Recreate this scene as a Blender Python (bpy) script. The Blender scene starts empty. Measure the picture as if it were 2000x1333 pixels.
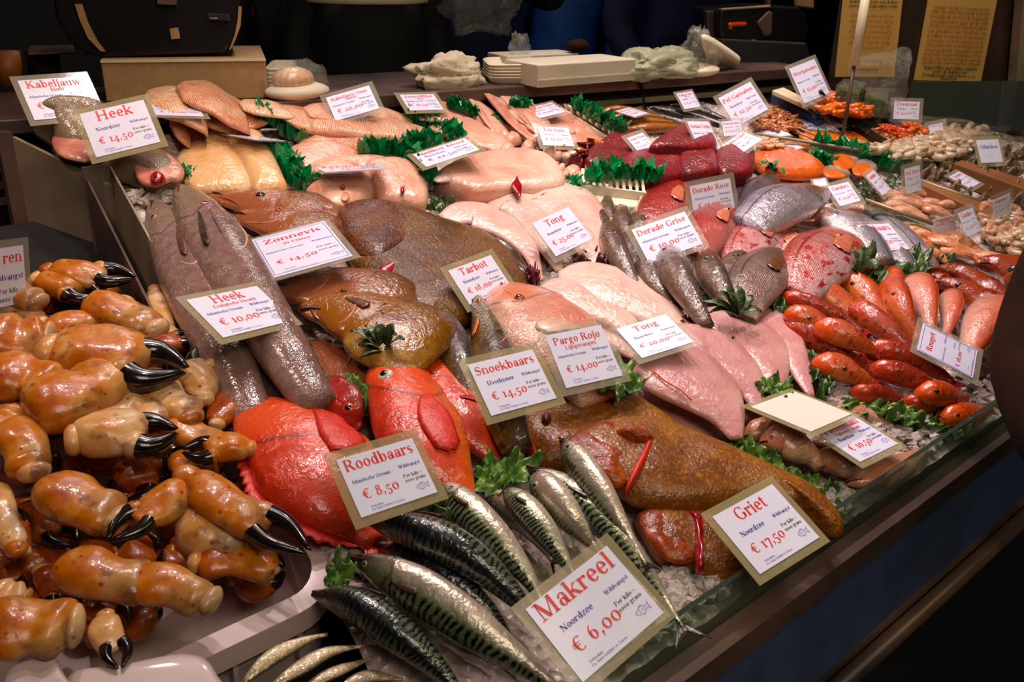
import bpy, bmesh, math, random
import numpy as np
from mathutils import Vector, Matrix, noise
SC = bpy.context.scene
COL = SC.collection
rnd = random.Random(7)
# ---------------------------------------------------------------- camera
F = 1800.0; PITCH = math.radians(23); ROLL = math.radians(1.2); YAW = math.radians(42); CZ = 1.55
def cam_axes():
    cp, sp = math.cos(PITCH), math.sin(PITCH)
    f = Vector((math.sin(YAW)*cp, math.cos(YAW)*cp, -sp))
    r = Vector((math.cos(YAW), -math.sin(YAW), 0)); u = r.cross(f)
    return r*math.cos(ROLL)+u*math.sin(ROLL), -r*math.sin(ROLL)+u*math.cos(ROLL), f
CR, CU, CF = cam_axes(); CO = Vector((0, 0, CZ))
cam = bpy.data.cameras.new('camera'); cam.lens = F/2000*36; cam.sensor_width = 36; cam.clip_start = .05
camo = bpy.data.objects.new('camera', cam); COL.objects.link(camo)
camo.matrix_world = Matrix((( CR.x, CU.x, -CF.x, 0), (CR.y, CU.y, -CF.y, 0), (CR.z, CU.z, -CF.z, CZ), (0, 0, 0, 1)))
SC.camera = camo
cam.dof.use_dof = True; cam.dof.focus_distance = 1.75; cam.dof.aperture_fstop = 13.0
# ---------------------------------------------------------------- world, lights, exposure
w = bpy.data.worlds.new('world'); SC.world = w; w.use_nodes = True
w.node_tree.nodes['Background'].inputs[0].default_value = (.10, .075, .10, 1)
w.node_tree.nodes['Background'].inputs[1].default_value = .07
SC.view_settings.view_transform = 'Standard'; SC.view_settings.look = 'None'
SC.view_settings.exposure = 0.36; SC.view_settings.gamma = 1; SC.view_settings.use_curve_mapping = False
def lamp(name, kind, loc, power, color, size=.1, target=None, spot=None, blend=.6):
    l = bpy.data.lights.new(name, kind); l.energy = power; l.color = color
    if kind == 'AREA': l.size = size
    else: l.shadow_soft_size = size
    if kind == 'SPOT': l.spot_size = math.radians(spot); l.spot_blend = blend
    o = bpy.data.objects.new(name, l); COL.objects.link(o); o.location = loc
    if target is not None:
        d = Vector(target)-Vector(loc); o.rotation_euler = d.to_track_quat('-Z', 'Y').to_euler()
    return o
WARM = (1, .74, .60); PINK = (1, .83, .79)
LAMPS = [((x, 1.72, 2.75), (x-.05, 1.35, .95), e, PINK, 78) for x, e in ((.75, 15), (1.25, 25), (1.8, 29), (2.4, 27), (3.0, 24), (3.8, 22))]
LAMPS += [((x, 1.12, 2.75), (x, .92, .8), e, PINK, 70) for x, e in ((.95, 9), (1.55, 20), (2.2, 24), (2.9, 18))]
LAMPS += [((.02, 1.75, 2.4), (.42, 1.72, .95), 15, WARM, 58), ((.9, 1.1, 2.7), (.8, 2.2, 1.2), 13, WARM, 36)]  # last spot is an added fill that brightens the tan box front
for i, (a, b, e, c, s) in enumerate(LAMPS):
    lamp('counter_and_fill_spot', 'SPOT', a, e*1.5, c, .035, b, s)
tb = lamp('market_tube_lamp', 'AREA', (1.7, -.75, 2.5), 7, (.95, 1, .50), 2.4, (1.6, .5, .7)); tb.data.shape = 'RECTANGLE'; tb.data.size_y = .06; tb.rotation_euler = (math.radians(34), 0, 0)
lamp('front_fill_light', 'AREA', (0.2, -.6, 2.9), 15, (1, .82, .72), 1.0, (.8, 1.2, .6))  # unseen fill light, added to lift the dark divider sheets and counter front
lamp('ceiling_lamp', 'AREA', (2.0, 3.2, 3.0), 8, (.95, .85, .85), .8, (1.6, 2.2, 1.2))
# ---------------------------------------------------------------- picture point -> place on the counter
def ray(x, y): return CR*((x-1000)/F) - CU*((y-666.5)/F) + CF
def Pz(x, y, z):
    d = ray(x, y); return CO + d*((z-CZ)/d.z)
def Pt(x, y, t): return CO + ray(x, y)*t          # t: depth along the view axis
def Py(x, y, Y):
    d = ray(x, y); return CO + d*(Y/d.y)
def Px(x, y, X):
    d = ray(x, y); return CO + d*(X/d.x)
YF, ZF, ZB = .56, .735, 1.10
def yback(x): return 2.06 - .168*(x-1.07)
def zbed(x, y):
    yb = max(.9, yback(x)); s = (y-YF)/(yb-YF); s = max(0., min(1.15, s))
    zb = ZB+.03*(1-max(0, min(1, (x-1.75)/.6)))
    return ZF + (zb-ZF)*s
def P(x, y, h=0.):
    d = ray(x, y); lo, hi = .3, 9.
    for _ in range(34):
        m = (lo+hi)/2; q = CO+d*m
        if q.z > zbed(q.x, q.y)+h: lo = m
        else: hi = m
    q = CO+d*lo
    if q.x < 2.7 and q.y > yback(q.x)-.035:      # in front of the back shelf, never inside it
        k = (2.06-.035+.168*1.07)/(d.y+.168*d.x); q = CO+d*k
    return q
def nrm(p):
    e = .01
    gx = (zbed(p.x+e, p.y)-zbed(p.x-e, p.y))/(2*e); gy = (zbed(p.x, p.y+e)-zbed(p.x, p.y-e))/(2*e)
    return Vector((-gx, -gy, 1)).normalized()
def proj(p):
    d = p-CO; t = d.dot(CF); return (1000+F*d.dot(CR)/t, 666.5-F*d.dot(CU)/t, t)
# ---------------------------------------------------------------- objects
def mesh_obj(name, verts, faces, mat, parent=None, smooth=True, uv=None, uv2=None, mats=None, fmat=None, off=None):
    me = bpy.data.meshes.new(name)
    o3 = off if off is not None else Vector((0, 0, 0))
    me.from_pydata([tuple(Vector(v)-o3) for v in verts], [], faces)
    if uv is not None:
        l = me.uv_layers.new(name='UVMap'); vi = np.empty(len(me.loops), dtype=np.int32); me.loops.foreach_get('vertex_index', vi)
        l.data.foreach_set('uv', np.asarray(uv, dtype=np.float32)[vi].ravel())
    if uv2 is not None:
        l = me.uv_layers.new(name='Rim'); vi = np.empty(len(me.loops), dtype=np.int32); me.loops.foreach_get('vertex_index', vi)
        l.data.foreach_set('uv', np.asarray(uv2, dtype=np.float32)[vi].ravel())
    for m in (mats or [mat]): me.materials.append(m)
    if fmat is not None: me.polygons.foreach_set('material_index', fmat)
    if smooth: me.polygons.foreach_set('use_smooth', [True]*len(me.polygons))
    me.update()
    o = bpy.data.objects.new(name, me); COL.objects.link(o)
    if parent is not None: o.parent = parent
    return o
def tag(o, label=None, cat=None, group=None, kind=None):
    if label: o['label'] = label
    if cat: o['category'] = cat
    if group: o['group'] = group
    if kind: o['kind'] = kind
    return o
def thing(name, loc, label, cat, group=None):
    o = bpy.data.objects.new(name, None); COL.objects.link(o); o.location = loc; o.empty_display_size = .02
    return tag(o, label, cat, group)
class MB:
    """collects geometry for ONE mesh"""
    def __init__(s): s.v = []; s.f = []; s.uv = []
    def add(s, vs, fs, uvs=None):
        b = len(s.v); s.v += [Vector(v) for v in vs]; s.f += [tuple(b+i for i in f) for f in fs]
        s.uv += list(uvs) if uvs is not None else [(0, 0)]*len(vs)
    def box(s, c, sx, sy, sz, M=None):
        vs = [Vector((x*sx/2, y*sy/2, z*sz/2)) for x in (-1, 1) for y in (-1, 1) for z in (-1, 1)]
        if M is not None: vs = [M @ v for v in vs]
        s.add([Vector(c)+v for v in vs], [(0,1,3,2),(4,6,7,5),(0,4,5,1),(2,3,7,6),(0,2,6,4),(1,5,7,3)])
    def prism(s, bot, top):
        n = len(bot); s.add(list(bot)+list(top), [tuple(range(n))[::-1], tuple(range(n, 2*n))]+[(i, (i+1) % n, n+(i+1) % n, n+i) for i in range(n)])
    def tube(s, pts, rad, seg=8, flat=1., up=Vector((0, 0, 1)), caps=True):
        pts = [Vector(p) for p in pts]; n = len(pts)
        if not hasattr(rad, '__len__'): rad = [rad]*n
        vs = []; uvs = []
        for i, p in enumerate(pts):
            t = (pts[min(i+1, n-1)]-pts[max(i-1, 0)]).normalized()
            a = t.cross(up); a = a.normalized() if a.length > 1e-4 else t.orthogonal().normalized()
            b = a.cross(t).normalized()
            for k in range(seg):
                q = 2*math.pi*k/seg; vs.append(p+a*math.cos(q)*rad[i]+b*math.sin(q)*rad[i]*flat); uvs.append((i/(n-1), k/seg))
        fs = [(i*seg+k, i*seg+(k+1) % seg, (i+1)*seg+(k+1) % seg, (i+1)*seg+k) for i in range(n-1) for k in range(seg)]
        if caps: fs += [tuple(range(seg))[::-1], tuple((n-1)*seg+k for k in range(seg))]
        s.add(vs, fs, uvs)
    def sphere(s, c, r, sx=1, sy=1, sz=1, nu=10, nv=7, M=None):
        vs = []; uvs = []
        for j in range(nv+1):
            th = math.pi*j/nv
            for i in range(nu):
                ph = 2*math.pi*i/nu; v = Vector((r*sx*math.sin(th)*math.cos(ph), r*sy*math.sin(th)*math.sin(ph), r*sz*math.cos(th)))
                vs.append(Vector(c)+(M @ v if M is not None else v)); uvs.append((i/nu, j/nv))
        fs = [(j*nu+i, (j+1)*nu+i, (j+1)*nu+(i+1) % nu, j*nu+(i+1) % nu) for j in range(nv) for i in range(nu)]
        s.add(vs, fs, uvs)
    def build(s, name, mat, parent=None, smooth=False, off=None, bevel=0):
        if off is None and parent is not None: off = parent.location
        o = mesh_obj(name, s.v, s.f, mat, parent, smooth, uv=s.uv, off=off)
        if bevel:
            m = o.modifiers.new('bevel', 'BEVEL'); m.width = bevel; m.segments = 2; m.limit_method = 'ANGLE'
        return o
def spline(pts, n):
    """Catmull-Rom through pts (tuples of any size), n samples by arc length"""
    p = [np.array(q, float) for q in pts]
    if len(p) == 2: return [p[0]+(p[1]-p[0])*i/(n-1) for i in range(n)]
    q = [2*p[0]-p[1]]+p+[2*p[-1]-p[-2]]; out = []
    for i in range(1, len(q)-2):
        for k in range(24):
            t = k/24; out.append(.5*(2*q[i]+(q[i+1]-q[i-1])*t+(2*q[i-1]-5*q[i]+4*q[i+1]-q[i+2])*t*t+(3*q[i]-q[i-1]-3*q[i+1]+q[i+2])*t**3))
    out.append(p[-1]); out = np.array(out)
    s = np.concatenate([[0], np.cumsum(np.linalg.norm(np.diff(out, axis=0), axis=1))])
    u = np.linspace(0, s[-1], n); return [np.array([np.interp(x, s, out[:, k]) for k in range(out.shape[1])]) for x in u]
def closed_spline(pts, n):
    p = [np.array(q, float) for q in pts]; m = len(p); out = []
    for i in range(m):
        a, b, c, d = p[i-1], p[i], p[(i+1) % m], p[(i+2) % m]
        for k in range(12):
            t = k/12; out.append(.5*(2*b+(c-a)*t+(2*a-5*b+4*c-d)*t*t+(3*b-a-3*c+d)*t**3))
    out.append(out[0]); out = np.array(out)
    s = np.concatenate([[0], np.cumsum(np.linalg.norm(np.diff(out, axis=0), axis=1))])
    u = np.linspace(0, s[-1], n+1)[:-1]; return [np.array([np.interp(x, s, out[:, k]) for k in range(out.shape[1])]) for x in u]
def lerp(a, b, t): return a+(b-a)*t
def sstep(a, b, x):
    t = max(0., min(1., (x-a)/(b-a))); return t*t*(3-2*t)
def interp(tab, u):
    return float(np.interp(u, [a for a, _ in tab], [b for _, b in tab]))
def sinterp(tab, u):
    """smooth table lookup"""
    xs = [a for a, _ in tab]
    for i in range(len(xs)-1):
        if u <= xs[i+1]:
            t = (u-xs[i])/(xs[i+1]-xs[i]); y = [b for _, b in tab]
            m0 = (y[i+1]-y[i-1])/(xs[i+1]-xs[i-1]) if i else (y[1]-y[0])/(xs[1]-xs[0])
            m1 = (y[i+2]-y[i])/(xs[i+2]-xs[i]) if i+2 < len(xs) else (y[i+1]-y[i])/(xs[i+1]-xs[i])
            h = xs[i+1]-xs[i]
            return (2*t**3-3*t*t+1)*y[i]+(t**3-2*t*t+t)*h*m0+(-2*t**3+3*t*t)*y[i+1]+(t**3-t*t)*h*m1
    return tab[-1][1]
# ---------------------------------------------------------------- materials
def srgb(c):
    return tuple(((v/255)/12.92 if v/255 <= .04045 else ((v/255+.055)/1.055)**2.4) for v in c)+(1,)
class NT:
    def __init__(s, name):
        s.m = bpy.data.materials.new(name); s.m.use_nodes = True; s.t = s.m.node_tree
        s.b = s.t.nodes['Principled BSDF']
    def n(s, kind, **kw):
        x = s.t.nodes.new('ShaderNode'+kind)
        for k, v in kw.items():
            if k in x.inputs: x.inputs[k].default_value = v
            else: setattr(x, k, v)
        return x
    def l(s, a, b): s.t.links.new(a, b)
    def uv(s, layer='UVMap'):
        x = s.n('UVMap'); x.uv_map = layer; return x.outputs[0]
    def obj(s): return s.n('TexCoord').outputs['Object']
    def sep(s, v):
        x = s.n('SeparateXYZ'); s.l(v, x.inputs[0]); return x.outputs
    def math(s, op, a, b=None, c=None, clamp=False):
        x = s.n('Math', operation=op); x.use_clamp = clamp
        for i, q in enumerate((a, b, c)):
            if q is None: continue
            if hasattr(q, 'is_linked'): s.l(q, x.inputs[i])
            else: x.inputs[i].default_value = q
        return x.outputs[0]
    def map(s, v, scale=(1, 1, 1), rot=(0, 0, 0)):
        x = s.n('Mapping'); s.l(v, x.inputs[0]); x.inputs['Scale'].default_value = scale; x.inputs['Rotation'].default_value = rot; return x.outputs[0]
    def noise(s, v, scale, detail=3, rough=.5, dist=0, col=False):
        x = s.n('TexNoise'); s.l(v, x.inputs['Vector']); x.inputs['Scale'].default_value = scale; x.inputs['Detail'].default_value = detail
        x.inputs['Roughness'].default_value = rough; x.inputs['Distortion'].default_value = dist; return x.outputs['Color' if col else 'Fac']
    def vor(s, v, scale, feature='F1', out='Distance', rand=1):
        x = s.n('TexVoronoi', feature=feature); s.l(v, x.inputs['Vector']); x.inputs['Scale'].default_value = scale; x.inputs['Randomness'].default_value = rand; return x.outputs[out]
    def wave(s, v, scale, dist=2, det=2, dscale=1, direction='X'):
        x = s.n('TexWave', wave_type='BANDS', bands_direction=direction); s.l(v, x.inputs['Vector'])
        for k, q in (('Scale', scale), ('Distortion', dist), ('Detail', det), ('Detail Scale', dscale)): x.inputs[k].default_value = q
        return x.outputs['Fac']
    def ramp(s, f, stops, interp='LINEAR'):
        x = s.n('ValToRGB'); s.l(f, x.inputs[0]); r = x.color_ramp; r.interpolation = interp
        while len(r.elements) > 1: r.elements.remove(r.elements[-1])
        for i, (p, c) in enumerate(stops):
            e = r.elements[0] if i == 0 else r.elements.new(p)
            e.position = p; e.color = srgb(c) if max(c) > 1.01 or len(c) == 3 and isinstance(c[0], int) else c
        return x.outputs[0]
    def band(s, f, a, b, c, d):
        """1 between b and c, 0 outside a..d"""
        x = s.n('MapRange', interpolation_type='SMOOTHSTEP'); s.l(f, x.inputs[0]); x.inputs[1].default_value = a; x.inputs[2].default_value = b
        y = s.n('MapRange', interpolation_type='SMOOTHSTEP'); s.l(f, y.inputs[0]); y.inputs[1].default_value = c; y.inputs[2].default_value = d; y.inputs[3].default_value = 1; y.inputs[4].default_value = 0
        return s.math('MULTIPLY', x.outputs[0], y.outputs[0])
    def rng(s, f, a, b, lo=0., hi=1.):
        x = s.n('MapRange'); s.l(f, x.inputs[0]); x.inputs[1].default_value = a; x.inputs[2].default_value = b; x.inputs[3].default_value = lo; x.inputs[4].default_value = hi; return x.outputs[0]
    def mix(s, f, a, b, mode='MIX'):
        x = s.n('Mix', data_type='RGBA', blend_type=mode)
        if hasattr(f, 'is_linked'): s.l(f, x.inputs[0])
        else: x.inputs[0].default_value = f
        for i, q in ((6, a), (7, b)):
            if hasattr(q, 'is_linked'): s.l(q, x.inputs[i])
            else: x.inputs[i].default_value = srgb(q) if len(q) == 3 else q
        return x.outputs[2]
    def bump(s, h, strength=.3, dist=.002, prev=None):
        x = s.n('Bump'); s.l(h, x.inputs['Height']); x.inputs['Strength'].default_value = strength; x.inputs['Distance'].default_value = dist
        if prev is not None: s.l(prev, x.inputs['Normal'])
        return x.outputs[0]
    def hs(s, col, sat=1.22, val=.86):
        x = s.n('HueSaturation'); x.inputs['Saturation'].default_value = sat; x.inputs['Value'].default_value = val; s.l(col, x.inputs['Color']); return x.outputs[0]
    def out(s, col=None, rough=.4, metal=0., bump=None, coat=0., trans=0., sss=0., spec=None, ior=None, alpha=None, crough=.06, tint=None):
        b = s.b
        if col is not None:
            if hasattr(col, 'is_linked'): s.l(col, b.inputs['Base Color'])
            else: b.inputs['Base Color'].default_value = srgb(col) if len(col) == 3 else col
        if hasattr(rough, 'is_linked'): s.l(rough, b.inputs['Roughness'])
        else: b.inputs['Roughness'].default_value = rough
        if hasattr(metal, 'is_linked'): s.l(metal, b.inputs['Metallic'])
        else: b.inputs['Metallic'].default_value = metal
        if bump is not None:
            s.l(bump, b.inputs['Normal'])
            if coat: s.l(bump, b.inputs['Coat Normal'])
        b.inputs['Coat Weight'].default_value = coat; b.inputs['Coat Roughness'].default_value = crough
        b.inputs['Transmission Weight'].default_value = trans
        if sss: b.inputs['Subsurface Weight'].default_value = sss; b.inputs['Subsurface Radius'].default_value = (.01, .004, .003); b.inputs['Subsurface Scale'].default_value = .6
        if spec is not None: b.inputs['Specular IOR Level'].default_value = spec
        if ior: b.inputs['IOR'].default_value = ior
        if alpha is not None:
            if hasattr(alpha, 'is_linked'): s.l(alpha, b.inputs['Alpha'])
            else: b.inputs['Alpha'].default_value = alpha
        return s.m
def plain(name, col, rough=.5, metal=0., nz=None, nscale=30, bump=0, bscale=60, **kw):
    t = NT(name); c = col; o = t.obj()
    if nz: c = t.mix(t.rng(t.noise(o, nscale, 4), .3, .7), col, nz)
    bp = t.bump(t.noise(o, bscale, 4), bump, .002) if bump else None
    return t.out(c, rough, metal, bp, **kw)
def fish_mat(name, back, mid, belly, spots=None, spot_scale=14, scale_tex=60, bstr=.35, rough=.3, metal=0., coat=.6, head=None, headu=.22, mottle=.35, gill=True, line=None, stretch=3., sheen=0, wet=1.):
    """u runs head to tail, v from the back (0) to the belly (1)"""
    t = NT(name); uv = t.uv(); x, y, _ = t.sep(uv); o = t.obj()
    nz = t.noise(o, 22, 4, .6)
    yy = t.math('ADD', y, t.math('MULTIPLY', t.math('SUBTRACT', nz, .5), .22))
    c = t.ramp(yy, [(.08, back), (.48, mid), (.92, belly)])
    m = t.rng(t.noise(o, 60, 5, .65), .35, .65, 1-mottle, 1+mottle*.35)
    mm = t.n('Mix', data_type='RGBA', blend_type='MULTIPLY'); mm.inputs[0].default_value = 1; t.l(c, mm.inputs[6])
    cc = t.n('CombineColor'); [t.l(m, cc.inputs[i]) for i in range(3)]; t.l(cc.outputs[0], mm.inputs[7]); c = mm.outputs[2]
    if spots:
        sp = t.rng(t.noise(t.map(uv, (stretch, 1, 1)), spot_scale, 2, .5), .55, .66); c = t.mix(sp, c, spots)
    if head is not None:
        c = t.mix(t.band(t.math('ADD', x, t.math('MULTIPLY', t.math('ABSOLUTE', t.math('SUBTRACT', y, .6)), .2)), -1, -.5, headu-.05, headu+.02), c, head)
    if gill:
        gx = t.math('ADD', x, t.math('MULTIPLY', t.math('ABSOLUTE', t.math('SUBTRACT', y, .6)), .2))
        c = t.mix(t.math('MULTIPLY', t.band(gx, headu-.006, headu+.002, headu+.006, headu+.014), .5), c, (60, 25, 22))
    if line: c = t.mix(t.math('MULTIPLY', t.band(y, line[0]-.02, line[0]-.005, line[0]+.005, line[0]+.02), t.band(x, .22, .26, .9, 1)), c, line[1])
    sc = t.vor(t.map(uv, (stretch, 1, 1)), scale_tex, rand=.35)
    body = t.band(x, headu-.02, headu+.03, 1.2, 1.5)
    b1 = t.bump(t.math('MULTIPLY', sc, body), bstr, .0022)
    pt_ = t.math('MULTIPLY', t.noise(o, 140, 2, .55), t.rng(t.noise(o, 16, 2), .42, .6, .25, 1.)); b2 = t.bump(pt_, .8*wet, .0036, b1); b3 = t.bump(pt_, .9*wet, .0036)
    if metal:
        mt = t.math('MULTIPLY', t.rng(y, .1, .55), metal)
    else: mt = 0.
    r = t.rng(t.noise(o, 130, 2), .3, .7, rough*1.2, rough*1.9)
    m = t.out(t.hs(c, 1.2, .86), r, mt, b2, coat=1., crough=.15, spec=.3); t.l(b3, t.b.inputs['Coat Normal']); return m
M = {}
def mk():
    M['steel'] = plain('brushed_steel', (176, 156, 126), .42, .35, nz=(120, 105, 92), nscale=6, bump=.05, bscale=200)
    M['steel_dark'] = plain('dark_steel', (128, 94, 82), .4, .4, nz=(60, 52, 50), nscale=5, bump=.05)
    M['rail'] = plain('front_rail_steel', (168, 158, 104), .34, .7, nz=(124, 112, 78), nscale=14, bump=.08, bscale=40)
    M['black'] = plain('black_plastic', (14, 13, 14), .3, nz=(22, 20, 21), nscale=9)
    M['blackmatte'] = plain('black_panel', (10, 9, 10), .75, nz=(16, 13, 14), nscale=7)
    M['bluepanel'] = plain('blue_front_panel', (66, 78, 116), .45, .0, nz=(54, 66, 100), nscale=12, bump=.03)
    M['floor'] = plain('floor_stone', (22, 18, 18), .6, nz=(14, 12, 12), nscale=4)
    M['wall'] = plain('dark_wall', (30, 28, 30), .7, nz=(20, 18, 20), nscale=3)
    M['panel_brown'] = plain('steel_back_panel', (112, 88, 76), .36, .75, nz=(86, 66, 58), nscale=4, bump=.04)
    t = NT('glass_pane'); M['glass'] = t.out((200, 225, 205), .03, trans=.96, ior=1.45, spec=.5)
    t = NT('laminate_film'); o = t.obj(); M['lam'] = t.out((190, 180, 160), .14, alpha=.26, spec=.65, bump=t.bump(t.noise(o, 30, 3), .15, .002))
    t = NT('laminate_film_frosted'); o = t.obj(); M['lam2'] = t.out((176, 162, 120), .2, alpha=.42, spec=.6, bump=t.bump(t.noise(o, 26, 3), .2, .002))
    M['paper'] = plain('card_paper', (226, 224, 244), .35, nz=(220, 218, 240), nscale=20, coat=.5, crough=.12)
    M['paper_blank'] = plain('blank_card_paper', (222, 210, 200), .5)
    M['ink_red'] = plain('red_ink', (226, 52, 34), .45)
    M['ink_blue'] = plain('blue_ink', (66, 56, 150), .45)
    M['ink_brown'] = plain('dark_brown_ink', (66, 40, 30), .45)
    M['ink_violet'] = plain('violet_ink', (132, 108, 178), .5)
    M['cream'] = plain('cream_plastic', (214, 196, 162), .45, bump=.05)
    M['foam'] = plain('polystyrene', (226, 212, 184), .5, bump=.1, bscale=300)
    M['cardboard'] = plain('tan_board', (172, 134, 86), .65, nz=(158, 120, 74), nscale=50, bump=.12, bscale=200)
    M['cloth'] = plain('towel_cloth', (206, 190, 160), .9, nz=(190, 172, 142), nscale=60, bump=.7, bscale=260)
    M['towel_box'] = plain('white_box_card', (206, 196, 172), .6, nz=(196, 184, 160), nscale=20)
    t = NT('thin_clear_plastic'); o = t.obj(); M['bag'] = t.out((200, 198, 180), .12, alpha=.14, bump=t.bump(t.noise(o, 60, 3), 1., .012), coat=1., spec=1.)
    t = NT('milky_plastic_bag'); o = t.obj(); M['bagw'] = t.out((186, 186, 150), .3, alpha=.6, bump=t.bump(t.noise(o, 40, 5), .9, .008), spec=.6)
    M['wood'] = plain('wooden_board', (150, 96, 52), .5, nz=(120, 74, 40), nscale=8)
    M['crate'] = plain('white_crate_plastic', (202, 176, 172), .4, nz=(188, 160, 156), nscale=14, coat=.3)
    M['bluetub'] = plain('blue_tub_plastic', (44, 74, 118), .35, nz=(36, 62, 100))
    M['blacktub'] = plain('black_tray_plastic', (18, 16, 17), .3)
    # green film
    t = NT('green_plastic_grass'); M['green'] = t.out(t.mix(t.noise(t.obj(), 30, 2), (0, 110, 52), (0, 158, 84)), .2, coat=.4, spec=.6)
    t.b.inputs['Transmission Weight'].default_value = .12
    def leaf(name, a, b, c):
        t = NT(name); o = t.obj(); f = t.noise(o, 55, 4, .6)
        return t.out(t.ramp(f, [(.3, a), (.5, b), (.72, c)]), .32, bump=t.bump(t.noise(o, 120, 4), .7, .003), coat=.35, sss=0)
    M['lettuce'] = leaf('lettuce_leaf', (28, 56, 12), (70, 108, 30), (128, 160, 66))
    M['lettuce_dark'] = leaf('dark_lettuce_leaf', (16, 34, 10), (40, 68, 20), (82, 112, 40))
    M['herb'] = leaf('herb_leaf', (22, 34, 10), (50, 66, 22), (84, 98, 40))
    M['radicchio'] = leaf('red_lettuce_leaf', (58, 4, 18), (110, 14, 40), (170, 50, 78))
    M['radicchio_dark'] = leaf('dark_red_lettuce_leaf', (36, 4, 10), (76, 10, 26), (116, 30, 44))
    t = NT('crushed_ice'); o = t.obj(); M['ice'] = t.out(t.ramp(t.noise(o, 30, 4), [(.3, (200, 176, 166)), (.7, (240, 228, 218))]), .22, trans=.25, ior=1.31, bump=t.bump(t.noise(o, 70, 5, .7), .9, .01), spec=.6, sss=.2)
    t = NT('bed_ice'); o = t.obj(); M['bedice'] = t.out(t.ramp(t.noise(o, 18, 5), [(.3, (168, 140, 130)), (.7, (222, 204, 194))]), .3, bump=t.bump(t.vor(o, 60), .9, .012), spec=.6)
    M['pupil'] = plain('black_eye', (6, 5, 6), .06, coat=1)
    for k, c, n in (('white', (228, 214, 196), 'white_eye'), ('red', (214, 60, 20), 'red_eye'), ('gold', (206, 112, 34), 'golden_eye'), ('dark', (52, 38, 34), 'dark_eye'), ('silver', (170, 158, 156), 'silver_eye'), ('pink', (196, 130, 124), 'pink_eye')):
        M['eye_'+k] = plain(n, c, .12, coat=1, nz=tuple(int(v*.8) for v in c), nscale=200)
    # whole fish
    M['hake'] = fish_mat('hake_skin', (128, 96, 88), (160, 126, 118), (190, 158, 146), scale_tex=75, bstr=.8, rough=.3, head=(146, 126, 106), headu=.25, mottle=.4, stretch=5)
    M['redfish'] = fish_mat('redfish_skin', (214, 52, 26), (236, 74, 34), (240, 120, 52), scale_tex=70, bstr=.3, rough=.28, head=(236, 96, 62), headu=.27, mottle=.25, stretch=2.2)
    M['redfish_dark'] = fish_mat('dark_redfish_skin', (150, 26, 22), (190, 36, 28), (206, 66, 40), scale_tex=60, bstr=.3, rough=.28, head=(160, 34, 28), mottle=.3, stretch=2.2)
    M['snapper'] = fish_mat('pink_snapper_skin', (226, 140, 116), (226, 164, 144), (222, 184, 164), scale_tex=42, bstr=.45, rough=.28, head=(226, 150, 124), headu=.24, mottle=.15, stretch=2.2)
    M['pikeperch'] = fish_mat('pikeperch_skin', (38, 26, 18), (96, 66, 28), (168, 128, 50), scale_tex=70, bstr=.4, rough=.2, head=(104, 78, 28), headu=.30, spots=(60, 34, 20), spot_scale=5, mottle=.4, stretch=4)
    M['pinkbream'] = fish_mat('pink_bream_skin', (164, 76, 68), (204, 144, 142), (226, 198, 200), scale_tex=46, bstr=.7, rough=.24, metal=.35, head=(196, 100, 84), headu=.29, mottle=.25, stretch=2, spots=(168, 70, 64), spot_scale=9, line=(.3, (140, 50, 50)))
    M['redbream'] = fish_mat('red_bream_skin', (132, 40, 38), (168, 84, 80), (196, 134, 128), scale_tex=46, bstr=.6, rough=.24, metal=.2, head=(160, 56, 44), headu=.29, mottle=.25, stretch=2)
    M['greybream'] = fish_mat('grey_bream_skin', (92, 72, 62), (138, 112, 104), (168, 142, 134), scale_tex=46, bstr=.8, rough=.22, metal=.35, head=(104, 82, 70), headu=.28, mottle=.3, stretch=2, line=(.3, (60, 44, 40)))
    M['seabass'] = fish_mat('seabass_skin', (70, 62, 74), (186, 176, 188), (236, 224, 226), scale_tex=52, bstr=.6, rough=.15, metal=.7, head=(180, 136, 124), headu=.26, mottle=.1, stretch=3, line=(.36, (76, 66, 78)))
    M['darkbass'] = fish_mat('dark_seabass_skin', (40, 33, 36), (84, 70, 74), (128, 110, 112), scale_tex=52, bstr=.7, rough=.25, metal=.3, head=(70, 56, 56), headu=.26, mottle=.25, stretch=3)
    M['brownfish'] = fish_mat('brown_gurnard_skin', (62, 40, 30), (104, 76, 62), (140, 110, 92), scale_tex=70, bstr=.4, rough=.2, head=(92, 66, 52), headu=.3, mottle=.45, stretch=4)
    M['mullet'] = fish_mat('red_mullet_skin', (192, 72, 42), (220, 108, 68), (230, 156, 112), scale_tex=44, bstr=.5, rough=.24, head=(222, 88, 40), headu=.3, spots=(170, 44, 26), spot_scale=5, mottle=.25, stretch=3.4)
    M['mullet_deep'] = fish_mat('deep_red_mullet_skin', (150, 44, 28), (186, 72, 48), (210, 114, 80), scale_tex=44, bstr=.4, rough=.26, head=(190, 60, 30), headu=.3, spots=(120, 26, 18), spot_scale=4, mottle=.3, stretch=3.4)
    M['mullet_pink'] = fish_mat('pink_mullet_skin', (210, 100, 78), (228, 154, 138), (236, 200, 186), scale_tex=40, bstr=.5, rough=.22, metal=.1, head=(222, 110, 80), headu=.24, mottle=.2, stretch=3.4)
    M['gurnard'] = fish_mat('red_gurnard_skin', (110, 34, 22), (148, 62, 42), (176, 104, 78), scale_tex=60, bstr=.3, rough=.18, head=(140, 58, 36), headu=.36, mottle=.5, stretch=3)
    M['whiting'] = fish_mat('pouting_skin', (176, 118, 88), (214, 160, 134), (226, 186, 164), scale_tex=70, bstr=.25, rough=.24, head=(210, 150, 124), headu=.3, mottle=.25, stretch=3)
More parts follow.
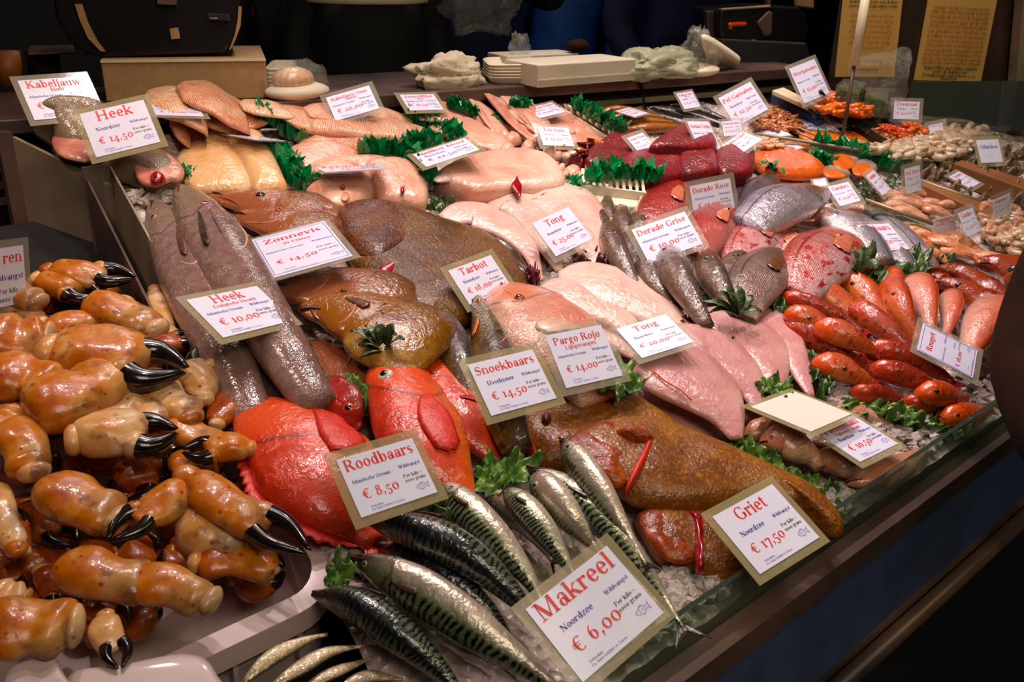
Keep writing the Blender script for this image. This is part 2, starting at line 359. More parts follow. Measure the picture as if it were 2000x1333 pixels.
    M['johndory'] = fish_mat('john_dory_skin', (92, 56, 32), (158, 110, 62), (190, 148, 96), scale_tex=90, bstr=.2, rough=.18, spots=(118, 70, 42), spot_scale=3, head=(146, 96, 58), headu=.36, mottle=.4, stretch=1.6)
    M['johndory_red'] = fish_mat('john_dory_reddish_skin', (92, 56, 40), (152, 108, 80), (206, 164, 126), scale_tex=90, bstr=.2, rough=.16, spots=(132, 62, 50), spot_scale=2.5, head=(158, 104, 82), headu=.42, mottle=.4, stretch=1.6)
    M['smoked'] = fish_mat('smoked_fish_skin', (120, 62, 14), (186, 108, 30), (216, 150, 64), scale_tex=60, bstr=.3, rough=.2, head=(150, 112, 62), headu=.2, mottle=.3, stretch=4)
    M['eel'] = fish_mat('smoked_eel_skin', (18, 14, 14), (34, 28, 26), (66, 52, 44), scale_tex=60, bstr=.2, rough=.2, mottle=.2, gill=False)
    M['sprat'] = fish_mat('silver_sprat_skin', (84, 66, 40), (196, 176, 140), (224, 208, 180), scale_tex=60, bstr=.2, rough=.2, metal=.55, mottle=.2, stretch=4, headu=.2)
    # mackerel: wavy dark bars on the back, pale belly
    def mack(name, green, silver):
        t = NT(name); uv = t.uv(); x, y, _ = t.sep(uv); o = t.obj()
        nz = t.noise(o, 26, 3, .55)
        bars = t.wave(t.map(uv, (11, 2.6, 1)), 1.05, 9, 3, .9)
        bars = t.rng(bars, .40, .58)
        base = t.ramp(t.math('ADD', y, t.math('MULTIPLY', t.math('SUBTRACT', nz, .5), .12)), [(.05, (20, 24, 26)), (.26, (92, 100, 82)), (.45, green), (.6, silver), (.95, (222, 200, 184))])
        onback = t.math('MULTIPLY', t.band(y, -1, -.5, .43, .56), t.band(x, .16, .24, 2, 3))
        c = t.mix(t.math('MULTIPLY', onback, bars), base, (10, 10, 14))
        c = t.mix(t.band(x, -1, -.5, .05, .14), c, (44, 30, 26))
        gx = t.math('ADD', x, t.math('MULTIPLY', t.math('ABSOLUTE', t.math('SUBTRACT', y, .55)), .10))
        c = t.mix(t.math('MULTIPLY', t.band(gx, .205, .215, .22, .23), .6), c, (46, 34, 34))
        b = t.bump(t.noise(o, 90, 2.5, .6), .8, .0025)
        mt = t.rng(y, .2, .6, .1, .55)
        return t.out(t.hs(c, 1.1, .9), t.rng(nz, .3, .7, .3, .45), mt, b, coat=1., crough=.12, spec=.4)
    M['mack'] = mack('mackerel_skin', (110, 122, 72), (186, 178, 156))
    M['mack_dark'] = mack('dark_mackerel_skin', (50, 66, 44), (88, 84, 86))
    # crab shell
    def crab(name, a, b, c):
        t = NT(name); o = t.obj(); uv = t.uv(); x, y, _ = t.sep(uv)
        col = t.ramp(t.noise(o, 11, 4, .6), [(.34, a), (.46, b), (.60, c)])
        col = t.mix(t.rng(t.vor(o, 55), .10, .17, .75, 0), col, (128, 46, 22))
        col = t.mix(t.math('MULTIPLY', t.rng(t.noise(o, 38, 3), .58, .68), .6), col, (120, 48, 20))
        col = t.mix(t.rng(t.noise(o, 9, 3, .6), .52, .66, 0, .55), col, (96, 38, 18)); return t.out(t.hs(col, 1.1, .86), t.rng(t.noise(o, 40, 2), .3, .7, .28, .45), 0., t.bump(t.noise(o, 40, 5), .5, .004), coat=.4, crough=.1, spec=.4)
    M['crab'] = crab('crab_shell', (160, 70, 24), (204, 116, 50), (226, 170, 112))
    M['crab_pale'] = crab('pale_crab_shell', (206, 132, 74), (228, 172, 116), (236, 200, 156))
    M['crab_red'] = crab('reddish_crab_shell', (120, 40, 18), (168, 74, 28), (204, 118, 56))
    M['crab_tip'] = plain('crab_claw_tip', (16, 10, 10), .18, nz=(34, 20, 16), nscale=50, coat=.5)
    # flesh
    def flesh(name, a, b, c, scale=16, fib=0, rough=.22, bs=.35, sss=.25):
        t = NT(name); o = t.obj(); uv = t.uv()
        f = t.noise(t.map(o, (1, 1, 1)), scale, 4, .55, .6)
        col = t.ramp(f, [(.3, a), (.5, b), (.7, c)])
        h = t.noise(o, 60, 4, .6); h2 = t.noise(o, 70, 2.5, .6)
        bp = t.bump(h2, min(1, bs*2), .004)
        if fib:
            wv = t.wave(t.map(uv, (1, .35, 1)), fib, 3, 3, 1.5)
            col = t.mix(t.rng(wv, .55, .95, 0, .35), col, c); bp = t.bump(wv, .35, .0015, bp)
        return t.out(t.hs(col, 1.1, .93), t.rng(h, .3, .7, rough*1.2, rough*2), 0, bp, coat=.8, crough=.15, sss=sss, spec=.3)
    M['cod'] = flesh('cod_fillet_flesh', (204, 146, 108), (228, 182, 146), (236, 208, 178), fib=6)
    M['codtop'] = flesh('cod_fillet_outer_flesh', (196, 120, 88), (220, 156, 122), (232, 190, 160), fib=9)
    M['pollock'] = flesh('pale_fillet_flesh', (214, 162, 112), (232, 188, 140), (236, 206, 170), scale=9)
    M['monk'] = flesh('pink_fillet_flesh', (222, 150, 126), (232, 178, 154), (238, 200, 178), scale=9)
    M['halibut'] = flesh('halibut_flesh', (220, 152, 130), (230, 182, 162), (238, 204, 188), scale=8)
    M['halibut_skin'] = flesh('halibut_white_skin', (222, 180, 168), (232, 198, 188), (238, 212, 204), scale=8)
    M['sole'] = flesh('skinned_sole_flesh', (214, 160, 150), (226, 184, 172), (234, 204, 186), scale=9, sss=.3)
    M['sole_mauve'] = flesh('mauve_sole_flesh', (188, 128, 132), (208, 154, 152), (222, 180, 168), scale=8, sss=.3)
    M['ribbed'] = flesh('ribbed_fillet_flesh', (196, 112, 88), (222, 152, 128), (234, 196, 176), fib=14)
    M['snapperfillet'] = flesh('striped_fillet_flesh', (206, 122, 100), (226, 160, 140), (234, 186, 168), fib=10)
    M['tuna'] = flesh('tuna_flesh', (84, 10, 16), (116, 18, 24), (146, 34, 38), scale=12, fib=4, rough=.34, sss=.1)
    M['salmon'] = flesh('salmon_flesh', (212, 84, 42), (224, 108, 62), (236, 152, 108), fib=24, sss=.15)
    M['salmon_slice'] = flesh('salmon_slice_flesh', (222, 94, 44), (232, 120, 64), (238, 160, 110), fib=8)
    M['salmon_skin'] = flesh('salmon_skin', (120, 90, 86), (170, 140, 132), (206, 180, 170))
    M['hakeflesh'] = flesh('hake_steak_flesh', (198, 124, 106), (216, 148, 128), (228, 182, 160), scale=20)
    M['blood'] = plain('blood_red_flesh', (170, 14, 26), .2, coat=.6, nz=(120, 8, 18), nscale=60)
    M['membrane'] = flesh('bone_ring_flesh', (222, 140, 116), (234, 170, 146), (240, 196, 170), scale=40)
    M['squid'] = flesh('squid_flesh', (186, 158, 136), (210, 184, 158), (226, 206, 180), scale=20)
    M['shrimp'] = flesh('prawn_shell', (186, 108, 76), (208, 142, 108), (226, 180, 148), scale=40)
    M['shrimp_raw'] = flesh('raw_prawn_shell', (170, 110, 88), (204, 150, 124), (226, 184, 160), scale=40)
    M['shrimp_orange'] = flesh('cooked_prawn_flesh', (206, 84, 34), (224, 112, 56), (236, 150, 92), scale=40)
    M['shrimp_brown'] = flesh('brown_shrimp_flesh', (140, 76, 44), (178, 110, 72), (206, 148, 108), scale=40)
    M['cray'] = flesh('crayfish_flesh', (206, 60, 40), (226, 96, 62), (236, 140, 104), scale=40)
    M['oyster'] = flesh('oyster_shell', (56, 42, 32), (112, 88, 66), (188, 164, 134), scale=40, rough=.4, bs=1.5, sss=0)
    M['shellpale'] = flesh('pale_shell', (150, 116, 90), (186, 156, 130), (214, 188, 162), scale=40, sss=0)
    # dark flatfish skins
    def flat(name, a, b, c, spec=.4):
        t = NT(name); o = t.obj(); f = t.noise(o, 13, 5, .6, .4); f2 = t.noise(o, 120, 3, .7)
        col = t.ramp(f, [(.3, a), (.5, b), (.7, c)]); col = t.mix(t.rng(f2, .5, .7, 0, .35), col, tuple(min(255, int(v*1.5)) for v in c))
        bp = t.bump(t.math('MULTIPLY', t.noise(o, 190, 2, .55), t.rng(t.noise(o, 14, 2), .42, .6, .35, 1.)), 1., .0036)
        return t.out(t.hs(col, 1.25, .84), .5, 0, bp, coat=.6, crough=.12, spec=.2)
    M['turbot'] = flat('turbot_skin', (64, 34, 22), (90, 58, 34), (116, 82, 46))
    M['brill'] = flat('brill_skin', (96, 48, 20), (132, 76, 34), (158, 108, 48))
    M['turbot_head'] = flat('turbot_head_skin', (56, 26, 20), (86, 48, 34), (112, 74, 48))
    M['brill_red'] = flat('brill_head_skin', (104, 34, 18), (142, 58, 28), (170, 92, 46))
    M['redfin'] = plain('orange_red_fin', (190, 24, 10), .45, nz=(216, 48, 18), nscale=60, bump=.6, bscale=180, coat=.2)
    M['orangefin'] = plain('orange_fin', (226, 118, 44), .3, nz=(212, 86, 32), nscale=60, bump=.3, coat=.4)
    M['ridge_pink'] = plain('pinkish_gill_edge', (196, 112, 84), .3, coat=.4, nz=(170, 86, 64), nscale=60)
    M['ridge_red'] = plain('reddish_jaw_edge', (140, 46, 34), .3, coat=.4, nz=(110, 34, 26), nscale=60)
    M['palefin'] = plain('pale_fin', (214, 176, 150), .3, nz=(200, 150, 122), nscale=60, bump=.3, coat=.4)
    M['darkfin'] = plain('dark_fin', (52, 36, 30), .3, nz=(84, 60, 46), nscale=60, bump=.5, coat=.4)
    M['brownfin'] = plain('brown_fin', (108, 62, 36), .3, nz=(84, 44, 26), nscale=60, bump=.5, coat=.4)
    M['mouth'] = plain('dark_mouth', (70, 22, 20), .3)
    M['navy'] = plain('navy_jacket_cloth', (14, 20, 76), .8, nz=(9, 13, 54), nscale=8, bump=.3, bscale=30)
    M['blue'] = plain('blue_jacket_cloth', (20, 84, 176), .7, nz=(14, 62, 140), nscale=8, bump=.4, bscale=24)
    M['blackcloth'] = plain('black_cloth', (9, 8, 10), .8, nz=(15, 13, 16), nscale=10, bump=.3, bscale=30)
    M['browncoat'] = plain('brown_coat_leather', (46, 22, 11), .85, nz=(26, 12, 6), nscale=12, bump=.5, bscale=30, spec=.1)
    M['skin'] = plain('skin', (190, 124, 100), .5, nz=(176, 108, 86), nscale=10)
    M['hair'] = plain('dark_hair', (30, 20, 16), .5)
    M['poster'] = plain('yellow_poster_paper', (206, 164, 84), .6, nz=(196, 152, 74), nscale=5)
    M['whitepole'] = plain('white_painted_pole', (206, 190, 160), .4)
mk()
# ---------------------------------------------------------------- generic bodies
def pxdir(p, v):
    a = proj(p); b = proj(p+v*.01); return Vector(((b[0]-a[0])*100, (b[1]-a[1])*100))
BASS = dict(up=[(0,.04),(.03,.16),(.10,.42),(.2,.70),(.32,.92),(.45,1),(.6,.90),(.75,.62),(.88,.33),(1,.24)],
            lo=[(0,.04),(.03,.20),(.10,.46),(.2,.74),(.32,.95),(.45,1),(.6,.88),(.75,.58),(.88,.32),(1,.24)], thick=.52, eye=(.105, 52, .028), tail=.16, fork=.35)
SPEC = {
 'bass': BASS,
 'hake': dict(up=[(0,.06),(.02,.26),(.07,.5),(.15,.72),(.24,.92),(.35,1),(.55,.96),(.8,.78),(1,.55)], lo=[(0,.06),(.02,.3),(.07,.55),(.15,.8),(.24,.98),(.35,1.05),(.55,.98),(.8,.76),(1,.55)], thick=.75, eye=(.085, 50, .020), tail=.0, fork=.1),
 'redfish': dict(up=[(0,.06),(.02,.2),(.08,.52),(.16,.78),(.27,.98),(.42,1.03),(.6,.86),(.78,.5),(.9,.26),(1,.2)], lo=[(0,.06),(.02,.25),(.08,.58),(.16,.86),(.27,1.02),(.42,1),(.6,.8),(.78,.46),(.9,.24),(1,.2)], thick=.46, eye=(.15, 52, .05), tail=.14, fork=.15),
 'bream': dict(up=[(0,.05),(.02,.24),(.07,.58),(.14,.84),(.25,1.02),(.38,1.06),(.55,.90),(.74,.52),(.88,.24),(1,.17)], lo=[(0,.05),(.02,.2),(.07,.42),(.14,.66),(.25,.88),(.38,.96),(.55,.82),(.74,.44),(.88,.22),(1,.17)], thick=.38, eye=(.13, 50, .034), tail=.2, fork=.5),
 'mackerel': dict(up=[(0,.05),(.02,.17),(.07,.42),(.15,.7),(.26,.93),(.38,1),(.55,.9),(.72,.6),(.88,.26),(1,.10)], lo=[(0,.05),(.02,.17),(.07,.42),(.15,.72),(.26,.96),(.38,1),(.55,.88),(.72,.56),(.88,.24),(1,.10)], thick=.72, eye=(.085, 58, .016), tail=.11, fork=.7),
 'mullet': dict(up=[(0,.14),(.015,.36),(.05,.62),(.11,.84),(.2,.98),(.34,1.02),(.52,.88),(.74,.56),(.9,.34),(1,.28)], lo=[(0,.14),(.015,.34),(.05,.58),(.11,.78),(.2,.94),(.34,1),(.52,.86),(.74,.54),(.9,.33),(1,.28)], thick=.72, eye=(.10, 38, .022), tail=.13, fork=.45),
 'pike': dict(up=[(0,.05),(.02,.16),(.08,.38),(.18,.66),(.3,.92),(.42,1),(.6,.9),(.8,.6),(1,.35)], lo=[(0,.05),(.02,.18),(.08,.42),(.18,.74),(.3,.98),(.42,1.02),(.6,.9),(.8,.58),(1,.35)], thick=.7, eye=(.13, 48, .018), tail=0, fork=.3),
 'whiting': dict(up=[(0,.12),(.02,.34),(.07,.62),(.15,.88),(.28,1),(.45,.86),(.65,.58),(.85,.34),(1,.24)], lo=[(0,.10),(.02,.3),(.07,.54),(.15,.8),(.28,1.02),(.45,.86),(.65,.52),(.85,.3),(1,.24)], thick=.7, eye=(.12, 45, .026), tail=.12, fork=.2),
 'dory': dict(up=[(0,.08),(.02,.22),(.08,.44),(.2,.74),(.35,.96),(.5,1.04),(.68,.86),(.84,.44),(.94,.2),(1,.14)], lo=[(0,.08),(.02,.26),(.08,.5),(.2,.78),(.35,.98),(.5,1.02),(.68,.82),(.84,.4),(.94,.2),(1,.14)], thick=.28, eye=(.2, 50, .03), tail=.14, fork=-.1),
 'gurnard': dict(up=[(0,.16),(.03,.3),(.12,.52),(.24,.82),(.34,1),(.48,.88),(.7,.55),(.9,.3),(1,.2)], lo=[(0,.14),(.03,.3),(.12,.56),(.24,.86),(.34,1),(.48,.86),(.7,.52),(.9,.28),(1,.2)], thick=.8, eye=(.2, 38, .02), tail=.12, fork=.1),
 'sprat': dict(up=BASS['up'], lo=BASS['lo'], thick=.4, eye=(.08, 60, .02), tail=.12, fork=.6),
}
class Body:
    """smooth fish body along an axis lying on the ice; surface point from (u, theta)"""
    def __init__(s, spec, axis, wpx, h, dors, side, wu=.38, thick=None, NS=40, gu=None, se=1.):
        S = SPEC[spec]; s.S = S; s.gu = gu or .26*1.; s.se = se; s.thick = thick or S['thick']
        ax = spline(axis, NS); h0, h1 = (h if hasattr(h, '__len__') else (h, h))
        k = int(wu*(NS-1)); dr = math.radians(dors)
        p = P(ax[k][0], ax[k][1], h0+.02); n = nrm(p)
        q0 = P(ax[max(0, k-3)][0], ax[max(0, k-3)][1], h0+.02); q1 = P(ax[min(NS-1, k+3)][0], ax[min(NS-1, k+3)][1], h0+.02)
        t = (q1-q0).normalized(); sd = t.cross(n).normalized()*(1 if side == 'R' else -1)
        D = sd*math.cos(dr)+n*math.sin(dr); E = n*math.cos(dr)-sd*math.sin(dr)
        tp = pxdir(p, t); tp.normalize(); pp = Vector((-tp.y, tp.x)); kd = pxdir(p, D).dot(pp); ke = pxdir(p, E).dot(pp)
        s.a = (wpx/2)/math.sqrt(kd*kd+(s.thick*ke)**2); s.b = s.a*s.thick
        em = math.sqrt((s.a*math.sin(dr))**2+(s.b*math.cos(dr))**2)
        s.c = []
        for i, q in enumerate(ax):
            u = s.su(i/(NS-1)); e = em*max(.35, (sinterp(S['up'], u)+sinterp(S['lo'], u))/2); u = i/(NS-1)
            s.c.append(P(q[0], q[1], lerp(h0, h1, u)+e))
        s.c = [Vector(v) for v in spline([tuple(s.c[i]) for i in range(0, NS, 3)]+([tuple(s.c[-1])] if (NS-1) % 3 else []), NS)]
        s.NS = NS; s.n = n; s.dr = dr; s.sgn = (1 if side == 'R' else -1); s.len = sum((s.c[i+1]-s.c[i]).length for i in range(NS-1))
    def su(s, u): return u*.26/s.gu if u < s.gu else .26+(s.se-.26)*(u-s.gu)/(1-s.gu)
    def frame(s, u):
        x = max(0, min(.99999, u))*(s.NS-1); i = int(x); f = x-i
        c = s.c[i].lerp(s.c[i+1], f); i0 = max(0, i-1); i1 = min(s.NS-1, i+2)
        t = (s.c[i1]-s.c[i0]).normalized(); sd = t.cross(s.n).normalized()*s.sgn; nn = sd.cross(t)*s.sgn
        if nn.dot(s.n) < 0: nn = -nn
        D = sd*math.cos(s.dr)+nn*math.sin(s.dr); E = nn*math.cos(s.dr)-sd*math.sin(s.dr)
        if u > 1: c = c+t*(u-1)*s.len
        return c, t, D, E
    def pt(s, u, th, off=0.):
        c, t, D, E = s.frame(u); ct, st = math.cos(th), math.sin(th)
        u = s.su(min(1, u)); up = sinterp(s.S['up'], min(1, u)); lo = sinterp(s.S['lo'], min(1, u))
        r = s.a*(up if ct > 0 else lo); bb = s.b*min(1.05, (up+lo)/2*1.0+.04)
        v = abs(((th+math.pi) % (2*math.pi))-math.pi)/math.pi; gx = u+.2*abs(v-.6); k = 1-.06*sstep(.262, .276, gx)+.03*sstep(.276, .42, gx)+.022*sstep(.17, .26, gx)-.02*sstep(.155, .168, gx)*sstep(.25, .9, v)
        e = 2.15; dd = (abs(ct)**e+abs(st)**e)**(-1/e)
        return c+D*(ct*dd*r*k+off*ct)+E*(st*dd*bb*k+off*st)
def find_uv(B, px, py):
    best = None
    for i in range(41):
        u = i/40*.8
        for j in range(0, 37):
            th = math.radians(-40+j*7); x, y, z = proj(B.pt(u, th)); d = math.hypot(x-px, y-py)+z*14
            if best is None or d < best[0]: best = (d, u, th)
    _, u0, t0 = best
    for i in range(-6, 7):
        for j in range(-6, 7):
            u = max(0, u0+i*.003); th = t0+math.radians(j*1.2); x, y, z = proj(B.pt(u, th)); d = math.hypot(x-px, y-py)+z*14
            if d < best[0]: best = (d, u, th)
    return best[1], best[2]
def fish(name, spec, mat, axis, wpx, label, cat='fish', group=None, h=.0, dors=0, side='R', thick=None, eye='dark', fins=(), finmat='brownfin', wu=.38,
         mouth=True, tail=True, tailmat=None, eyer=1., seg=22, NS=40, eye_uv=None, wob=0., eyepx=None, gu=None, se=1., creases=()):
    B = Body(spec, axis, wpx, h, dors, side, wu, thick, NS, gu, se); S = B.S
    root = thing(name, B.frame(.45)[0]-B.n*B.b, label, cat, group); off = root.location
    vs = []; uv = []
    sd = rnd.random()*50
    for i in range(NS):
        u = i/(NS-1); u = u**1.25 if i < NS else u
        for k in range(seg):
            th = 2*math.pi*k/seg; p = B.pt(u, th)
            if wob: p = p+B.n*(noise.noise(p*18+Vector((sd, 0, 0)))*wob)
            vs.append(p); v = th/math.pi; uv.append((B.su(u), v if v <= 1 else 2-v))
    fs = [(i*seg+k, (i+1)*seg+k, (i+1)*seg+(k+1) % seg, i*seg+(k+1) % seg) for i in range(NS-1) for k in range(seg)]
    c0 = len(vs); vs += [B.frame(0)[0]-B.frame(0)[1]*B.a*.03, B.frame(1)[0]]; uv += [(0, .5), (1, .5)]
    fs += [(c0, k, (k+1) % seg) for k in range(seg)]+[(c0+1, (NS-1)*seg+(k+1) % seg, (NS-1)*seg+k) for k in range(seg)]
    body = mesh_obj('body', vs, fs, M[mat], root, uv=uv, off=off)
    # eyes
    if eye:
        eu, eth, er = S['eye']; eu = eu*B.gu/.26
        if eye_uv: eu, eth = eye_uv
        if eyepx: eu, eth = find_uv(B, *eyepx[:2]); eth = math.degrees(eth)
        er = er*B.len*.5*eyer; er = max(.0016, er)
        if eyepx and len(eyepx) > 2: er = eyepx[2]/2*proj(B.pt(eu, math.radians(eth)))[2]/F
        for sg in ((1, -1) if dors > 35 and not eyepx else (1,)):
            c = B.pt(eu, math.radians(eth)*sg, -er*.12); cc, t, D, E = B.frame(eu)
            out = (B.pt(eu, math.radians(eth)*sg, .01)-B.pt(eu, math.radians(eth)*sg, 0)).normalized()
            Rm = out.to_track_quat('Z', 'Y').to_matrix()
            m = MB(); m.sphere(c, er, 1, 1, .55, 14, 8, Rm); e = m.build('eye', M['eye_'+eye], root, True)
            m = MB(); m.sphere(c+out*er*.38, er*.55, 1, 1, .5, 12, 6, Rm); q = m.build('pupil', M['pupil'], e, True, off=off)
    if mouth:
        m = MB(); ml = .07*B.gu/.26; pts = [B.pt(.001+ml*j/5, math.radians(100+14*(j/5)**1.5), .0002) for j in range(6)]
        m.tube(pts, [(.0006+.0024*B.a/.04*(1-j/6)) for j in range(6)], 6); m.build('mouth', M['mouth'], root, True)
    for pts_, mt_, r_ in creases:
        m = MB(); uvp = [find_uv(B, *q) for q in pts_]; sp_ = spline([tuple(B.pt(u_, t_, -r_*.35)) for u_, t_ in uvp], 14); m.tube(sp_, [r_*(.35+.65*math.sin(math.pi*(k+.5)/14)) for k in range(14)], 8); m.build('gill_ridge' if len(pts_) > 2 else 'jaw_ridge', M[mt_], root, True)
    for fn in fins:
        kind = fn[0]; fm = M[fn[-1]] if isinstance(fn[-1], str) and fn[-1] in M else M[finmat]
        if kind == 'pecpx':    # (kind, x0, y0, x1, y1, halfwidth)
            a0 = find_uv(B, fn[1], fn[2]); a1 = find_uv(B, fn[3], fn[4]); fn = ('pec', a0[0], math.degrees(a0[1]), a1[0], math.degrees(a1[1]), fn[5], 0, 0); kind = 'pec'
        if kind == 'pec':      # (kind, u0, theta0deg, u1, theta1deg, half width in theta)
            _, u0, t0, u1, t1, wd = fn[:6]; wd *= (1 if len(fn) > 7 else .4); g = []; uvs = []
            for i in range(9):
                s = i/8; wv = wd*(.25+.75*math.sin(min(1, s*1.25)*math.pi*.62)); L = .97+.0*s
                for j in range(7):
                    y = (j/6-.5)*2; uu = lerp(u0, u1, s)-(.10*(u1-u0)*y*y*s)-(.03*(u1-u0) if j % 2 else 0)*s; tt = math.radians(lerp(t0, t1, s))+y*wv
                    g.append(B.pt(uu, tt, .0008+.0035*s*(1-.6*abs(y))+(.0007 if j % 2 else 0))); uvs.append((s, j/6))
            g2 = [B.pt(lerp(u0, u1, (k//7)/8), math.radians(lerp(t0, t1, (k//7)/8)+((k % 7)/6-.5)*2*wd*.3), -.001) for k in range(0)]
            fs = [(i*7+j, i*7+j+1, (i+1)*7+j+1, (i+1)*7+j) for i in range(8) for j in range(6)]
            o = mesh_obj('pectoral_fin', g, fs, fm, root, uv=uvs, off=off)
            sm = o.modifiers.new('t', 'SOLIDIFY'); sm.thickness = .0006
        elif kind in ('dor', 'anal'):   # (kind, u0, u1, height, spikes)
            _, u0, u1, hh, nsp = fn[:5]; g = []; N = max(8, nsp*4)
            for i in range(N+1):
                s = i/N; u = lerp(u0, u1, s); th = 0 if kind == 'dor' else math.pi
                b0 = B.pt(u, th, -.002); c, t, D, E = B.frame(u); up = D if kind == 'dor' else -D
                sp = (1-abs(((s*nsp) % 1)-.5)*2)*.35+.65 if nsp else 1
                hg = hh*B.a*sp*math.sin(math.pi*(.12+.86*s))**.5
                g += [b0, b0+up*hg*.5+t*hg*.25, b0+up*hg+t*hg*.6]
            fs = [(i*3+j, i*3+j+1, (i+1)*3+j+1, (i+1)*3+j) for i in range(N) for j in range(2)]
            o = mesh_obj('dorsal_fin' if kind == 'dor' else 'anal_fin', g, fs, fm, root, uv=[(k/len(g), (k % 3)/2) for k in range(len(g))], off=off)
            sm = o.modifiers.new('t', 'SOLIDIFY'); sm.thickness = .0014; sm.offset = 0
    if tail and S['tail']:
        c, t, D, E = B.frame(1); L = S['tail']*B.len; r = B.a*S['up'][-1][1]; g = []; uvs = []; nj = 13
        for i in range(6):
            s = i/5
            for j in range(nj):
                y = (j/(nj-1)-.5)*2; spread = lerp(r*.95, L*.62, s**.8)
                dep = L*s*(1-S['fork']*(1-abs(y)**1.2)*s)
                g.append(c-t*.004+t*dep+D*y*spread+E*(.0012*math.sin(j*2.2))); uvs.append((s, j/(nj-1)))
        fs = [(i*nj+j, i*nj+j+1, (i+1)*nj+j+1, (i+1)*nj+j) for i in range(5) for j in range(nj-1)]
        o = mesh_obj('tail_fin', g, fs, M[tailmat or finmat], root, uv=uvs, off=off)
        sm = o.modifiers.new('t', 'SOLIDIFY'); sm.thickness = .0016; sm.offset = 0
    return root, B
def pillow(name, mat, outline, T, h=0., q=2., flat=.5, nb=56, nr=12, spine=.5, nzamp=.0, nzs=14, parent=None, smoothout=True, label=None, cat=None, group=None, fn=None, plane=None, bottom=True, lift=.4):
    """rounded solid with the traced outline; thickness T in metres"""
    pts = closed_spline(outline, nb) if smoothout else [np.array(p, float) for p in outline]
    nb = len(pts)
    if plane is None: b = [P(p[0], p[1], h+T*lift) for p in pts]
    else: b = [plane(p[0], p[1]) for p in pts]
    c = sum(b, Vector())/nb
    n = nrm(c) if plane is None else None
    if n is None:
        n = Vector()
        for i in range(nb): n += (b[i]-c).cross(b[(i+1) % nb]-c)
        n.normalize()
        if n.dot(CO-c) < 0: n = -n
    b = [p-n*((p-c).dot(n)*.0) for p in b]
    X = np.array([list(p-c) for p in b]); u_, s_, vt = np.linalg.svd(X, full_matrices=False)
    ax = Vector(vt[0]); L = max((p-c).dot(ax) for p in b); l2 = min((p-c).dot(ax) for p in b); ay = n.cross(ax).normalized()
    W = max(abs((p-c).dot(ay)) for p in b); sd = rnd.random()*90
    def target(p):
        x = (p-c).dot(ax); lim = (L if x > 0 else -l2)*spine; return c+ax*max(-lim, min(lim, x))
    vs = []; uv = []; rim = []
    for k in range(nr+1):
        r = math.sin(math.pi/2*k/nr) if k else 0
        for i, p in enumerate(b):
            tg = target(p); s = tg.lerp(p, r); hh = T*((max(0, 1-r**(q*1.2)))**(1/q))
            if nzamp: hh += nzamp*noise.noise(s*nzs+Vector((sd, 0, 0)))*(1-r**4)*2
            s2 = s-n*T*lift+n*hh
            if fn: s2 = fn(s2, (p-c).dot(ax)/max(L, -l2), r, n, ax, ay, (s-c).dot(ax)/max(L, -l2), (s-c).dot(ay)/W)
            vs.append(s2); uv.append(((s-c).dot(ax)*8, (s-c).dot(ay)*8)); rim.append((r, i/nb))
    fs = [(k*nb+i, (k+1)*nb+i, (k+1)*nb+(i+1) % nb, k*nb+(i+1) % nb) for k in range(nr) for i in range(nb)]
    if bottom: fs.append(tuple((nr)*nb+i for i in range(nb)))
    loc = c-n*T*lift if parent is None else None
    root = parent
    if parent is None and label: 
        o = mesh_obj(name, vs, fs, M[mat], None, uv=uv, uv2=rim, off=loc); o.location = loc; tag(o, label, cat, group)
    elif parent is None:
        o = mesh_obj(name, vs, fs, M[mat], None, uv=uv, uv2=rim, off=loc); o.location = loc
    else:
        o = mesh_obj(name, vs, fs, M[mat], parent, uv=uv, uv2=rim, off=parent.location)
    mm = o.data; bm = bmesh.new(); bm.from_mesh(mm); bmesh.ops.remove_doubles(bm, verts=bm.verts, dist=1e-5); bmesh.ops.recalc_face_normals(bm, faces=bm.faces); bm.to_mesh(mm); bm.free()
    o['_n'] = 0; del o['_n']
    return o
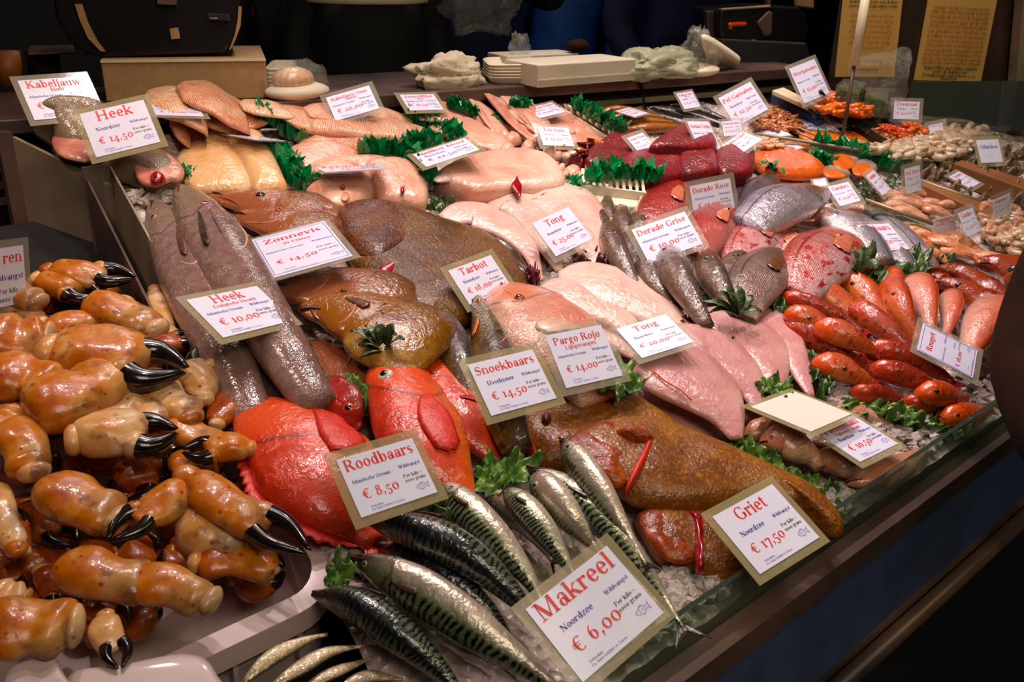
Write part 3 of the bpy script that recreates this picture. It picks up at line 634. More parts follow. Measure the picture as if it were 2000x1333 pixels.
def slab(name, mat, axis, widths, T, h=0., label=None, cat=None, group=None, parent=None, NS=36, seg=18, tp=None, nzamp=0., nzs=20, e=2.3, ridge=0., belly=.25, mirrored=False):
    """fillet-like body along an axis: widths [(u, px)], T thickness, tp thickness profile"""
    ax = spline(axis, NS); h0, h1 = (h if hasattr(h, '__len__') else (h, h)); tp = tp or [(0, .3), (.12, .8), (.4, 1), (.75, .8), (1, .25)]
    C = []; R = []; sd = rnd.random()*70
    for i, q in enumerate(ax):
        u = i/(NS-1); C.append(P(q[0], q[1], lerp(h0, h1, u)+T*.4*max(.3, sinterp(tp, u))))
    n = nrm(C[NS//2]); vs = []; uv = []
    for i in range(NS):
        u = i/(NS-1); t = (C[min(NS-1, i+1)]-C[max(0, i-1)]).normalized(); sdv = t.cross(n).normalized()
        tpx = pxdir(C[i], t); tpx.normalize(); k = abs(pxdir(C[i], sdv).dot(Vector((-tpx.y, tpx.x))))
        r = max(.001, sinterp(widths, u)/2/k); th = T*max(.05, sinterp(tp, u))
        for j in range(seg):
            a = 2*math.pi*j/seg; ca, sa = math.cos(a), math.sin(a); dd = (abs(ca)**e+abs(sa)**e)**(-1/e)
            hh = sa*dd*th*(.6 if sa > 0 else .4); p = C[i]+sdv*ca*dd*r+n*hh
            if ridge and sa > 0: p = p-n*ridge*math.exp(-(ca/.12)**2)
            if nzamp: p = p+n*nzamp*noise.noise(p*nzs+Vector((sd, 0, 0)))*2*(sa > -.1)
            vs.append(p); uv.append((u*L_(C), ca*r*8))
    fs = [(i*seg+k, (i+1)*seg+k, (i+1)*seg+(k+1) % seg, i*seg+(k+1) % seg) for i in range(NS-1) for k in range(seg)]
    fs += [tuple(range(seg)), tuple((NS-1)*seg+k for k in range(seg))[::-1]]
    if parent is None:
        loc = C[NS//2]-n*T*.4; o = mesh_obj(name, vs, fs, M[mat], None, uv=uv, off=loc); o.location = loc
        if label: tag(o, label, cat, group)
    else: o = mesh_obj(name, vs, fs, M[mat], parent, uv=uv, off=parent.location)
    o.data.validate()
    bm = bmesh.new(); bm.from_mesh(o.data); bmesh.ops.recalc_face_normals(bm, faces=bm.faces); bm.to_mesh(o.data); bm.free()
    return o
def L_(C): return sum((C[i+1]-C[i]).length for i in range(len(C)-1))*8
# ---------------------------------------------------------------- a bold serif alphabet drawn as strokes
TK, TN, SV = .118, .042, .036
def S_(x, y0, y1, f='tb', w=None): return ('s', x, y0, y1, f, w or TK)
def l_(a, b, c, d, w=TN): return ('l', a, b, c, d, w)
def a_(cx, cy, rx, ry, a0=0, a1=360, w=None): return ('a', cx, cy, rx, ry, a0, a1, w or TK)
def d_(x, y, r=.065): return ('d', x, y, r)
def arch(x): return [a_(x+.165, .27, .21, .21, 15, 150, .09), S_(x+.32, 0, .30, 'b')]
G = {
 'a': (.46, [a_(.2, .14, .17, .155), S_(.35, .02, .34, '', .11), a_(.24, .33, .165, .155, 10, 150, .09), l_(.33, .02, .46, .03, .045), d_(.12, .37, .05)]),
 'b': (.52, [S_(.11, 0, .7, 't'), a_(.28, .24, .2, .25)]),
 'c': (.44, [a_(.25, .24, .21, .25, 50, 315), d_(.36, .36, .06)]),
 'd': (.53, [a_(.24, .24, .2, .25), S_(.40, 0, .7, 'tb')]),
 'e': (.46, [a_(.24, .24, .205, .25, 0, 318), l_(.08, .25, .43, .25, .042)]),
 'f': (.33, [S_(.15, 0, .56, 'b'), a_(.27, .54, .175, .17, 50, 180, .09), l_(.02, .46, .32, .46, .04), d_(.34, .62, .05)]),
 'g': (.48, [a_(.21, .32, .165, .165), a_(.22, -.10, .2, .12, 0, 360, .06), l_(.12, .18, .10, .05, .05), l_(.10, .05, .34, .02, .08), l_(.32, .42, .46, .46, .06)]),
 'h': (.56, [S_(.11, 0, .7)]+arch(.11)),
 'i': (.24, [S_(.12, 0, .47), d_(.12, .62, .07)]),
 'j': (.25, [S_(.13, -.1, .47, 't'), a_(.04, -.1, .15, .12, 260, 360, .09), d_(.13, .62, .07)]),
 'k': (.54, [S_(.11, 0, .7), l_(.14, .2, .40, .45, .045), l_(.22, .28, .45, .02, .12), l_(.32, .455, .50, .455, .035), l_(.36, .018, .54, .018, .035)]),
 'l': (.25, [S_(.12, 0, .7)]),
 'm': (.82, [S_(.11, 0, .47)]+arch(.11)+arch(.40)),
 'n': (.55, [S_(.11, 0, .47)]+arch(.11)),
 'o': (.48, [a_(.24, .24, .215, .25)]),
 'p': (.53, [S_(.11, -.22, .47), a_(.29, .24, .2, .25)]),
 'q': (.53, [S_(.41, -.22, .47), a_(.24, .24, .2, .25)]),
 'r': (.40, [S_(.11, 0, .47), a_(.29, .27, .17, .2, 60, 150, .09), d_(.34, .40, .065)]),
 's': (.38, [a_(.19, .355, .14, .125, 30, 250, .07), a_(.19, .125, .15, .13, 210, 430, .07), l_(.10, .32, .28, .16, .11)]),
 't': (.33, [S_(.15, .08, .60, ''), l_(.02, .46, .31, .46, .04), a_(.24, .11, .15, .11, 180, 310, .09)]),
 'u': (.56, [S_(.12, .14, .47, 't'), a_(.27, .17, .205, .17, 190, 335, .09), S_(.42, 0, .47, 'tb')]),
 'v': (.48, [l_(.09, .47, .25, .0, .11), l_(.40, .46, .25, .02, .042), l_(.0, .46, .2, .46, .035), l_(.32, .46, .48, .46, .035)]),
 'w': (.70, [l_(.09, .47, .23, .0, .11), l_(.37, .46, .23, .02, .042), l_(.34, .47, .49, .0, .11), l_(.62, .46, .49, .02, .042), l_(.0, .46, .2, .46, .035), l_(.53, .46, .70, .46, .035)]),
 'x': (.48, [l_(.09, .46, .38, .02, .11), l_(.38, .46, .09, .02, .042), l_(.0, .46, .2, .46, .035), l_(.3, .46, .46, .46, .035), l_(.0, .018, .17, .018, .035), l_(.28, .018, .48, .018, .035)]),
 'y': (.48, [l_(.09, .47, .26, .0, .11), l_(.40, .46, .18, -.2, .042), l_(.0, .46, .2, .46, .035), l_(.32, .46, .48, .46, .035), d_(.13, -.17, .055)]),
 'z': (.42, [l_(.04, .455, .38, .455, .045), l_(.34, .44, .08, .03, .1), l_(.04, .02, .39, .02, .045), l_(.055, .36, .055, .46, .04), l_(.375, .02, .375, .13, .04)]),
 'A': (.70, [l_(.10, .02, .33, .7, .045), l_(.33, .7, .58, .02, .125), l_(.2, .24, .48, .24, .04), l_(.0, .018, .2, .018, .036), l_(.46, .018, .7, .018, .036)]),
 'B': (.64, [S_(.14, 0, .7), a_(.30, .53, .22, .17, -90, 90, .11), a_(.31, .19, .27, .19, -90, 90, .12), l_(.1, .68, .32, .68, .04), l_(.1, .02, .32, .02, .04), l_(.14, .36, .32, .36, .04)]),
 'D': (.70, [S_(.14, 0, .7), a_(.30, .35, .35, .35, -90, 90, .125), l_(.1, .68, .32, .68, .04), l_(.1, .02, .32, .02, .04)]),
 'E': (.6, [S_(.14, 0, .7), l_(.14, .68, .54, .68, .04), l_(.14, .02, .56, .02, .04), l_(.14, .36, .4, .36, .04), l_(.54, .56, .54, .7, .04), l_(.56, 0, .56, .16, .04)]),
 'F': (.58, [S_(.14, 0, .7), l_(.14, .68, .54, .68, .04), l_(.14, .36, .4, .36, .04), l_(.54, .54, .54, .7, .04), l_(.4, .28, .4, .44, .036)]),
 'G': (.72, [a_(.36, .35, .32, .36, 50, 345), S_(.58, .05, .32, 't'), l_(.58, .5, .58, .68, .04)]),
 'H': (.76, [S_(.14, 0, .7), S_(.60, 0, .7), l_(.14, .36, .6, .36, .042)]),
 'I': (.32, [S_(.16, 0, .7)]),
 'J': (.42, [S_(.26, .12, .7, 't'), a_(.14, .12, .18, .14, 200, 360, .09), d_(.05, .14, .06)]),
 'K': (.74, [S_(.14, 0, .7), l_(.18, .28, .54, .68, .045), l_(.28, .4, .60, .02, .13), l_(.44, .682, .68, .682, .036), l_(.48, .018, .74, .018, .036)]),
 'L': (.60, [S_(.14, 0, .7), l_(.14, .02, .54, .02, .04), l_(.55, 0, .55, .18, .04)]),
 'M': (.90, [l_(.13, .02, .13, .68, .042), l_(.15, .7, .43, .02, .13), l_(.70, .68, .43, .02, .042), S_(.74, 0, .7, 'tb'), l_(.02, .682, .2, .682, .036), l_(.02, .018, .24, .018, .036)]),
 'N': (.76, [l_(.13, .02, .13, .68, .042), l_(.13, .7, .60, .02, .13), l_(.62, .0, .62, .68, .042), l_(.02, .682, .2, .682, .036), l_(.02, .018, .24, .018, .036), l_(.52, .682, .74, .682, .036)]),
 'O': (.74, [a_(.37, .35, .33, .36)]),
 'P': (.62, [S_(.14, 0, .7), a_(.30, .515, .26, .185, -90, 90, .115), l_(.1, .68, .32, .68, .04), l_(.14, .35, .32, .35, .04)]),
 'R': (.70, [S_(.14, 0, .7), a_(.30, .52, .25, .18, -90, 90, .115), l_(.1, .68, .32, .68, .04), l_(.14, .36, .32, .36, .04), l_(.33, .36, .57, .03, .12), l_(.52, .02, .70, .04, .045)]),
 'S': (.52, [a_(.26, .515, .2, .185, 30, 250, .08), a_(.26, .19, .22, .19, 210, 430, .08), l_(.13, .46, .41, .25, .14), l_(.45, .5, .45, .68, .036), l_(.05, .03, .05, .22, .036)]),
 'T': (.66, [S_(.33, 0, .7, 'b'), l_(.04, .68, .62, .68, .042), l_(.05, .52, .05, .7, .042), l_(.61, .52, .61, .7, .042)]),
 'V': (.70, [l_(.13, .69, .37, .0, .13), l_(.60, .68, .38, .02, .045), l_(.0, .682, .25, .682, .036), l_(.48, .682, .70, .682, .036)]),
 'W': (1.0, [l_(.13, .69, .33, .0, .12), l_(.53, .68, .33, .02, .045), l_(.48, .69, .68, .0, .12), l_(.88, .68, .68, .02, .045), l_(.0, .682, .25, .682, .036), l_(.78, .682, 1.0, .682, .036), l_(.4, .682, .6, .682, .036)]),
 'Z': (.62, [l_(.06, .68, .56, .68, .045), l_(.50, .66, .10, .04, .12), l_(.06, .02, .57, .02, .045), l_(.075, .53, .075, .7, .04), l_(.56, 0, .56, .17, .04)]),
 '0': (.54, [a_(.27, .24, .235, .25)]),
 '1': (.34, [S_(.18, 0, .48, 'b'), l_(.06, .40, .18, .47, .05)]),
 '2': (.46, [a_(.22, .34, .16, .145, -30, 160, .1), l_(.36, .29, .06, .03, .05), l_(.05, .04, .40, .04, .085), l_(.41, .02, .41, .15, .04)]),
 '3': (.46, [a_(.2, .35, .15, .13, -60, 150, .09), a_(.2, .02, .19, .2, -150, 80, .1)]),
 '4': (.52, [S_(.34, -.2, .48, 'b', .11), l_(.34, .47, .03, .03, .042), l_(.03, .02, .5, .02, .045)]),
 '5': (.46, [l_(.12, .45, .38, .45, .08), l_(.11, .45, .09, .2, .04), a_(.2, .02, .2, .21, -150, 120, .1)]),
 '6': (.52, [a_(.26, .22, .2, .22), a_(.34, .3, .28, .4, 100, 190, .09)]),
 '7': (.46, [l_(.05, .45, .42, .45, .08), l_(.41, .44, .2, -.2, .1), l_(.055, .34, .055, .48, .04)]),
 '8': (.50, [a_(.25, .52, .16, .17, 0, 360, .09), a_(.25, .18, .2, .2, 0, 360, .1)]),
 '9': (.50, [a_(.23, .26, .19, .21), a_(.15, .17, .28, .38, -80, 10, .09)]),
 ',': (.24, [d_(.12, .055, .062), l_(.15, .04, .07, -.13, .05)]), '.': (.22, [d_(.11, .055, .062)]), "'": (.2, [l_(.1, .7, .1, .52, .07)]),
 '=': (.46, [l_(.06, .32, .40, .32, .05), l_(.06, .18, .40, .18, .05)]), '(': (.28, [a_(.28, .27, .2, .42, 115, 245, .07)]), ')': (.28, [a_(.0, .27, .2, .42, -65, 65, .07)]),
 '&': (.7, [a_(.26, .53, .14, .16, 0, 360, .08), a_(.24, .18, .2, .19, 40, 400, .1), l_(.18, .46, .58, .02, .1)]), '-': (.3, [l_(.04, .24, .26, .24, .06)]),
 '€': (.66, [a_(.40, .33, .28, .35, 50, 310, .12), l_(.02, .40, .44, .40, .045), l_(.02, .27, .42, .27, .045)]),
 ':': (.22, [d_(.11, .055, .06), d_(.11, .38, .06)]),
}
G['ë'] = (G['e'][0], G['e'][1]+[d_(.14, .62, .05), d_(.33, .62, .05)])
def glyph2d(ch, q):
    """list of convex quads/polys (2D) for one character"""
    out = []
    for pr in G[ch][1]:
        k = pr[0]
        if k == 's':
            _, x, y0, y1, f, wd = pr; h = wd/2; out.append([(x-h, y0), (x+h, y0), (x+h, y1), (x-h, y1)])
            e = h+.055
            if 't' in f: out.append([(x-e, y1-SV), (x+h, y1-SV), (x+h, y1), (x-e, y1)])
            if 'b' in f: out.append([(x-e, y0), (x+e, y0), (x+e, y0+SV), (x-e, y0+SV)])
        elif k == 'l':
            _, a, b, c, d, wd = pr; L = math.hypot(c-a, d-b) or 1; nx, ny = -(d-b)/L*wd/2, (c-a)/L*wd/2
            if abs(c-a) > abs(d-b)*3 or abs(d-b) > abs(c-a)*3: out.append([(a-nx, b-ny), (c-nx, d-ny), (c+nx, d+ny), (a+nx, b+ny)])
            else:
                hw = wd/2*L/abs(d-b); out.append([(a-hw, b), (a+hw, b), (c+hw, d), (c-hw, d)])
        elif k == 'a':
            _, cx, cy, rx, ry, a0, a1, wd = pr; n = max(3, int(q*abs(a1-a0)/360)); P0 = None
            for i in range(n+1):
                t = math.radians(a0+(a1-a0)*i/n); o = (cx+rx*math.cos(t), cy+ry*math.sin(t)); ii = (cx+(rx-wd)*math.cos(t), cy+(ry-TN)*math.sin(t))
                if P0: out.append([P0[1], P0[0], o, ii])
                P0 = (o, ii)
        elif k == 'd':
            _, x, y, r = pr; n = 8; out.append([(x+r*math.cos(2*math.pi*i/n), y+r*math.sin(2*math.pi*i/n)) for i in range(n)])
    return out
def text_width(s): return sum(.28 if c == ' ' else G[c][0]+.02 for c in s if c == ' ' or c in G)
def text_mesh(items, O, ux, uy, un, q=16, z=.0016):
    """items: (string, x, y, size, align, xscale) on the card plane, metres from its lower left corner"""
    m = MB()
    for it in items:
        s, x, y, sz, al = it[:5]; xs = it[5] if len(it) > 5 else 1.
        s = ''.join(c for c in s if c == ' ' or c in G); wd = text_width(s)*sz*xs
        if al == 'c': x -= wd/2
        elif al == 'r': x -= wd
        for c in s:
            if c == ' ': x += .28*sz*xs; continue
            for poly in glyph2d(c, q):
                m.add([O+ux*(x+px*sz*xs)+uy*(y+py*sz)+un*z for px, py in poly], [tuple(range(len(poly)))])
            x += (G[c][0]+.02)*sz*xs
    return m
def solve_card(cor, hc, ratio=1.3, nprior=None, wn=6., width=None):
    cx = sum(c[0] for c in cor)/4; cy = sum(c[1] for c in cor)/4; C0 = P(cx, cy, hc)
    n0 = (nrm(C0)*.5+(CO-C0).normalized()*.6).normalized() if nprior is None else Vector(nprior).normalized()
    def onp(x, y):
        d = ray(x, y); return CO+d*((C0-CO).dot(n0)/d.dot(n0))
    q = [onp(*c) for c in cor]; u = ((q[1]-q[0])+(q[2]-q[3])).normalized(); v = n0.cross(u)
    w0 = ((q[1]-q[0]).length+(q[2]-q[3]).length)/2; h0 = ((q[3]-q[0]).length+(q[2]-q[1]).length)/2
    R0 = Matrix((u, v, n0)).transposed()
    def build(pv):
        r = Vector(pv[:3]); Rm = (Matrix.Rotation(r.length, 3, r) if r.length > 1e-9 else Matrix.Identity(3)) @ R0
        a, b, n = Rm.col[0], Rm.col[1], Rm.col[2]; c = C0+CF*pv[5]*0; wd, ht = pv[3], pv[4]
        return [c-a*wd/2+b*ht/2, c+a*wd/2+b*ht/2, c+a*wd/2-b*ht/2, c-a*wd/2-b*ht/2], a, b, n
    def res(pv):
        k, a, b, n = build(pv); o = []
        for p, c in zip(k, cor):
            x = proj(p); o += [x[0]-c[0], x[1]-c[1]]
        o += [(pv[3]/pv[4]-ratio)*8]+[(n[i]-n0[i])*wn for i in range(3)]
        return np.array(o)
    pv = np.array([0, 0, 0, w0, h0, 0.]); 
    for it in range(30):
        r = res(pv); J = np.zeros((len(r), 5))
        for k in range(5):
            e = 1e-4; p2 = pv.copy(); p2[k] += e; J[:, k] = (res(p2)-r)/e
        st = np.linalg.solve(J.T@J+np.eye(5)*1e-3, -J.T@r); pv[:5] += st*.7
    k, a, b, n = build(pv)
    return k, a, b, n, pv[3], pv[4]
FISHLOGO = [l_(0, .5, .3, .8, .05), l_(.3, .8, .9, .9, .05), l_(.9, .9, 1.5, .62, .05), l_(1.5, .62, 1.8, .9, .05), l_(1.8, .9, 1.7, .5, .05), l_(1.7, .5, 1.8, .1, .05), l_(1.8, .1, 1.5, .4, .05), l_(1.5, .4, .9, .12, .05), l_(.9, .12, .3, .2, .05), l_(.3, .2, 0, .5, .05), d_(.28, .56, .06), l_(.55, .75, .5, .25, .05), l_(.75, .62, 1.35, .58, .04), l_(.75, .42, 1.3, .44, .04), l_(.6, .88, 1., 1.05, .05), l_(1., 1.05, 1.1, .86, .05), l_(.7, .12, .9, -.05, .05)]
def card(cor, name1, price='', origin='Noordzee', wild='Wildvangst', sub='', hc=.05, label='', m=.012, lam='lam', q=16, ratio=1.3, s1=1., sp=1., kilo=True, logo=True, small=True, nprior=None, blank=False, wn=6., frame=False, blue=False, lines=None, group=None, margins=None):
    k, a, b, n, W, H = solve_card(cor, hc, ratio, nprior, wn)
    TL, TR, BR, BL = k; root = thing('price_card', (BL+BR)/2, label, 'price card', group or 'fish price cards')
    ml, mr, mt, mb = margins or (m, m, m, m)
    ms = MB(); lo = BL-a*ml-b*mb-n*.0011; e1 = a*(W+ml+mr); e2 = b*(H+mt+mb)
    ms.prism([lo, lo+e1, lo+e1+e2, lo+e2], [lo+n*.001, lo+e1+n*.001, lo+e1+e2+n*.001, lo+e2+n*.001]); ms.build('plastic_sleeve', M[lam], root)
    ms = MB(); ms.prism([BL, BR, TR, TL], [x+n*.001 for x in (BL, BR, TR, TL)]); ms.build('paper_insert', M['paper_blank' if blank else 'paper'], root)
    if blank: return root
    u = W/100.; O = BL
    def put(nm, items, mat, qq=q):
        items = [(t, x*u, y*H/100, s*u, al, *(r or ())) for t, x, y, s, al, *r in items if t]
        items = [i for i in items if i[0].strip()]
        if items: text_mesh(items, O, a, b, n, qq).build(nm, M[mat], root)
    if lines:
        for nm, items, mat in lines: put(nm, items, mat)
        return root
    sz = min(21.5*s1, 90/text_width(name1)); xs = 1.
    red = [(name1, 50, 76, sz, 'c')]
    if sub: red = [(name1, 50, 79, sz*.92, 'c'), (sub, 52, 67.5, min(9.5, 60/text_width(sub)), 'c')]
    put('product_name', red, 'ink_red'); put('price', [(price, 12, 26, 17*sp, 'l')], 'ink_red')
    put('origin_line', [(origin, 6 if len(origin) > 10 else 14, 54, 5.9 if len(origin) > 10 else 9, 'l')], 'ink_blue'); put('catch_line', [(wild, 96, 56, 5.9, 'r')], 'ink_blue')
    if kilo: put('weight_note', [('Per kilo =', 93, 39, 6, 'r'), ('1000 gram', 95, 31, 6, 'r')], 'ink_brown', 8)
    if small: put('seller_line', [('Volendam', 16, 10, 3.6, 'l'), ('Fa. Siem Schilder & Zonen', 16, 5, 3.6, 'l')], 'ink_violet', 6)
    if logo:
        ms = MB(); G['~'] = (1.8, FISHLOGO)
        for poly in glyph2d('~', 8): ms.add([O+a*(78+px*9)*u+b*(12*H/100+py*9*u)+n*.0016 for px, py in poly], [tuple(range(len(poly)))])
        ms.build('fish_emblem', M['ink_violet'], root)
    if frame:
        ms = MB()
        for x0, y0, x1, y1 in ((3, 4, 97, 4), (97, 4, 97, 96), (97, 96, 3, 96), (3, 96, 3, 4)):
            p0 = O+a*x0*u+b*y0*H/100+n*.0015; p1 = O+a*x1*u+b*y1*H/100+n*.0015; d = (p1-p0).normalized().cross(n)*.0004
            ms.add([p0-d, p0+d, p1+d, p1-d], [(0, 1, 2, 3)])
        ms.build('border_line', M['ink_blue'], root)
    return root
# ---------------------------------------------------------------- the market stall itself
def xleft(y): return .455+.155*(y-.8)
def struct_box(name, c, sx, sy, sz, mat, Mx=None, bevel=0, kind='structure'):
    m = MB(); m.box((0, 0, 0), sx, sy, sz, Mx); o = m.build(name, M[mat], off=Vector((0, 0, 0)), bevel=bevel); o.location = c; tag(o, kind=kind); return o
struct_box('floor', (2.5, 1.5, -.02), 12, 9, .04, 'floor')
struct_box('wall_back', (3.0, 4.2, 1.6), 9, .08, 3.2, 'wall')
struct_box('ceiling', (2.5, 1.5, 3.42), 12, 9, .04, 'wall')
WA = P(1745, 238, 0); WB = P(1995, 264, 0); WD = Vector((WB.x-WA.x, WB.y-WA.y, 0)).normalized(); WN = Vector((WD.y, -WD.x, 0))
def wline(x): return WA.y+(x-WA.x)*WD.y/WD.x
# crushed ice bed
def ice_bed():
    nx, ny = 300, 130; vs = []; 
    for i in range(nx+1):
        for j in range(ny+1):
            v = j/ny; y0 = YF; 
            x = lerp(0, 1, i/nx); yy = lerp(YF, 1, v)
            X = xleft(y0)+(4.9-xleft(y0))*(i/nx)**1.25; yb = min(yback(X)+.02, wline(X)-.01); y = lerp(YF, yb, v); X = max(X, 0)+(.155*(y-YF))*(1-i/nx)
            n = noise.noise(Vector((X*28, y*28, 0)))*.006+noise.noise(Vector((X*70, y*70, 4)))*.004
            vs.append((X, y, zbed(X, y)-.004+n))
    fs = [(i*(ny+1)+j, (i+1)*(ny+1)+j, (i+1)*(ny+1)+j+1, i*(ny+1)+j+1) for i in range(nx) for j in range(ny)]
    o = mesh_obj('crushed_ice_bed', vs, fs, M['bedice']); tag(o, 'pale crushed ice bed under all the fish on the counter', 'crushed ice', kind='stuff')
ice_bed()
def ice_chunks():
    m = MB(); r = random.Random(5)
    spots = [((1300, 1330), (1110, 1220), 230), ((1700, 1900), (800, 900), 170), ((1640, 1760), (840, 960), 150), ((1590, 1660), (960, 1000), 50), ((1620, 1680), (760, 790), 40), ((1860, 1960), (700, 800), 90),
             ((900, 1010), (385, 405), 50), ((1080, 1170), (520, 545), 70), ((780, 860), (390, 420), 40), ((1300, 1450), (1120, 1180), 140), ((1170, 1340), (1200, 1320), 120), ((1560, 1700), (360, 400), 60), ((255, 340), (370, 400), 60), ((1290, 1330), (380, 420), 20),
             ((1700, 1790), (600, 690), 40), ((640, 760), (1070, 1120), 60), ((560, 640), (1180, 1300), 30)]
    for (xa, xb), (ya, yb), n in spots:
        for _ in range(n):
            p = P(r.uniform(xa, xb), r.uniform(ya, yb), .004+r.random()*.008)
            if p.y < YF+.012 or p.x < xleft(p.y)+.01: continue
            s = r.uniform(.004, .011); Mx = Matrix.Rotation(r.random()*6, 3, 'Z') @ Matrix.Rotation(r.uniform(-.7, .7), 3, 'X') @ Matrix.Rotation(r.uniform(-.7, .7), 3, 'Y')
            vs = [Mx @ Vector((x*s*r.uniform(.6, 1.2), y*s*r.uniform(.6, 1.1), z*s*r.uniform(.35, .6))) for x in (-1, 1) for y in (-1, 1) for z in (-1, 1)]
            m.add([p+v for v in vs], [(0,1,3,2),(4,6,7,5),(0,4,5,1),(2,3,7,6),(0,2,6,4),(1,5,7,3)])
    o = m.build('loose_ice_lumps', M['ice']); tag(o, 'loose lumps of crushed ice between the fish near the front edge', 'ice lumps', kind='stuff')
ice_chunks()
# counter body
m = MB(); xa, xb = .28, 4.9
m.box(((xa+xb)/2, .5, .66), xb-xa, .02, .07)
m.box(((xa+xb)/2, 1.25, .60), xb-xa, 1.36, .05)
root = thing('display_counter', (2.0, .9, 0), 'long steel display counter carrying the ice and all the fish', 'counter')
# tray channel, steel
def bar(m, a, b, wy, wz):
    a = Vector(a); b = Vector(b); d = (b-a).normalized(); s = d.cross(Vector((0, 0, 1))).normalized()*wy/2; u = Vector((0, 0, wz/2))
    m.add([a-s-u, a+s-u, a+s+u, a-s+u, b-s-u, b+s-u, b+s+u, b-s+u], [(0,1,2,3),(7,6,5,4),(0,4,5,1),(1,5,6,2),(2,6,7,3),(3,7,4,0)])
m = MB(); m.box(((xa+xb)/2, 1.20, .64), xb-xa-.02, 1.20, .06); m.build('tray_base', M['steel_dark'], root)
m = MB(); bar(m, (xa, .528, .700), (xb, .528, .700), .034, .04); m.build('front_channel', M['steel_dark'], root)
m = MB(); bar(m, (xa, .549, .738), (xb, .549, .738), .008, .095); m.build('glass_front_edge', M['glass'], root)
A = Vector((.795, .51, .7)); D = Vector((.568, -.0, 0)).normalized()
A = Pz(1320, 1330, .70); B = Pz(1852, 932, .70); D = (B-A).normalized()
m = MB(); m.tube([A-D*.5, A+D*.3, A+D*1.2, A+D*3.5], .018, 20); m.build('front_rail', M['rail'], root, True)
# blue front panel below the rail and the dark plinth
S0 = A-D*.6; S1 = A+D*3.5; nn = Vector((D.y, -D.x, 0)); nn = nn if nn.y < 0 else -nn
def strip(m, za, oa, zb, ob, th=.012):
    z = Vector((0, 0, 1)); k = [S0+nn*oa, S1+nn*oa, S1+nn*ob, S0+nn*ob]; zz = [za, za, zb, zb]
    k = [Vector((q.x, q.y, h)) for q, h in zip(k, zz)]; m.prism([q-nn*th for q in k], k)
YP = A.y-.02; zt = Py(1780, 1200, YP-.03).z
m = MB(); strip(m, .685, .012, zt, .03); m.build('blue_panel', M['bluepanel'], root)
m = MB(); strip(m, zt, .036, zt-.008, .038); m.build('panel_trim_strip', M['steel_dark'], root)
m = MB(); strip(m, zt-.008, .034, .02, .0); m.build('plinth', M['blackmatte'], root)
m = MB(); zb_ = Py(1860, 1175, YP-.05).z; p0 = Vector((S0.x, S0.y, zb_))+nn*.05; p1 = Vector((S1.x, S1.y, zb_))+nn*.05; m.tube([p0, p1], .016, 12); m.build('bumper_rail', M['steel_dark'], root, True)
# left end cheek of the bed: tall steel panel and channel divider
root = thing('counter_end_panel', (.60, 2.05, .5), 'steel end panel at the left of the counter, beside the crab claws', 'panel')
def leftpt(y, dx=0, dz=0): return Vector((xleft(y)+dx, y, zbed(xleft(y), y)+dz))
ea, eb = P(30, 266, .015), P(240, 370, .015); dz = Vector((0, 0, .42)); b = [ea-dz, eb-dz, eb, ea]
m = MB(); m.prism(b, [q+Vector((-.008, -.004, 0)) for q in b]); m.build('upper_sheet', M['steel'], root)
m = MB(); m.box(ea+Vector((-.02, .01, -.22)), .03, .03, .46); m.build('corner_post', M['steel_dark'], root)
root = thing('divider_channel', (.5, 1.2, .7), 'steel channel divider running down beside the two long hakes', 'divider')
ys = [1.18+i*(1.93-1.18)/12 for i in range(13)]
m = MB()
for i in range(12):
    a, b2 = ys[i], ys[i+1]
    q = [leftpt(a, -.052, -.2), leftpt(b2, -.052, -.2), leftpt(b2, -.052, .035), leftpt(a, -.052, .035)]; m.prism(q, [v+Vector((.004, 0, 0)) for v in q])
m.build('outer_sheet', M['steel_dark'], root)
m = MB()
for i in range(12):
    a, b2 = ys[i], ys[i+1]
    q = [leftpt(a, -.016, -.1), leftpt(b2, -.016, -.1), leftpt(b2, -.002, .05), leftpt(a, -.002, .05)]; m.prism(q, [v+Vector((.004, 0, 0)) for v in q])
m.build('inner_sheet', M['steel'], root)
m = MB(); q = [leftpt(1.93, -.055, -.2), leftpt(1.93, 0, -.2), leftpt(1.93, 0, .055), leftpt(1.93, -.055, .055)]; m.prism(q, [v+Vector((0, .006, 0)) for v in q]); m.build('end_cap', M['steel'], root)
# ---- back shelf
SX0, SX1 = .2, 2.95
def shelfpt(x, off=0, z=1.2): return Vector((x+off*.169, 2.087-.169*(x-1.073)+off, z))
root = thing('back_shelf', (1.6, 2.1, .6), 'long steel back shelf behind the fish holding scales and packaging', 'shelf')
m = MB(); q = [shelfpt(SX0), shelfpt(SX1), shelfpt(SX1, .42), shelfpt(SX0, .42)]; m.prism([v-Vector((0, 0, .034)) for v in q], q); m.build('shelf_top', M['steel_dark'], root, bevel=.004)
for k, (z, o) in enumerate(((1.128, .028), (1.092, .03), (1.056, .03), (1.02, .03))):
    m = MB(); q = [shelfpt(SX0, o), shelfpt(SX1, o), shelfpt(SX1, o+.012), shelfpt(SX0, o+.012)]; m.prism([v-Vector((0, 0, 1.2-z+.008)) for v in q], [v-Vector((0, 0, 1.2-z-.008)) for v in q]); m.build('vent_strip', M['steel' if k == 0 else 'steel_dark'], root)
m = MB(); q = [shelfpt(SX0, .05), shelfpt(SX1, .05), shelfpt(SX1, .38), shelfpt(SX0, .38)]; m.prism([v-Vector((0, 0, 1.2)) for v in q], [v-Vector((0, 0, .036)) for v in q]); m.build('cabinet', M['blackmatte'], root)
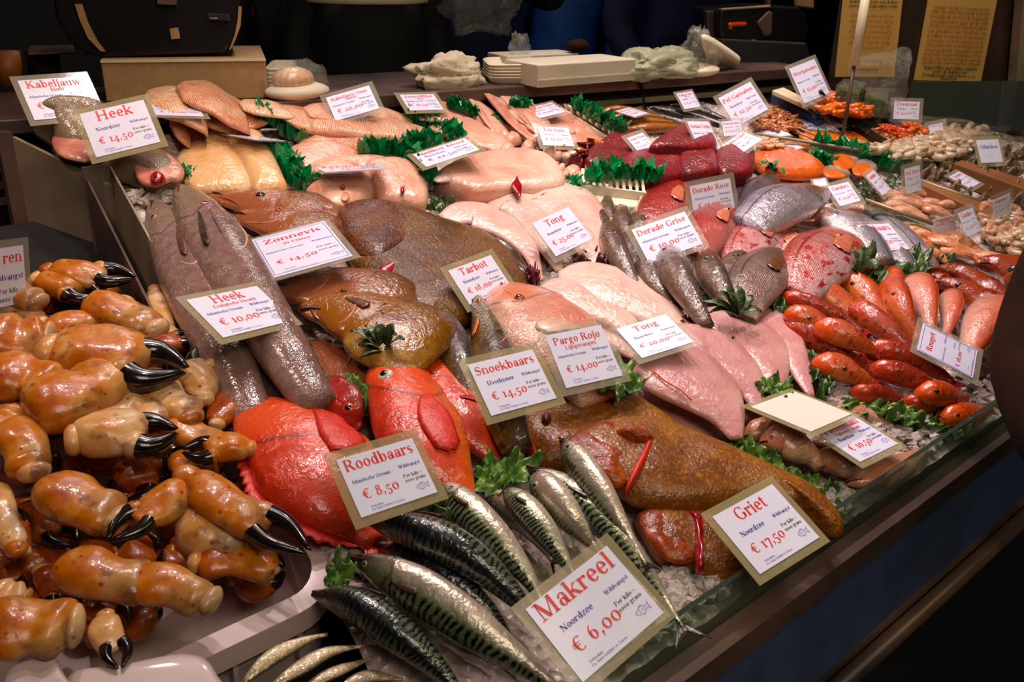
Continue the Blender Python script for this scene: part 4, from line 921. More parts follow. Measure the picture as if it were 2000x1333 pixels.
# ---- steel wall behind the right end, seen beyond the end of the shelf
def wp(x, y, off=0.):
    d = ray(x, y); p0 = WA-WN*.05+WN*off; return CO+d*((p0-CO).dot(WN)/d.dot(WN))
w0 = wp(1628, 150); w1 = w0+WD*3.2; q = [Vector((w0.x, w0.y, .1)), Vector((w1.x, w1.y, .1)), Vector((w1.x, w1.y, 3.1)), Vector((w0.x, w0.y, 3.1))]
m = MB(); m.prism([v-WN*.03 for v in q], q); o = m.build('wall_right', M['panel_brown'], off=Vector((0, 0, 0))); tag(o, kind='structure')
# ---------------------------------------------------------------- whole fish
PEC = ('pec', .27, 80, .46, 92, .35)
GU = {'john_dory': (.52, .78), 'pike_perch': (.42, .8), 'pink_snapper': (.42, .8), 'redfish': (.52, .93), 'brown_bream': (.4, .74), 'red_mullet': (.3, .92), 'sea_bass': (.42, .72), 'gurnard': (.46, .78), 'pouting': (.42, .8), 'pink_sea_bream': (.42, .74), 'grey_sea_bream': (.42, .78), 'hake': (.3, 1.)}
EY = {'thick orange mullet with a yellow flank by the green lettuce': (1588,560,9), 'orange mullet lying diagonally above the dark red one': (1665,554,9), 'broad orange mullet facing up with both eyes visible': (1745,573,9),
 'orange mullet with a small dark eye lying across the left group': (1581,622,8), 'orange mullet with a shiny eye leftmost of the lower rows': (1650,721,10), 'orange mullet with a dark eye next to bare ice': (1830,764,10), 'orange mullet nearest the front rail with its eye showing': (1871,811,8),
 'orange mullet head with ringed eye behind the lower rows': (1680,695,9), 'orange mullet head sticking up behind another head': (1739,550,8),
 'brown red gurnard with a glossy back, middle of the stack': (1905,526,10), 'brown gurnard with a round dark eye, lowest of the stack': (1871,557,13), 'largest dark red gurnard head at the right edge of the picture': (1975,525,18),
 'pouting with a visible eye and downturned mouth on the lettuce frill': (1507,854,9), 'pouting nearest the glass edge, alone on the ice': (1668,931,9), 'silvery grey sea bream with clear scales, in front of the pink ones': (1529,490,17),
 'brown fish head with dark eye right of the Dorade Grise card': (1408,482,12), 'brown bream like head between the long one and the grey bream': (1438,498,13), 'brown fish with pale belly beside the pointed herb leaves': (1380,503,10), 'largest dark brown fish lying head up in front of the card': (1297,486,8), 'brown fish with visible eye left of the Dorade Grise card top': (1238,417,7),
 'silvery white bellied mackerel above the Makreel card': (1046,949,17), 'mackerel whose nose touches the right edge of the Roodbaars card': (882,952,12), 'mackerel with the highest head, lying against the brill': (1110,874,16), 'largest striped mackerel with a bright silver flank, in front': (712,1102,14), 'long dark backed mackerel with its nose below the Roodbaars card': (757,1019,10),
 'long glossy brown fish in front, left of the Dorade Grise card': (1187,446,9),
 'large orange redfish lying leftmost with a row of spines along its lower edge': (497,786,22),
 'orange redfish with a big white ringed eye looking at the camera': (752,733,34),
 'small dark red redfish head poking out of the lettuce': (680,798,26),
 'long grey brown hake against the steel divider, leftmost of three': (300,424,16),
 'long grey brown hake under the Heek card, its head pointing up highest': (400,396,17),
 'brown red john dory head behind the Zonnevis card, topmost of the five': (509,380,20),
 'pale brown john dory with a red eye, just above the Zonnevis card': (544,410,15),
 'glossy john dory with reddish jaw overlapping the bottom of the Zonnevis card': (600,522,12),
 'largest yellow brown john dory with a dark round spot on its side': (669,553,14),
 'small dark reddish john dory lowest of the five, beside the herb leaves': (645,664,14),
 'olive pike perch with a dark snout, left of the pair below the turbot': (865,608,13),
 'olive pike perch with yellow gill cover, right of the pair by the pink snapper': (934,587,13),
 'large pale pink snapper with an orange eye behind the Pargo Rojo card': (1013,582,24),
 'largest pink sea bream with an orange nose, above the red mullets': (1639,460,17),
 'dark red bream with a golden eye overlapping the Dorade Rose card': (1421,410,17),
 'pink bream head with a large golden eye in the middle back': (1452,437,16),
 'pink bream lying above the grey one, leftmost of the striped pair': (1511,443,16),
 'pink bream with clear red lines, between the grey bream and the biggest pink one': (1557,457,15),
 'silver sea bass head with red gills right of the middle': (1640,408,9),
 'silver sea bass head with an open red gill near the big pink bream': (1573,424,9)}
RID = {'largest yellow brown john dory with a dark round spot on its side': [([(690,572),(694,598),(676,624),(642,642)], 'ridge_pink', .0032), ([(604,590),(612,612),(626,628)], 'ridge_red', .003), ([(630,572),(640,600),(632,622)], 'ridge_pink', .002), ([(741,600),(753,592),(765,603),(754,615),(742,606)], 'darkfin', .0022)],
 'glossy john dory with reddish jaw overlapping the bottom of the Zonnevis card': [([(645,526),(636,552),(610,572)], 'ridge_pink', .003), ([(540,560),(556,584)], 'ridge_red', .003)],
 'pale brown john dory with a red eye, just above the Zonnevis card': [([(474,434),(520,436),(560,422)], 'ridge_pink', .003)], 'brown red john dory head behind the Zonnevis card, topmost of the five': [([(424,384),(450,392),(470,402)], 'ridge_red', .003)],
 'small dark reddish john dory lowest of the five, beside the herb leaves': [([(680,670),(684,700),(664,724)], 'ridge_pink', .0026)],
 'orange redfish with a big white ringed eye looking at the camera': [([(838,772),(845,800),(826,826),(792,836)], 'palefin', .0026), ([(770,676),(800,706),(826,722)], 'redfin', .003), ([(790,668),(825,705),(850,730)], 'redfin', .0026)],
 'large orange redfish lying leftmost with a row of spines along its lower edge': [([(470,766),(520,764),(565,776)], 'redfin', .0024)],
 'large pale pink snapper with an orange eye behind the Pargo Rojo card': [([(1058,594),(1064,630),(1046,672),(1018,690)], 'palefin', .0026), ([(984,566),(1000,578)], 'redfin', .0014)],
 'long grey brown hake under the Heek card, its head pointing up highest': [([(470,440),(482,462),(476,484),(452,488)], 'palefin', .0024), ([(408,410),(425,440),(440,470)], 'darkfin', .0016)],
 'long grey brown hake against the steel divider, leftmost of three': [([(384,476),(390,498),(376,516),(350,510)], 'palefin', .0024)],
 'olive pike perch with yellow gill cover, right of the pair by the pink snapper': [([(984,616),(994,640),(984,664),(960,674)], 'orangefin', .002)],
 'largest pink sea bream with an orange nose, above the red mullets': [([(1610,470),(1604,495),(1618,515)], 'redfin', .0022), ([(1668,470),(1680,476)], 'redfin', .0016)],
 'silvery grey sea bream with clear scales, in front of the pink ones': [([(1512,505),(1520,530),(1540,545)], 'darkfin', .002)]}
def F_(name, *a, **k):
    if a[4] in RID: k['creases'] = RID[a[4]]
    if a[4] in EY: k['eyepx'] = EY[a[4]]
    if name in GU: k.setdefault('gu', GU[name][0]); k.setdefault('se', GU[name][1])
    if name in ('pouting', 'pink_sea_bream', 'grey_sea_bream', 'pink_snapper', 'gurnard'): k.setdefault('tail', False)
    return fish(name, *a, **k)
g = 'long grey hakes by the left divider'
F_('hake', 'hake', 'hake', [(300, 398), (345, 480), (398, 600), (450, 715), (500, 835)], 118, 'long grey brown hake against the steel divider, leftmost of three', group=g, h=.004, side='L', dors=15, eye='pink', fins=[('pec', .28, 75, .45, 85, .3, 'brownfin')], wu=.3)
F_('hake', 'hake', 'hake', [(455, 560), (500, 660), (560, 790)], 88, 'dark hake mostly hidden between the two larger hakes', group=g, h=.0, side='L', dors=30, eye=None, mouth=False)
F_('hake', 'hake', 'hake', [(352, 366), (400, 440), (455, 530), (510, 620), (560, 700), (625, 800)], 122, 'long grey brown hake under the Heek card, its head pointing up highest', group=g, h=.035, side='L', dors=15, eye='pink', fins=[('pec', .29, 95, .46, 110, .3, 'darkfin')], wu=.3)
g = 'john dories around the Zonnevis card'
F_('john_dory', 'dory', 'johndory_red', [(402, 378), (500, 392), (600, 415), (680, 445)], 84, 'brown red john dory head behind the Zonnevis card, topmost of the five', group=g, h=.0, side='L', eye='dark', tail=False, wu=.5)
F_('john_dory', 'dory', 'johndory_red', [(458, 418), (530, 430), (600, 450), (660, 480)], 88, 'pale brown john dory with a red eye, just above the Zonnevis card', group=g, h=.012, side='L', eye='red', tail=False, wu=.5)
F_('john_dory', 'dory', 'johndory_red', [(524, 558), (600, 560), (700, 575), (800, 625)], 122, 'glossy john dory with reddish jaw overlapping the bottom of the Zonnevis card', group=g, h=.03, side='L', eye='dark', tail=False, wu=.5)
F_('john_dory', 'dory', 'johndory', [(586, 608), (660, 605), (760, 640), (845, 710)], 150, 'largest yellow brown john dory with a dark round spot on its side', group=g, h=.055, side='L', eye='dark', fins=[PEC+('brownfin',)], tail=False, wu=.5)
F_('john_dory', 'dory', 'johndory_red', [(590, 668), (640, 690), (700, 740), (760, 800)], 108, 'small dark reddish john dory lowest of the five, beside the herb leaves', group=g, h=.02, side='L', eye='dark', tail=False, wu=.45)
F_('pike_perch', 'pike', 'pikeperch', [(842, 574), (868, 630), (888, 700), (920, 800)], 74, 'olive pike perch with a dark snout, left of the pair below the turbot', group='pike perches below the turbot', h=.03, side='L', dors=45, eye='dark', fins=[('pec', .3, 95, .44, 110, .35, 'orangefin')], wu=.45)
F_('pike_perch', 'pike', 'pikeperch', [(918, 565), (948, 625), (962, 700), (985, 810), (1010, 880)], 92, 'olive pike perch with yellow gill cover, right of the pair by the pink snapper', group='pike perches below the turbot', h=.04, side='L', dors=35, eye='gold', fins=[('pec', .28, 100, .42, 118, .35, 'orangefin')], wu=.4)
F_('pink_snapper', 'bream', 'snapper', [(972, 552), (1020, 600), (1080, 670), (1135, 745), (1165, 790)], 168, 'large pale pink snapper with an orange eye behind the Pargo Rojo card', h=.035, side='L', eye='red', fins=[('pecpx', 1060,625,1105,650,.4,'palefin')], wu=.34)
g = 'orange red redfish'
F_('redfish', 'redfish', 'redfish', [(458, 786), (520, 822), (600, 890), (680, 985), (735, 1062)], 212, 'large orange redfish lying leftmost with a row of spines along its lower edge', group=g, h=.012, side='R', eye='pink', fins=[('dor', .2, .98, .26, 15, 'redfin'), ('pecpx', 618,800,690,885,.38,'redfin')], tailmat='redfin', thick=.42)
F_('redfish', 'redfish', 'redfish', [(800, 655), (858, 740), (915, 825), (978, 905)], 118, 'orange redfish farthest right, half hidden behind its neighbour', group=g, h=.02, side='R', eye=None, fins=[('pecpx', 900,775,950,860,.4,'redfin')], mouth=False, tail=False)
F_('redfish', 'redfish', 'redfish', [(752, 672), (778, 750), (822, 838), (880, 925), (915, 985)], 162, 'orange redfish with a big white ringed eye looking at the camera', group=g, h=.045, side='R', eye='white', fins=[('pecpx', 832,772,886,892,.42,'redfin')], tail=False, wu=.42)
F_('redfish', 'redfish', 'redfish_dark', [(632, 736), (662, 778), (700, 840)], 84, 'small dark red redfish head poking out of the lettuce', group=g, h=.04, side='L', dors=40, eye='red', tail=False, mouth=False)
g = 'striped mackerels'
mk_ = [
 ('mack', [(803, 1003), (850, 1018), (900, 1050)], 36, .03, 'L', 0, 'pale sliver of a mackerel behind the topmost long dark one', {}),
 ('mack_dark', [(728, 1062), (800, 1090), (880, 1135), (960, 1205), (1025, 1300)], 66, .015, 'R', 55, 'dark backed mackerel lying underneath between two longer ones', {}),
 ('mack_dark', [(712, 1017), (790, 1032), (880, 1066), (960, 1122), (1035, 1200), (1070, 1250)], 80, .05, 'R', 50, 'long dark backed mackerel with its nose below the Roodbaars card', {}),
 ('mack', [(930, 950), (985, 985), (1040, 1040), (1080, 1100)], 52, .02, 'R', -80, 'pale bellied mackerel squeezed behind the centre one', {}),
 ('mack', [(846, 936), (900, 985), (965, 1050), (1025, 1120), (1070, 1200)], 78, .05, 'R', -25, 'mackerel whose nose touches the right edge of the Roodbaars card', {}),
 ('mack', [(982, 950), (1030, 1000), (1080, 1062), (1130, 1140)], 64, .055, 'R', -20, 'mackerel in the middle of the fan, left of the silvery one', {}),
 ('mack', [(1034, 928), (1076, 968), (1122, 1022), (1180, 1090)], 68, .045, 'R', -85, 'silvery white bellied mackerel above the Makreel card', {'eye_uv': (.085, 75)}),
 ('mack', [(1094, 856), (1130, 905), (1172, 965), (1218, 1035), (1262, 1105)], 66, .075, 'R', -60, 'mackerel with the highest head, lying against the brill', {}),
 ('mack', [(1028, 912), (1100, 950), (1172, 1012), (1235, 1085), (1290, 1160), (1332, 1225)], 64, .06, 'R', -18, 'long green backed mackerel passing right of the Makreel card', {}),
 ('mack_dark', [(608, 1162), (690, 1182), (780, 1240), (860, 1312), (925, 1390)], 78, .015, 'R', 55, 'dark mackerel nearest the white crate, lowest on the left', {}),
 ('mack', [(682, 1086), (760, 1122), (860, 1180), (965, 1255), (1060, 1325), (1130, 1385)], 98, .035, 'R', -48, 'largest striped mackerel with a bright silver flank, in front', {}),
]
for mt, ax, wd, h, sd, dr, lb, kw in mk_:
    F_('mackerel', 'mackerel', mt, ax, wd, lb, group=g, h=h, side=sd, dors=dr, eye='silver', finmat='darkfin', fins=[('pec', .24, 80, .34, 92, .3, 'darkfin')], tail=True, **kw)
g = 'pouting under the blank card'
for ax, wd, h, dr, lb in [
 ([(1442, 819), (1485, 812), (1540, 822)], 42, .0, 0, 'small pinkish pouting head nearest the mauve soles'),
 ([(1620, 796), (1685, 808), (1748, 838)], 34, .0, 0, 'yellowish small fish tail sticking out above the blank card'),
 ([(1450, 856), (1505, 838), (1570, 852)], 54, .012, 10, 'pinkish pouting with closed mouth, second from the left'),
 ([(1578, 868), (1625, 875), (1690, 895)], 34, .0, 0, 'slim pouting squeezed between two others under the card'),
 ([(1484, 868), (1530, 862), (1580, 890), (1600, 915)], 64, .03, 10, 'pouting with a visible eye and downturned mouth on the lettuce frill'),
 ([(1582, 902), (1635, 902), (1710, 935)], 54, .016, 0, 'pouting lying under the lower edge of the orange lettered card'),
 ([(1652, 945), (1702, 935), (1755, 910), (1795, 885)], 56, .01, 0, 'pouting nearest the glass edge, alone on the ice')]:
    F_('pouting', 'whiting', 'whiting', ax, wd, lb, group=g, h=h, side='L', dors=dr, eye='gold', eyer=.8, finmat='palefin')
g = 'red mullets'
for mt, ax, wd, h, dr, lb, kw in [
 ('mullet', [(1580, 534), (1618, 546), (1655, 590)], 34, .01, 30, 'orange mullet peeking out behind two others near the pink bream', {}),
 ('mullet', [(1550, 560), (1598, 570), (1648, 600), (1695, 650)], 58, .03, 25, 'thick orange mullet with a yellow flank by the green lettuce', {}),
 ('mullet', [(1621, 535), (1668, 556), (1708, 600), (1738, 655)], 60, .035, 30, 'orange mullet lying diagonally above the dark red one', {}),
 ('mullet_deep', [(1712, 545), (1718, 580), (1728, 620)], 34, .01, 40, 'thin red mullet left of the pair standing upright', {'eye': None}),
 ('mullet', [(1736, 532), (1752, 570), (1768, 612)], 52, .02, 60, 'orange mullet head sticking up behind another head', {}),
 ('mullet', [(1733, 558), (1756, 602), (1792, 668)], 72, .045, 60, 'broad orange mullet facing up with both eyes visible', {}),
 ('mullet_pink', [(1788, 545), (1806, 590), (1818, 645)], 70, .04, 35, 'shiny pink mullet belly up beside the Rouget card top', {'eye': None}),
 ('mullet_pink', [(1858, 572), (1856, 610), (1848, 655)], 52, .035, 30, 'small shiny pink mullet above the Rouget card', {'eye': None}),
 ('mullet_deep', [(1888, 585), (1896, 612), (1892, 640)], 26, .015, 20, 'thin red mullet sliver at the far right of the small pink one', {'eye': None}),
 ('mullet_pink', [(1955, 598), (1915, 645), (1885, 705)], 98, .03, 20, 'large shiny pink mullet body next to the brown coat sleeve', {'eye': None}),
 ('mullet_deep', [(1664, 594), (1700, 622), (1745, 655), (1795, 705)], 54, .05, 45, 'dark red glossy mullet pointing down to the Rouget card', {}),
 ('mullet_deep', [(1523, 580), (1575, 594), (1632, 618), (1685, 650)], 42, .045, 70, 'long dark orange mullet without visible eye, above the eyed one', {'eye': None}),
 ('mullet_deep', [(1486, 606), (1530, 612), (1570, 630)], 34, .012, 60, 'dark orange mullet nose leftmost of the upper rows', {'eye': None}),
 ('mullet', [(1497, 626), (1528, 634), (1560, 650)], 26, .0, 60, 'little orange mullet nose under the leftmost one', {'eye': None}),
 ('mullet_deep', [(1523, 640), (1580, 655), (1640, 690), (1690, 712)], 54, .02, 60, 'long dark red mullet lowest of the upper rows, by the soles', {'eye': None}),
 ('mullet', [(1536, 612), (1585, 624), (1640, 650)], 46, .05, 40, 'orange mullet with a small dark eye lying across the left group', {}),
 ('mullet', [(1594, 640), (1640, 652), (1712, 688)], 54, .055, 45, 'orange mullet with a brown blotch in front of the middle', {}),
 ('mullet_deep', [(1642, 698), (1690, 702), (1745, 718)], 38, .012, 30, 'orange mullet head with ringed eye behind the lower rows', {}),
 ('mullet', [(1592, 708), (1645, 722), (1705, 750)], 56, .022, 30, 'orange mullet with a shiny eye leftmost of the lower rows', {}),
 ('mullet_deep', [(1688, 682), (1750, 692), (1820, 722), (1862, 752)], 52, .035, 60, 'long dull red mullet directly below the Rouget card', {}),
 ('mullet_deep', [(1697, 722), (1750, 730), (1820, 756), (1850, 772)], 50, .03, 60, 'long dull red mullet second below the Rouget card', {'eye': None}),
 ('mullet_deep', [(1661, 768), (1720, 773), (1780, 790)], 42, .01, 70, 'dark red mullet touching the lettuce frill at the front', {'eye': None}),
 ('mullet', [(1792, 768), (1832, 770), (1888, 778)], 54, .03, 35, 'orange mullet with a dark eye next to bare ice', {'tail': False}),
 ('mullet_deep', [(1761, 784), (1802, 792), (1860, 808)], 38, .01, 60, 'small dull mullet between the two eyed ones near the rail', {'eye': None}),
 ('mullet', [(1835, 818), (1880, 812), (1930, 800)], 52, .012, 35, 'orange mullet nearest the front rail with its eye showing', {})]:
    k = dict(eye='dark'); k.update(kw)
    F_('red_mullet', 'mullet', mt, ax, wd, lb, group=g, h=h, side='L', dors=dr, finmat='redfin', mouth=True, NS=32, seg=18, **k)
g = 'brown red gurnards at the right edge'
for mt, ax, wd, h, lb in [
 ('gurnard', [(1762, 538), (1820, 545), (1890, 575)], 40, .0, 'dark gurnard snout beside the green lettuce'),
 ('gurnard', [(1816, 526), (1880, 534), (1945, 580), (2000, 640)], 52, .03, 'brown red gurnard with a glossy back, middle of the stack'),
 ('gurnard', [(1818, 552), (1872, 562), (1935, 605), (2000, 670)], 66, .02, 'brown gurnard with a round dark eye, lowest of the stack'),
 ('gurnard', [(1908, 516), (1965, 522), (2030, 560), (2090, 610)], 88, .055, 'largest dark red gurnard head at the right edge of the picture')]:
    F_('gurnard', 'gurnard', mt, ax, wd, lb, group=g, h=h, side='L', dors=30, eye='dark', finmat='darkfin', eyer=1.2)
g = 'small brown fish around the Dorade Grise card'
for ax, wd, h, lb in [
 ([(1144, 374), (1156, 402), (1168, 450)], 30, .0, 'dark brown fish head leftmost against the white comb tray'),
 ([(1181, 382), (1186, 410), (1194, 450)], 32, .0, 'dark brown rounded fish head below the comb tray'),
 ([(1214, 402), (1216, 440), (1228, 490)], 40, .012, 'brown fish head behind the front ones, left of the Dorade Grise card'),
 ([(1240, 408), (1240, 440), (1240, 485)], 34, .006, 'brown fish with visible eye left of the Dorade Grise card top'),
 ([(1260, 410), (1248, 440), (1240, 480)], 36, .01, 'grey brown fish head touching the Dorade Grise card corner'),
 ([(1158, 402), (1178, 440), (1196, 500)], 36, .012, 'slim brown fish between the sole and the darker ones'),
 ([(1224, 446), (1236, 500), (1262, 560)], 44, .018, 'glossy dark brown fish under the left edge of the Dorade Grise card'),
 ([(1183, 430), (1196, 475), (1218, 522), (1245, 575)], 52, .03, 'long glossy brown fish in front, left of the Dorade Grise card'),
 ([(1418, 474), (1392, 498), (1360, 545)], 46, .02, 'brown fish head with dark eye right of the Dorade Grise card'),
 ([(1250, 500), (1272, 550), (1325, 610)], 50, .03, 'olive brown fish with a yellow patch below the Dorade Grise card'),
 ([(1452, 488), (1430, 520), (1412, 575)], 56, .03, 'brown bream like head between the long one and the grey bream'),
 ([(1372, 490), (1386, 530), (1412, 575), (1436, 620)], 64, .045, 'brown fish with pale belly beside the pointed herb leaves'),
 ([(1297, 475), (1316, 530), (1346, 582), (1380, 640)], 66, .055, 'largest dark brown fish lying head up in front of the card')]:
    F_('brown_bream', 'whiting', 'brownfish', ax, wd, lb, group=g, h=h, side='L', dors=30, eye='dark', eyer=.7, finmat='darkfin', tail=False, NS=30, seg=18)
F_('grey_sea_bream', 'bream', 'greybream', [(1556, 494), (1512, 515), (1472, 562), (1455, 625)], 108, 'silvery grey sea bream with clear scales, in front of the pink ones', h=.05, side='R', eye='dark', fins=[('pec', .32, 95, .55, 105, .7, 'brownfin')], wu=.4)
g = 'pink and red sea breams'
for mt, ax, wd, h, ey, lb, kw in [
 ('redbream', [(1352, 350), (1318, 380), (1286, 430), (1270, 480)], 92, .01, None, 'dull red bream body behind the Dorade Rose card', {}),
 ('pinkbream', [(1486, 430), (1455, 442), (1425, 475)], 50, .02, 'gold', 'pink bream head with a large golden eye in the middle back', {}),
 ('pinkbream', [(1592, 460), (1545, 474), (1505, 500), (1480, 550)], 82, .03, 'gold', 'pink bream with clear red lines, between the grey bream and the biggest pink one', {}),
 ('pinkbream', [(1545, 446), (1505, 452), (1462, 480), (1432, 525)], 80, .045, 'gold', 'pink bream lying above the grey one, leftmost of the striped pair', {}),
 ('redbream', [(1450, 410), (1415, 420), (1385, 450), (1365, 505)], 86, .05, 'gold', 'dark red bream with a golden eye overlapping the Dorade Rose card', {}),
 ('pinkbream', [(1688, 464), (1640, 482), (1592, 522), (1560, 580)], 124, .05, 'gold', 'largest pink sea bream with an orange nose, above the red mullets', {})]:
    F_('pink_sea_bream', 'bream', mt, ax, wd, lb, group=g, h=h, side='R', eye=ey, fins=[('pec', .32, 96, .56, 108, .8, 'ridge_pink'), ('dor', .25, .85, .12, 9, 'palefin')], wu=.4, finmat='palefin', **kw)
g = 'silvery sea bass'
for mt, ax, wd, h, sd, ey, lb in [
 ('darkbass', [(1462, 350), (1450, 380), (1430, 420)], 46, .0, 'R', None, 'dark sea bass sliver just right of the Dorade Rose card'),
 ('darkbass', [(1525, 338), (1490, 365), (1460, 420)], 62, .02, 'R', None, 'dark grey sea bass leaning behind the bright silver one'),
 ('seabass', [(1622, 402), (1690, 408), (1750, 450), (1795, 500), (1815, 545)], 42, .0, 'R', None, 'slim white bellied sea bass curving along the right edge'),
 ('seabass', [(1640, 440), (1700, 480), (1745, 560)], 66, .0, 'L', None, 'silver sea bass under the Zeebaars card'),
 ('seabass', [(1604, 408), (1655, 424), (1715, 470), (1770, 530)], 60, .025, 'L', 'dark', 'silver sea bass head with red gills right of the middle'),
 ('seabass', [(1546, 432), (1600, 425), (1660, 450), (1720, 520)], 62, .035, 'L', 'dark', 'silver sea bass head with an open red gill near the big pink bream'),
 ('seabass', [(1632, 372), (1575, 384), (1512, 408), (1460, 448)], 84, .055, 'R', None, 'biggest bright silver sea bass with large scales, lying on top')]:
    F_('sea_bass', 'bass', mt, ax, wd, lb, group=g, h=h, side=sd, eye=ey, finmat='darkfin', tail=False, mouth=bool(ey))
g = 'golden smoked fish behind the green divider'
for k, (ax, wd, lb) in enumerate([
 ([(1166, 224), (1205, 214), (1262, 220)], 17, 'golden smoked fish farthest back by the shelf'), ([(1190, 231), (1240, 226), (1298, 232)], 18, 'golden smoked fish second from the back'),
 ([(1212, 240), (1262, 238), (1315, 241)], 19, 'golden smoked fish third from the back'), ([(1220, 253), (1272, 251), (1330, 249)], 22, 'golden smoked fish nearest the red tuna')]):
    F_('smoked_fish', 'hake', 'smoked', ax, wd, lb, group=g, h=.0, side='R', dors=0, eye='gold', NS=24, seg=14, finmat='brownfin')
for ax, wd, lb in [([(1268, 210), (1330, 224), (1405, 246)], 17, 'black smoked eel lying lower beside the golden smoked fish'), ([(1308, 206), (1362, 214), (1428, 240)], 16, 'black smoked eel nearer the price card stand')]:
    F_('smoked_eel', 'hake', 'eel', ax, wd, lb, group='black smoked eels', h=.01, side='R', eye=None, NS=24, seg=14, tail=False, mouth=False)
g = 'small silver fish at the bottom edge'
for ax, wd, dr, lb, h in [
 ([(470, 1340), (530, 1285), (600, 1250), (640, 1240)], 34, -10, 'small silver brown fish leftmost at the bottom edge', .0),
 ([(520, 1350), (580, 1310), (640, 1275), (712, 1262)], 32, 0, 'small bright silver fish with pointed tail at the bottom edge', .018),
 ([(585, 1352), (640, 1320), (700, 1296), (728, 1284)], 26, 0, 'small dull silver fish below the bright one', .008),
 ([(660, 1345), (720, 1322), (788, 1328)], 28, 0, 'small yellowish fish at the bottom edge beside the mackerel', .01)]:
    F_('sprat', 'sprat', 'sprat', [a for a in ax], wd, lb, group=g, h=h, side='R', dors=dr, eye='silver', NS=28, seg=16, finmat='palefin', tail=False)
# ---------------------------------------------------------------- flatfish, soles, fillets, tuna, salmon
def child_pillow(root, name, mat, outline, T, h, q=2., **k): return pillow(name, mat, outline, T, h, q, parent=root, **k)
t = pillow('turbot', 'turbot', [(648,428),(672,396),(730,392),(800,404),(860,426),(925,446),(968,458),(1008,492),(1036,538),(1042,566),(1004,592),(930,615),(862,648),(800,640),(745,575),(700,525),(668,472)], .042, .012, 2.2, nzamp=.003, nb=80, label='very large dark brown turbot spread across the middle of the ice', cat='fish')
child_pillow(t, 'head', 'turbot_head', [(652,430),(672,398),(735,394),(800,406),(830,440),(822,468),(790,492),(745,514),(705,500),(672,470)], .03, .026, 2.2, nzamp=.003)
child_pillow(t, 'gill_flesh', 'blood', [(738,524),(770,508),(800,492),(806,500),(780,524),(748,546)], .01, .040, 2, nb=30, nr=6)
child_pillow(t, 'fin_frill', 'darkfin', [(958,462),(1000,478),(1032,520),(1046,560),(1036,578),(1012,560),(990,520),(962,490)], .014, .016, 2, nb=44, nr=8, nzamp=.004, nzs=60)
t = pillow('brill', 'brill', [(998,806),(1030,790),(1100,772),(1160,762),(1222,768),(1282,800),(1340,845),(1300,880),(1220,905),(1130,915),(1062,910),(1040,885),(1014,845)], .04, .012, 2.2, nzamp=.003, nb=72, label='golden brown brill behind the larger one, its orange lip pointing left', cat='fish', group='brown brills around the Griet card')
child_pillow(t, 'lip', 'redfin', [(996,808),(1008,804),(1030,850),(1052,895),(1046,905),(1026,870),(1006,840)], .02, .03, 2, nb=36, nr=6)
child_pillow(t, 'eye', 'turbot_head', [(1058,812),(1070,810),(1078,818),(1072,828),(1060,826)], .012, .048, 2, nb=20, nr=5)
t = pillow('brill', 'brill', [(1108,856),(1150,826),(1230,812),(1302,818),(1372,846),(1445,880),(1510,915),(1590,955),(1650,1010),(1640,1040),(1560,1010),(1480,985),(1400,990),(1320,990),(1250,975),(1200,945),(1140,905)], .045, .035, 2.2, nzamp=.003, nb=84, label='largest golden brown brill with a red gill slit, lying on top', cat='fish', group='brown brills around the Griet card')
child_pillow(t, 'head', 'brill_red', [(1108,858),(1150,832),(1205,826),(1250,850),(1262,872),(1245,915),(1215,948),(1170,930),(1130,895)], .018, .056, 2.2, nzamp=.004, nzs=40)
child_pillow(t, 'gill_slit', 'redfin', [(1262,862),(1276,860),(1262,905),(1238,945),(1222,958),(1232,925),(1250,890)], .02, .066, 2, nb=36, nr=6)
child_pillow(t, 'gill_frill', 'brill_red', [(1200,842),(1240,838),(1262,850),(1280,858),(1262,868),(1230,862)], .022, .07, 2, nb=30, nr=6, nzamp=.005, nzs=60)
t = pillow('brill', 'brill', [(1244,1000),(1300,984),(1370,984),(1440,1010),(1520,1060),(1530,1100),(1462,1130),(1400,1122),(1330,1100),(1290,1085),(1262,1045)], .036, .008, 2.2, nzamp=.003, nb=64, label='dark reddish brill partly under the Griet card, nearest the front glass', cat='fish', group='brown brills around the Griet card')
child_pillow(t, 'head', 'brill_red', [(1246,1002),(1300,988),(1345,998),(1368,1030),(1365,1085),(1330,1098),(1290,1082),(1262,1045)], .014, .028, 2.2, nzamp=.004, nzs=40)
child_pillow(t, 'gill_frill', 'blood', [(1340,1000),(1356,994),(1374,1030),(1372,1090),(1378,1112),(1362,1112),(1356,1060),(1352,1020)], .02, .034, 2, nb=36, nr=6, nzamp=.004, nzs=60)
# skinned soles
def sole(mat, axis, widths, T, h, label, group, **k):
    return slab('skinned_sole', mat, axis, widths, T, h, label, 'fish', group, tp=[(0, .35), (.15, .9), (.45, 1), (.8, .7), (1, .3)], nzamp=.0012, ridge=.0015, **k)
W1 = lambda a: [(0, a*.35), (.12, a*.75), (.35, a), (.6, a*.92), (.85, a*.5), (1, a*.2)]
g = 'pale skinned soles around the 25,00 Tong card'
sole('sole', [(862,428),(922,418),(985,444),(1030,488),(1056,548)], W1(52), .02, .012, 'pale pink skinned sole lying along the edge of the turbot', g)
sole('sole', [(962,384),(1012,398),(1055,445),(1092,530)], W1(70), .022, .016, 'pale pink skinned sole in the middle, left of the 25,00 card', g)
sole('sole', [(1030,370),(1085,384),(1135,438),(1172,545)], W1(98), .024, .02, 'widest pale skinned sole with a small dark slit, under the 25,00 card', g)
g = 'pale skinned soles left of the 20,00 Tong card'
sole('sole', [(1150,530),(1220,540),(1285,575),(1350,645)], W1(46), .018, .01, 'thin pale sole fillet edge behind the group, beside the brown fish', g)
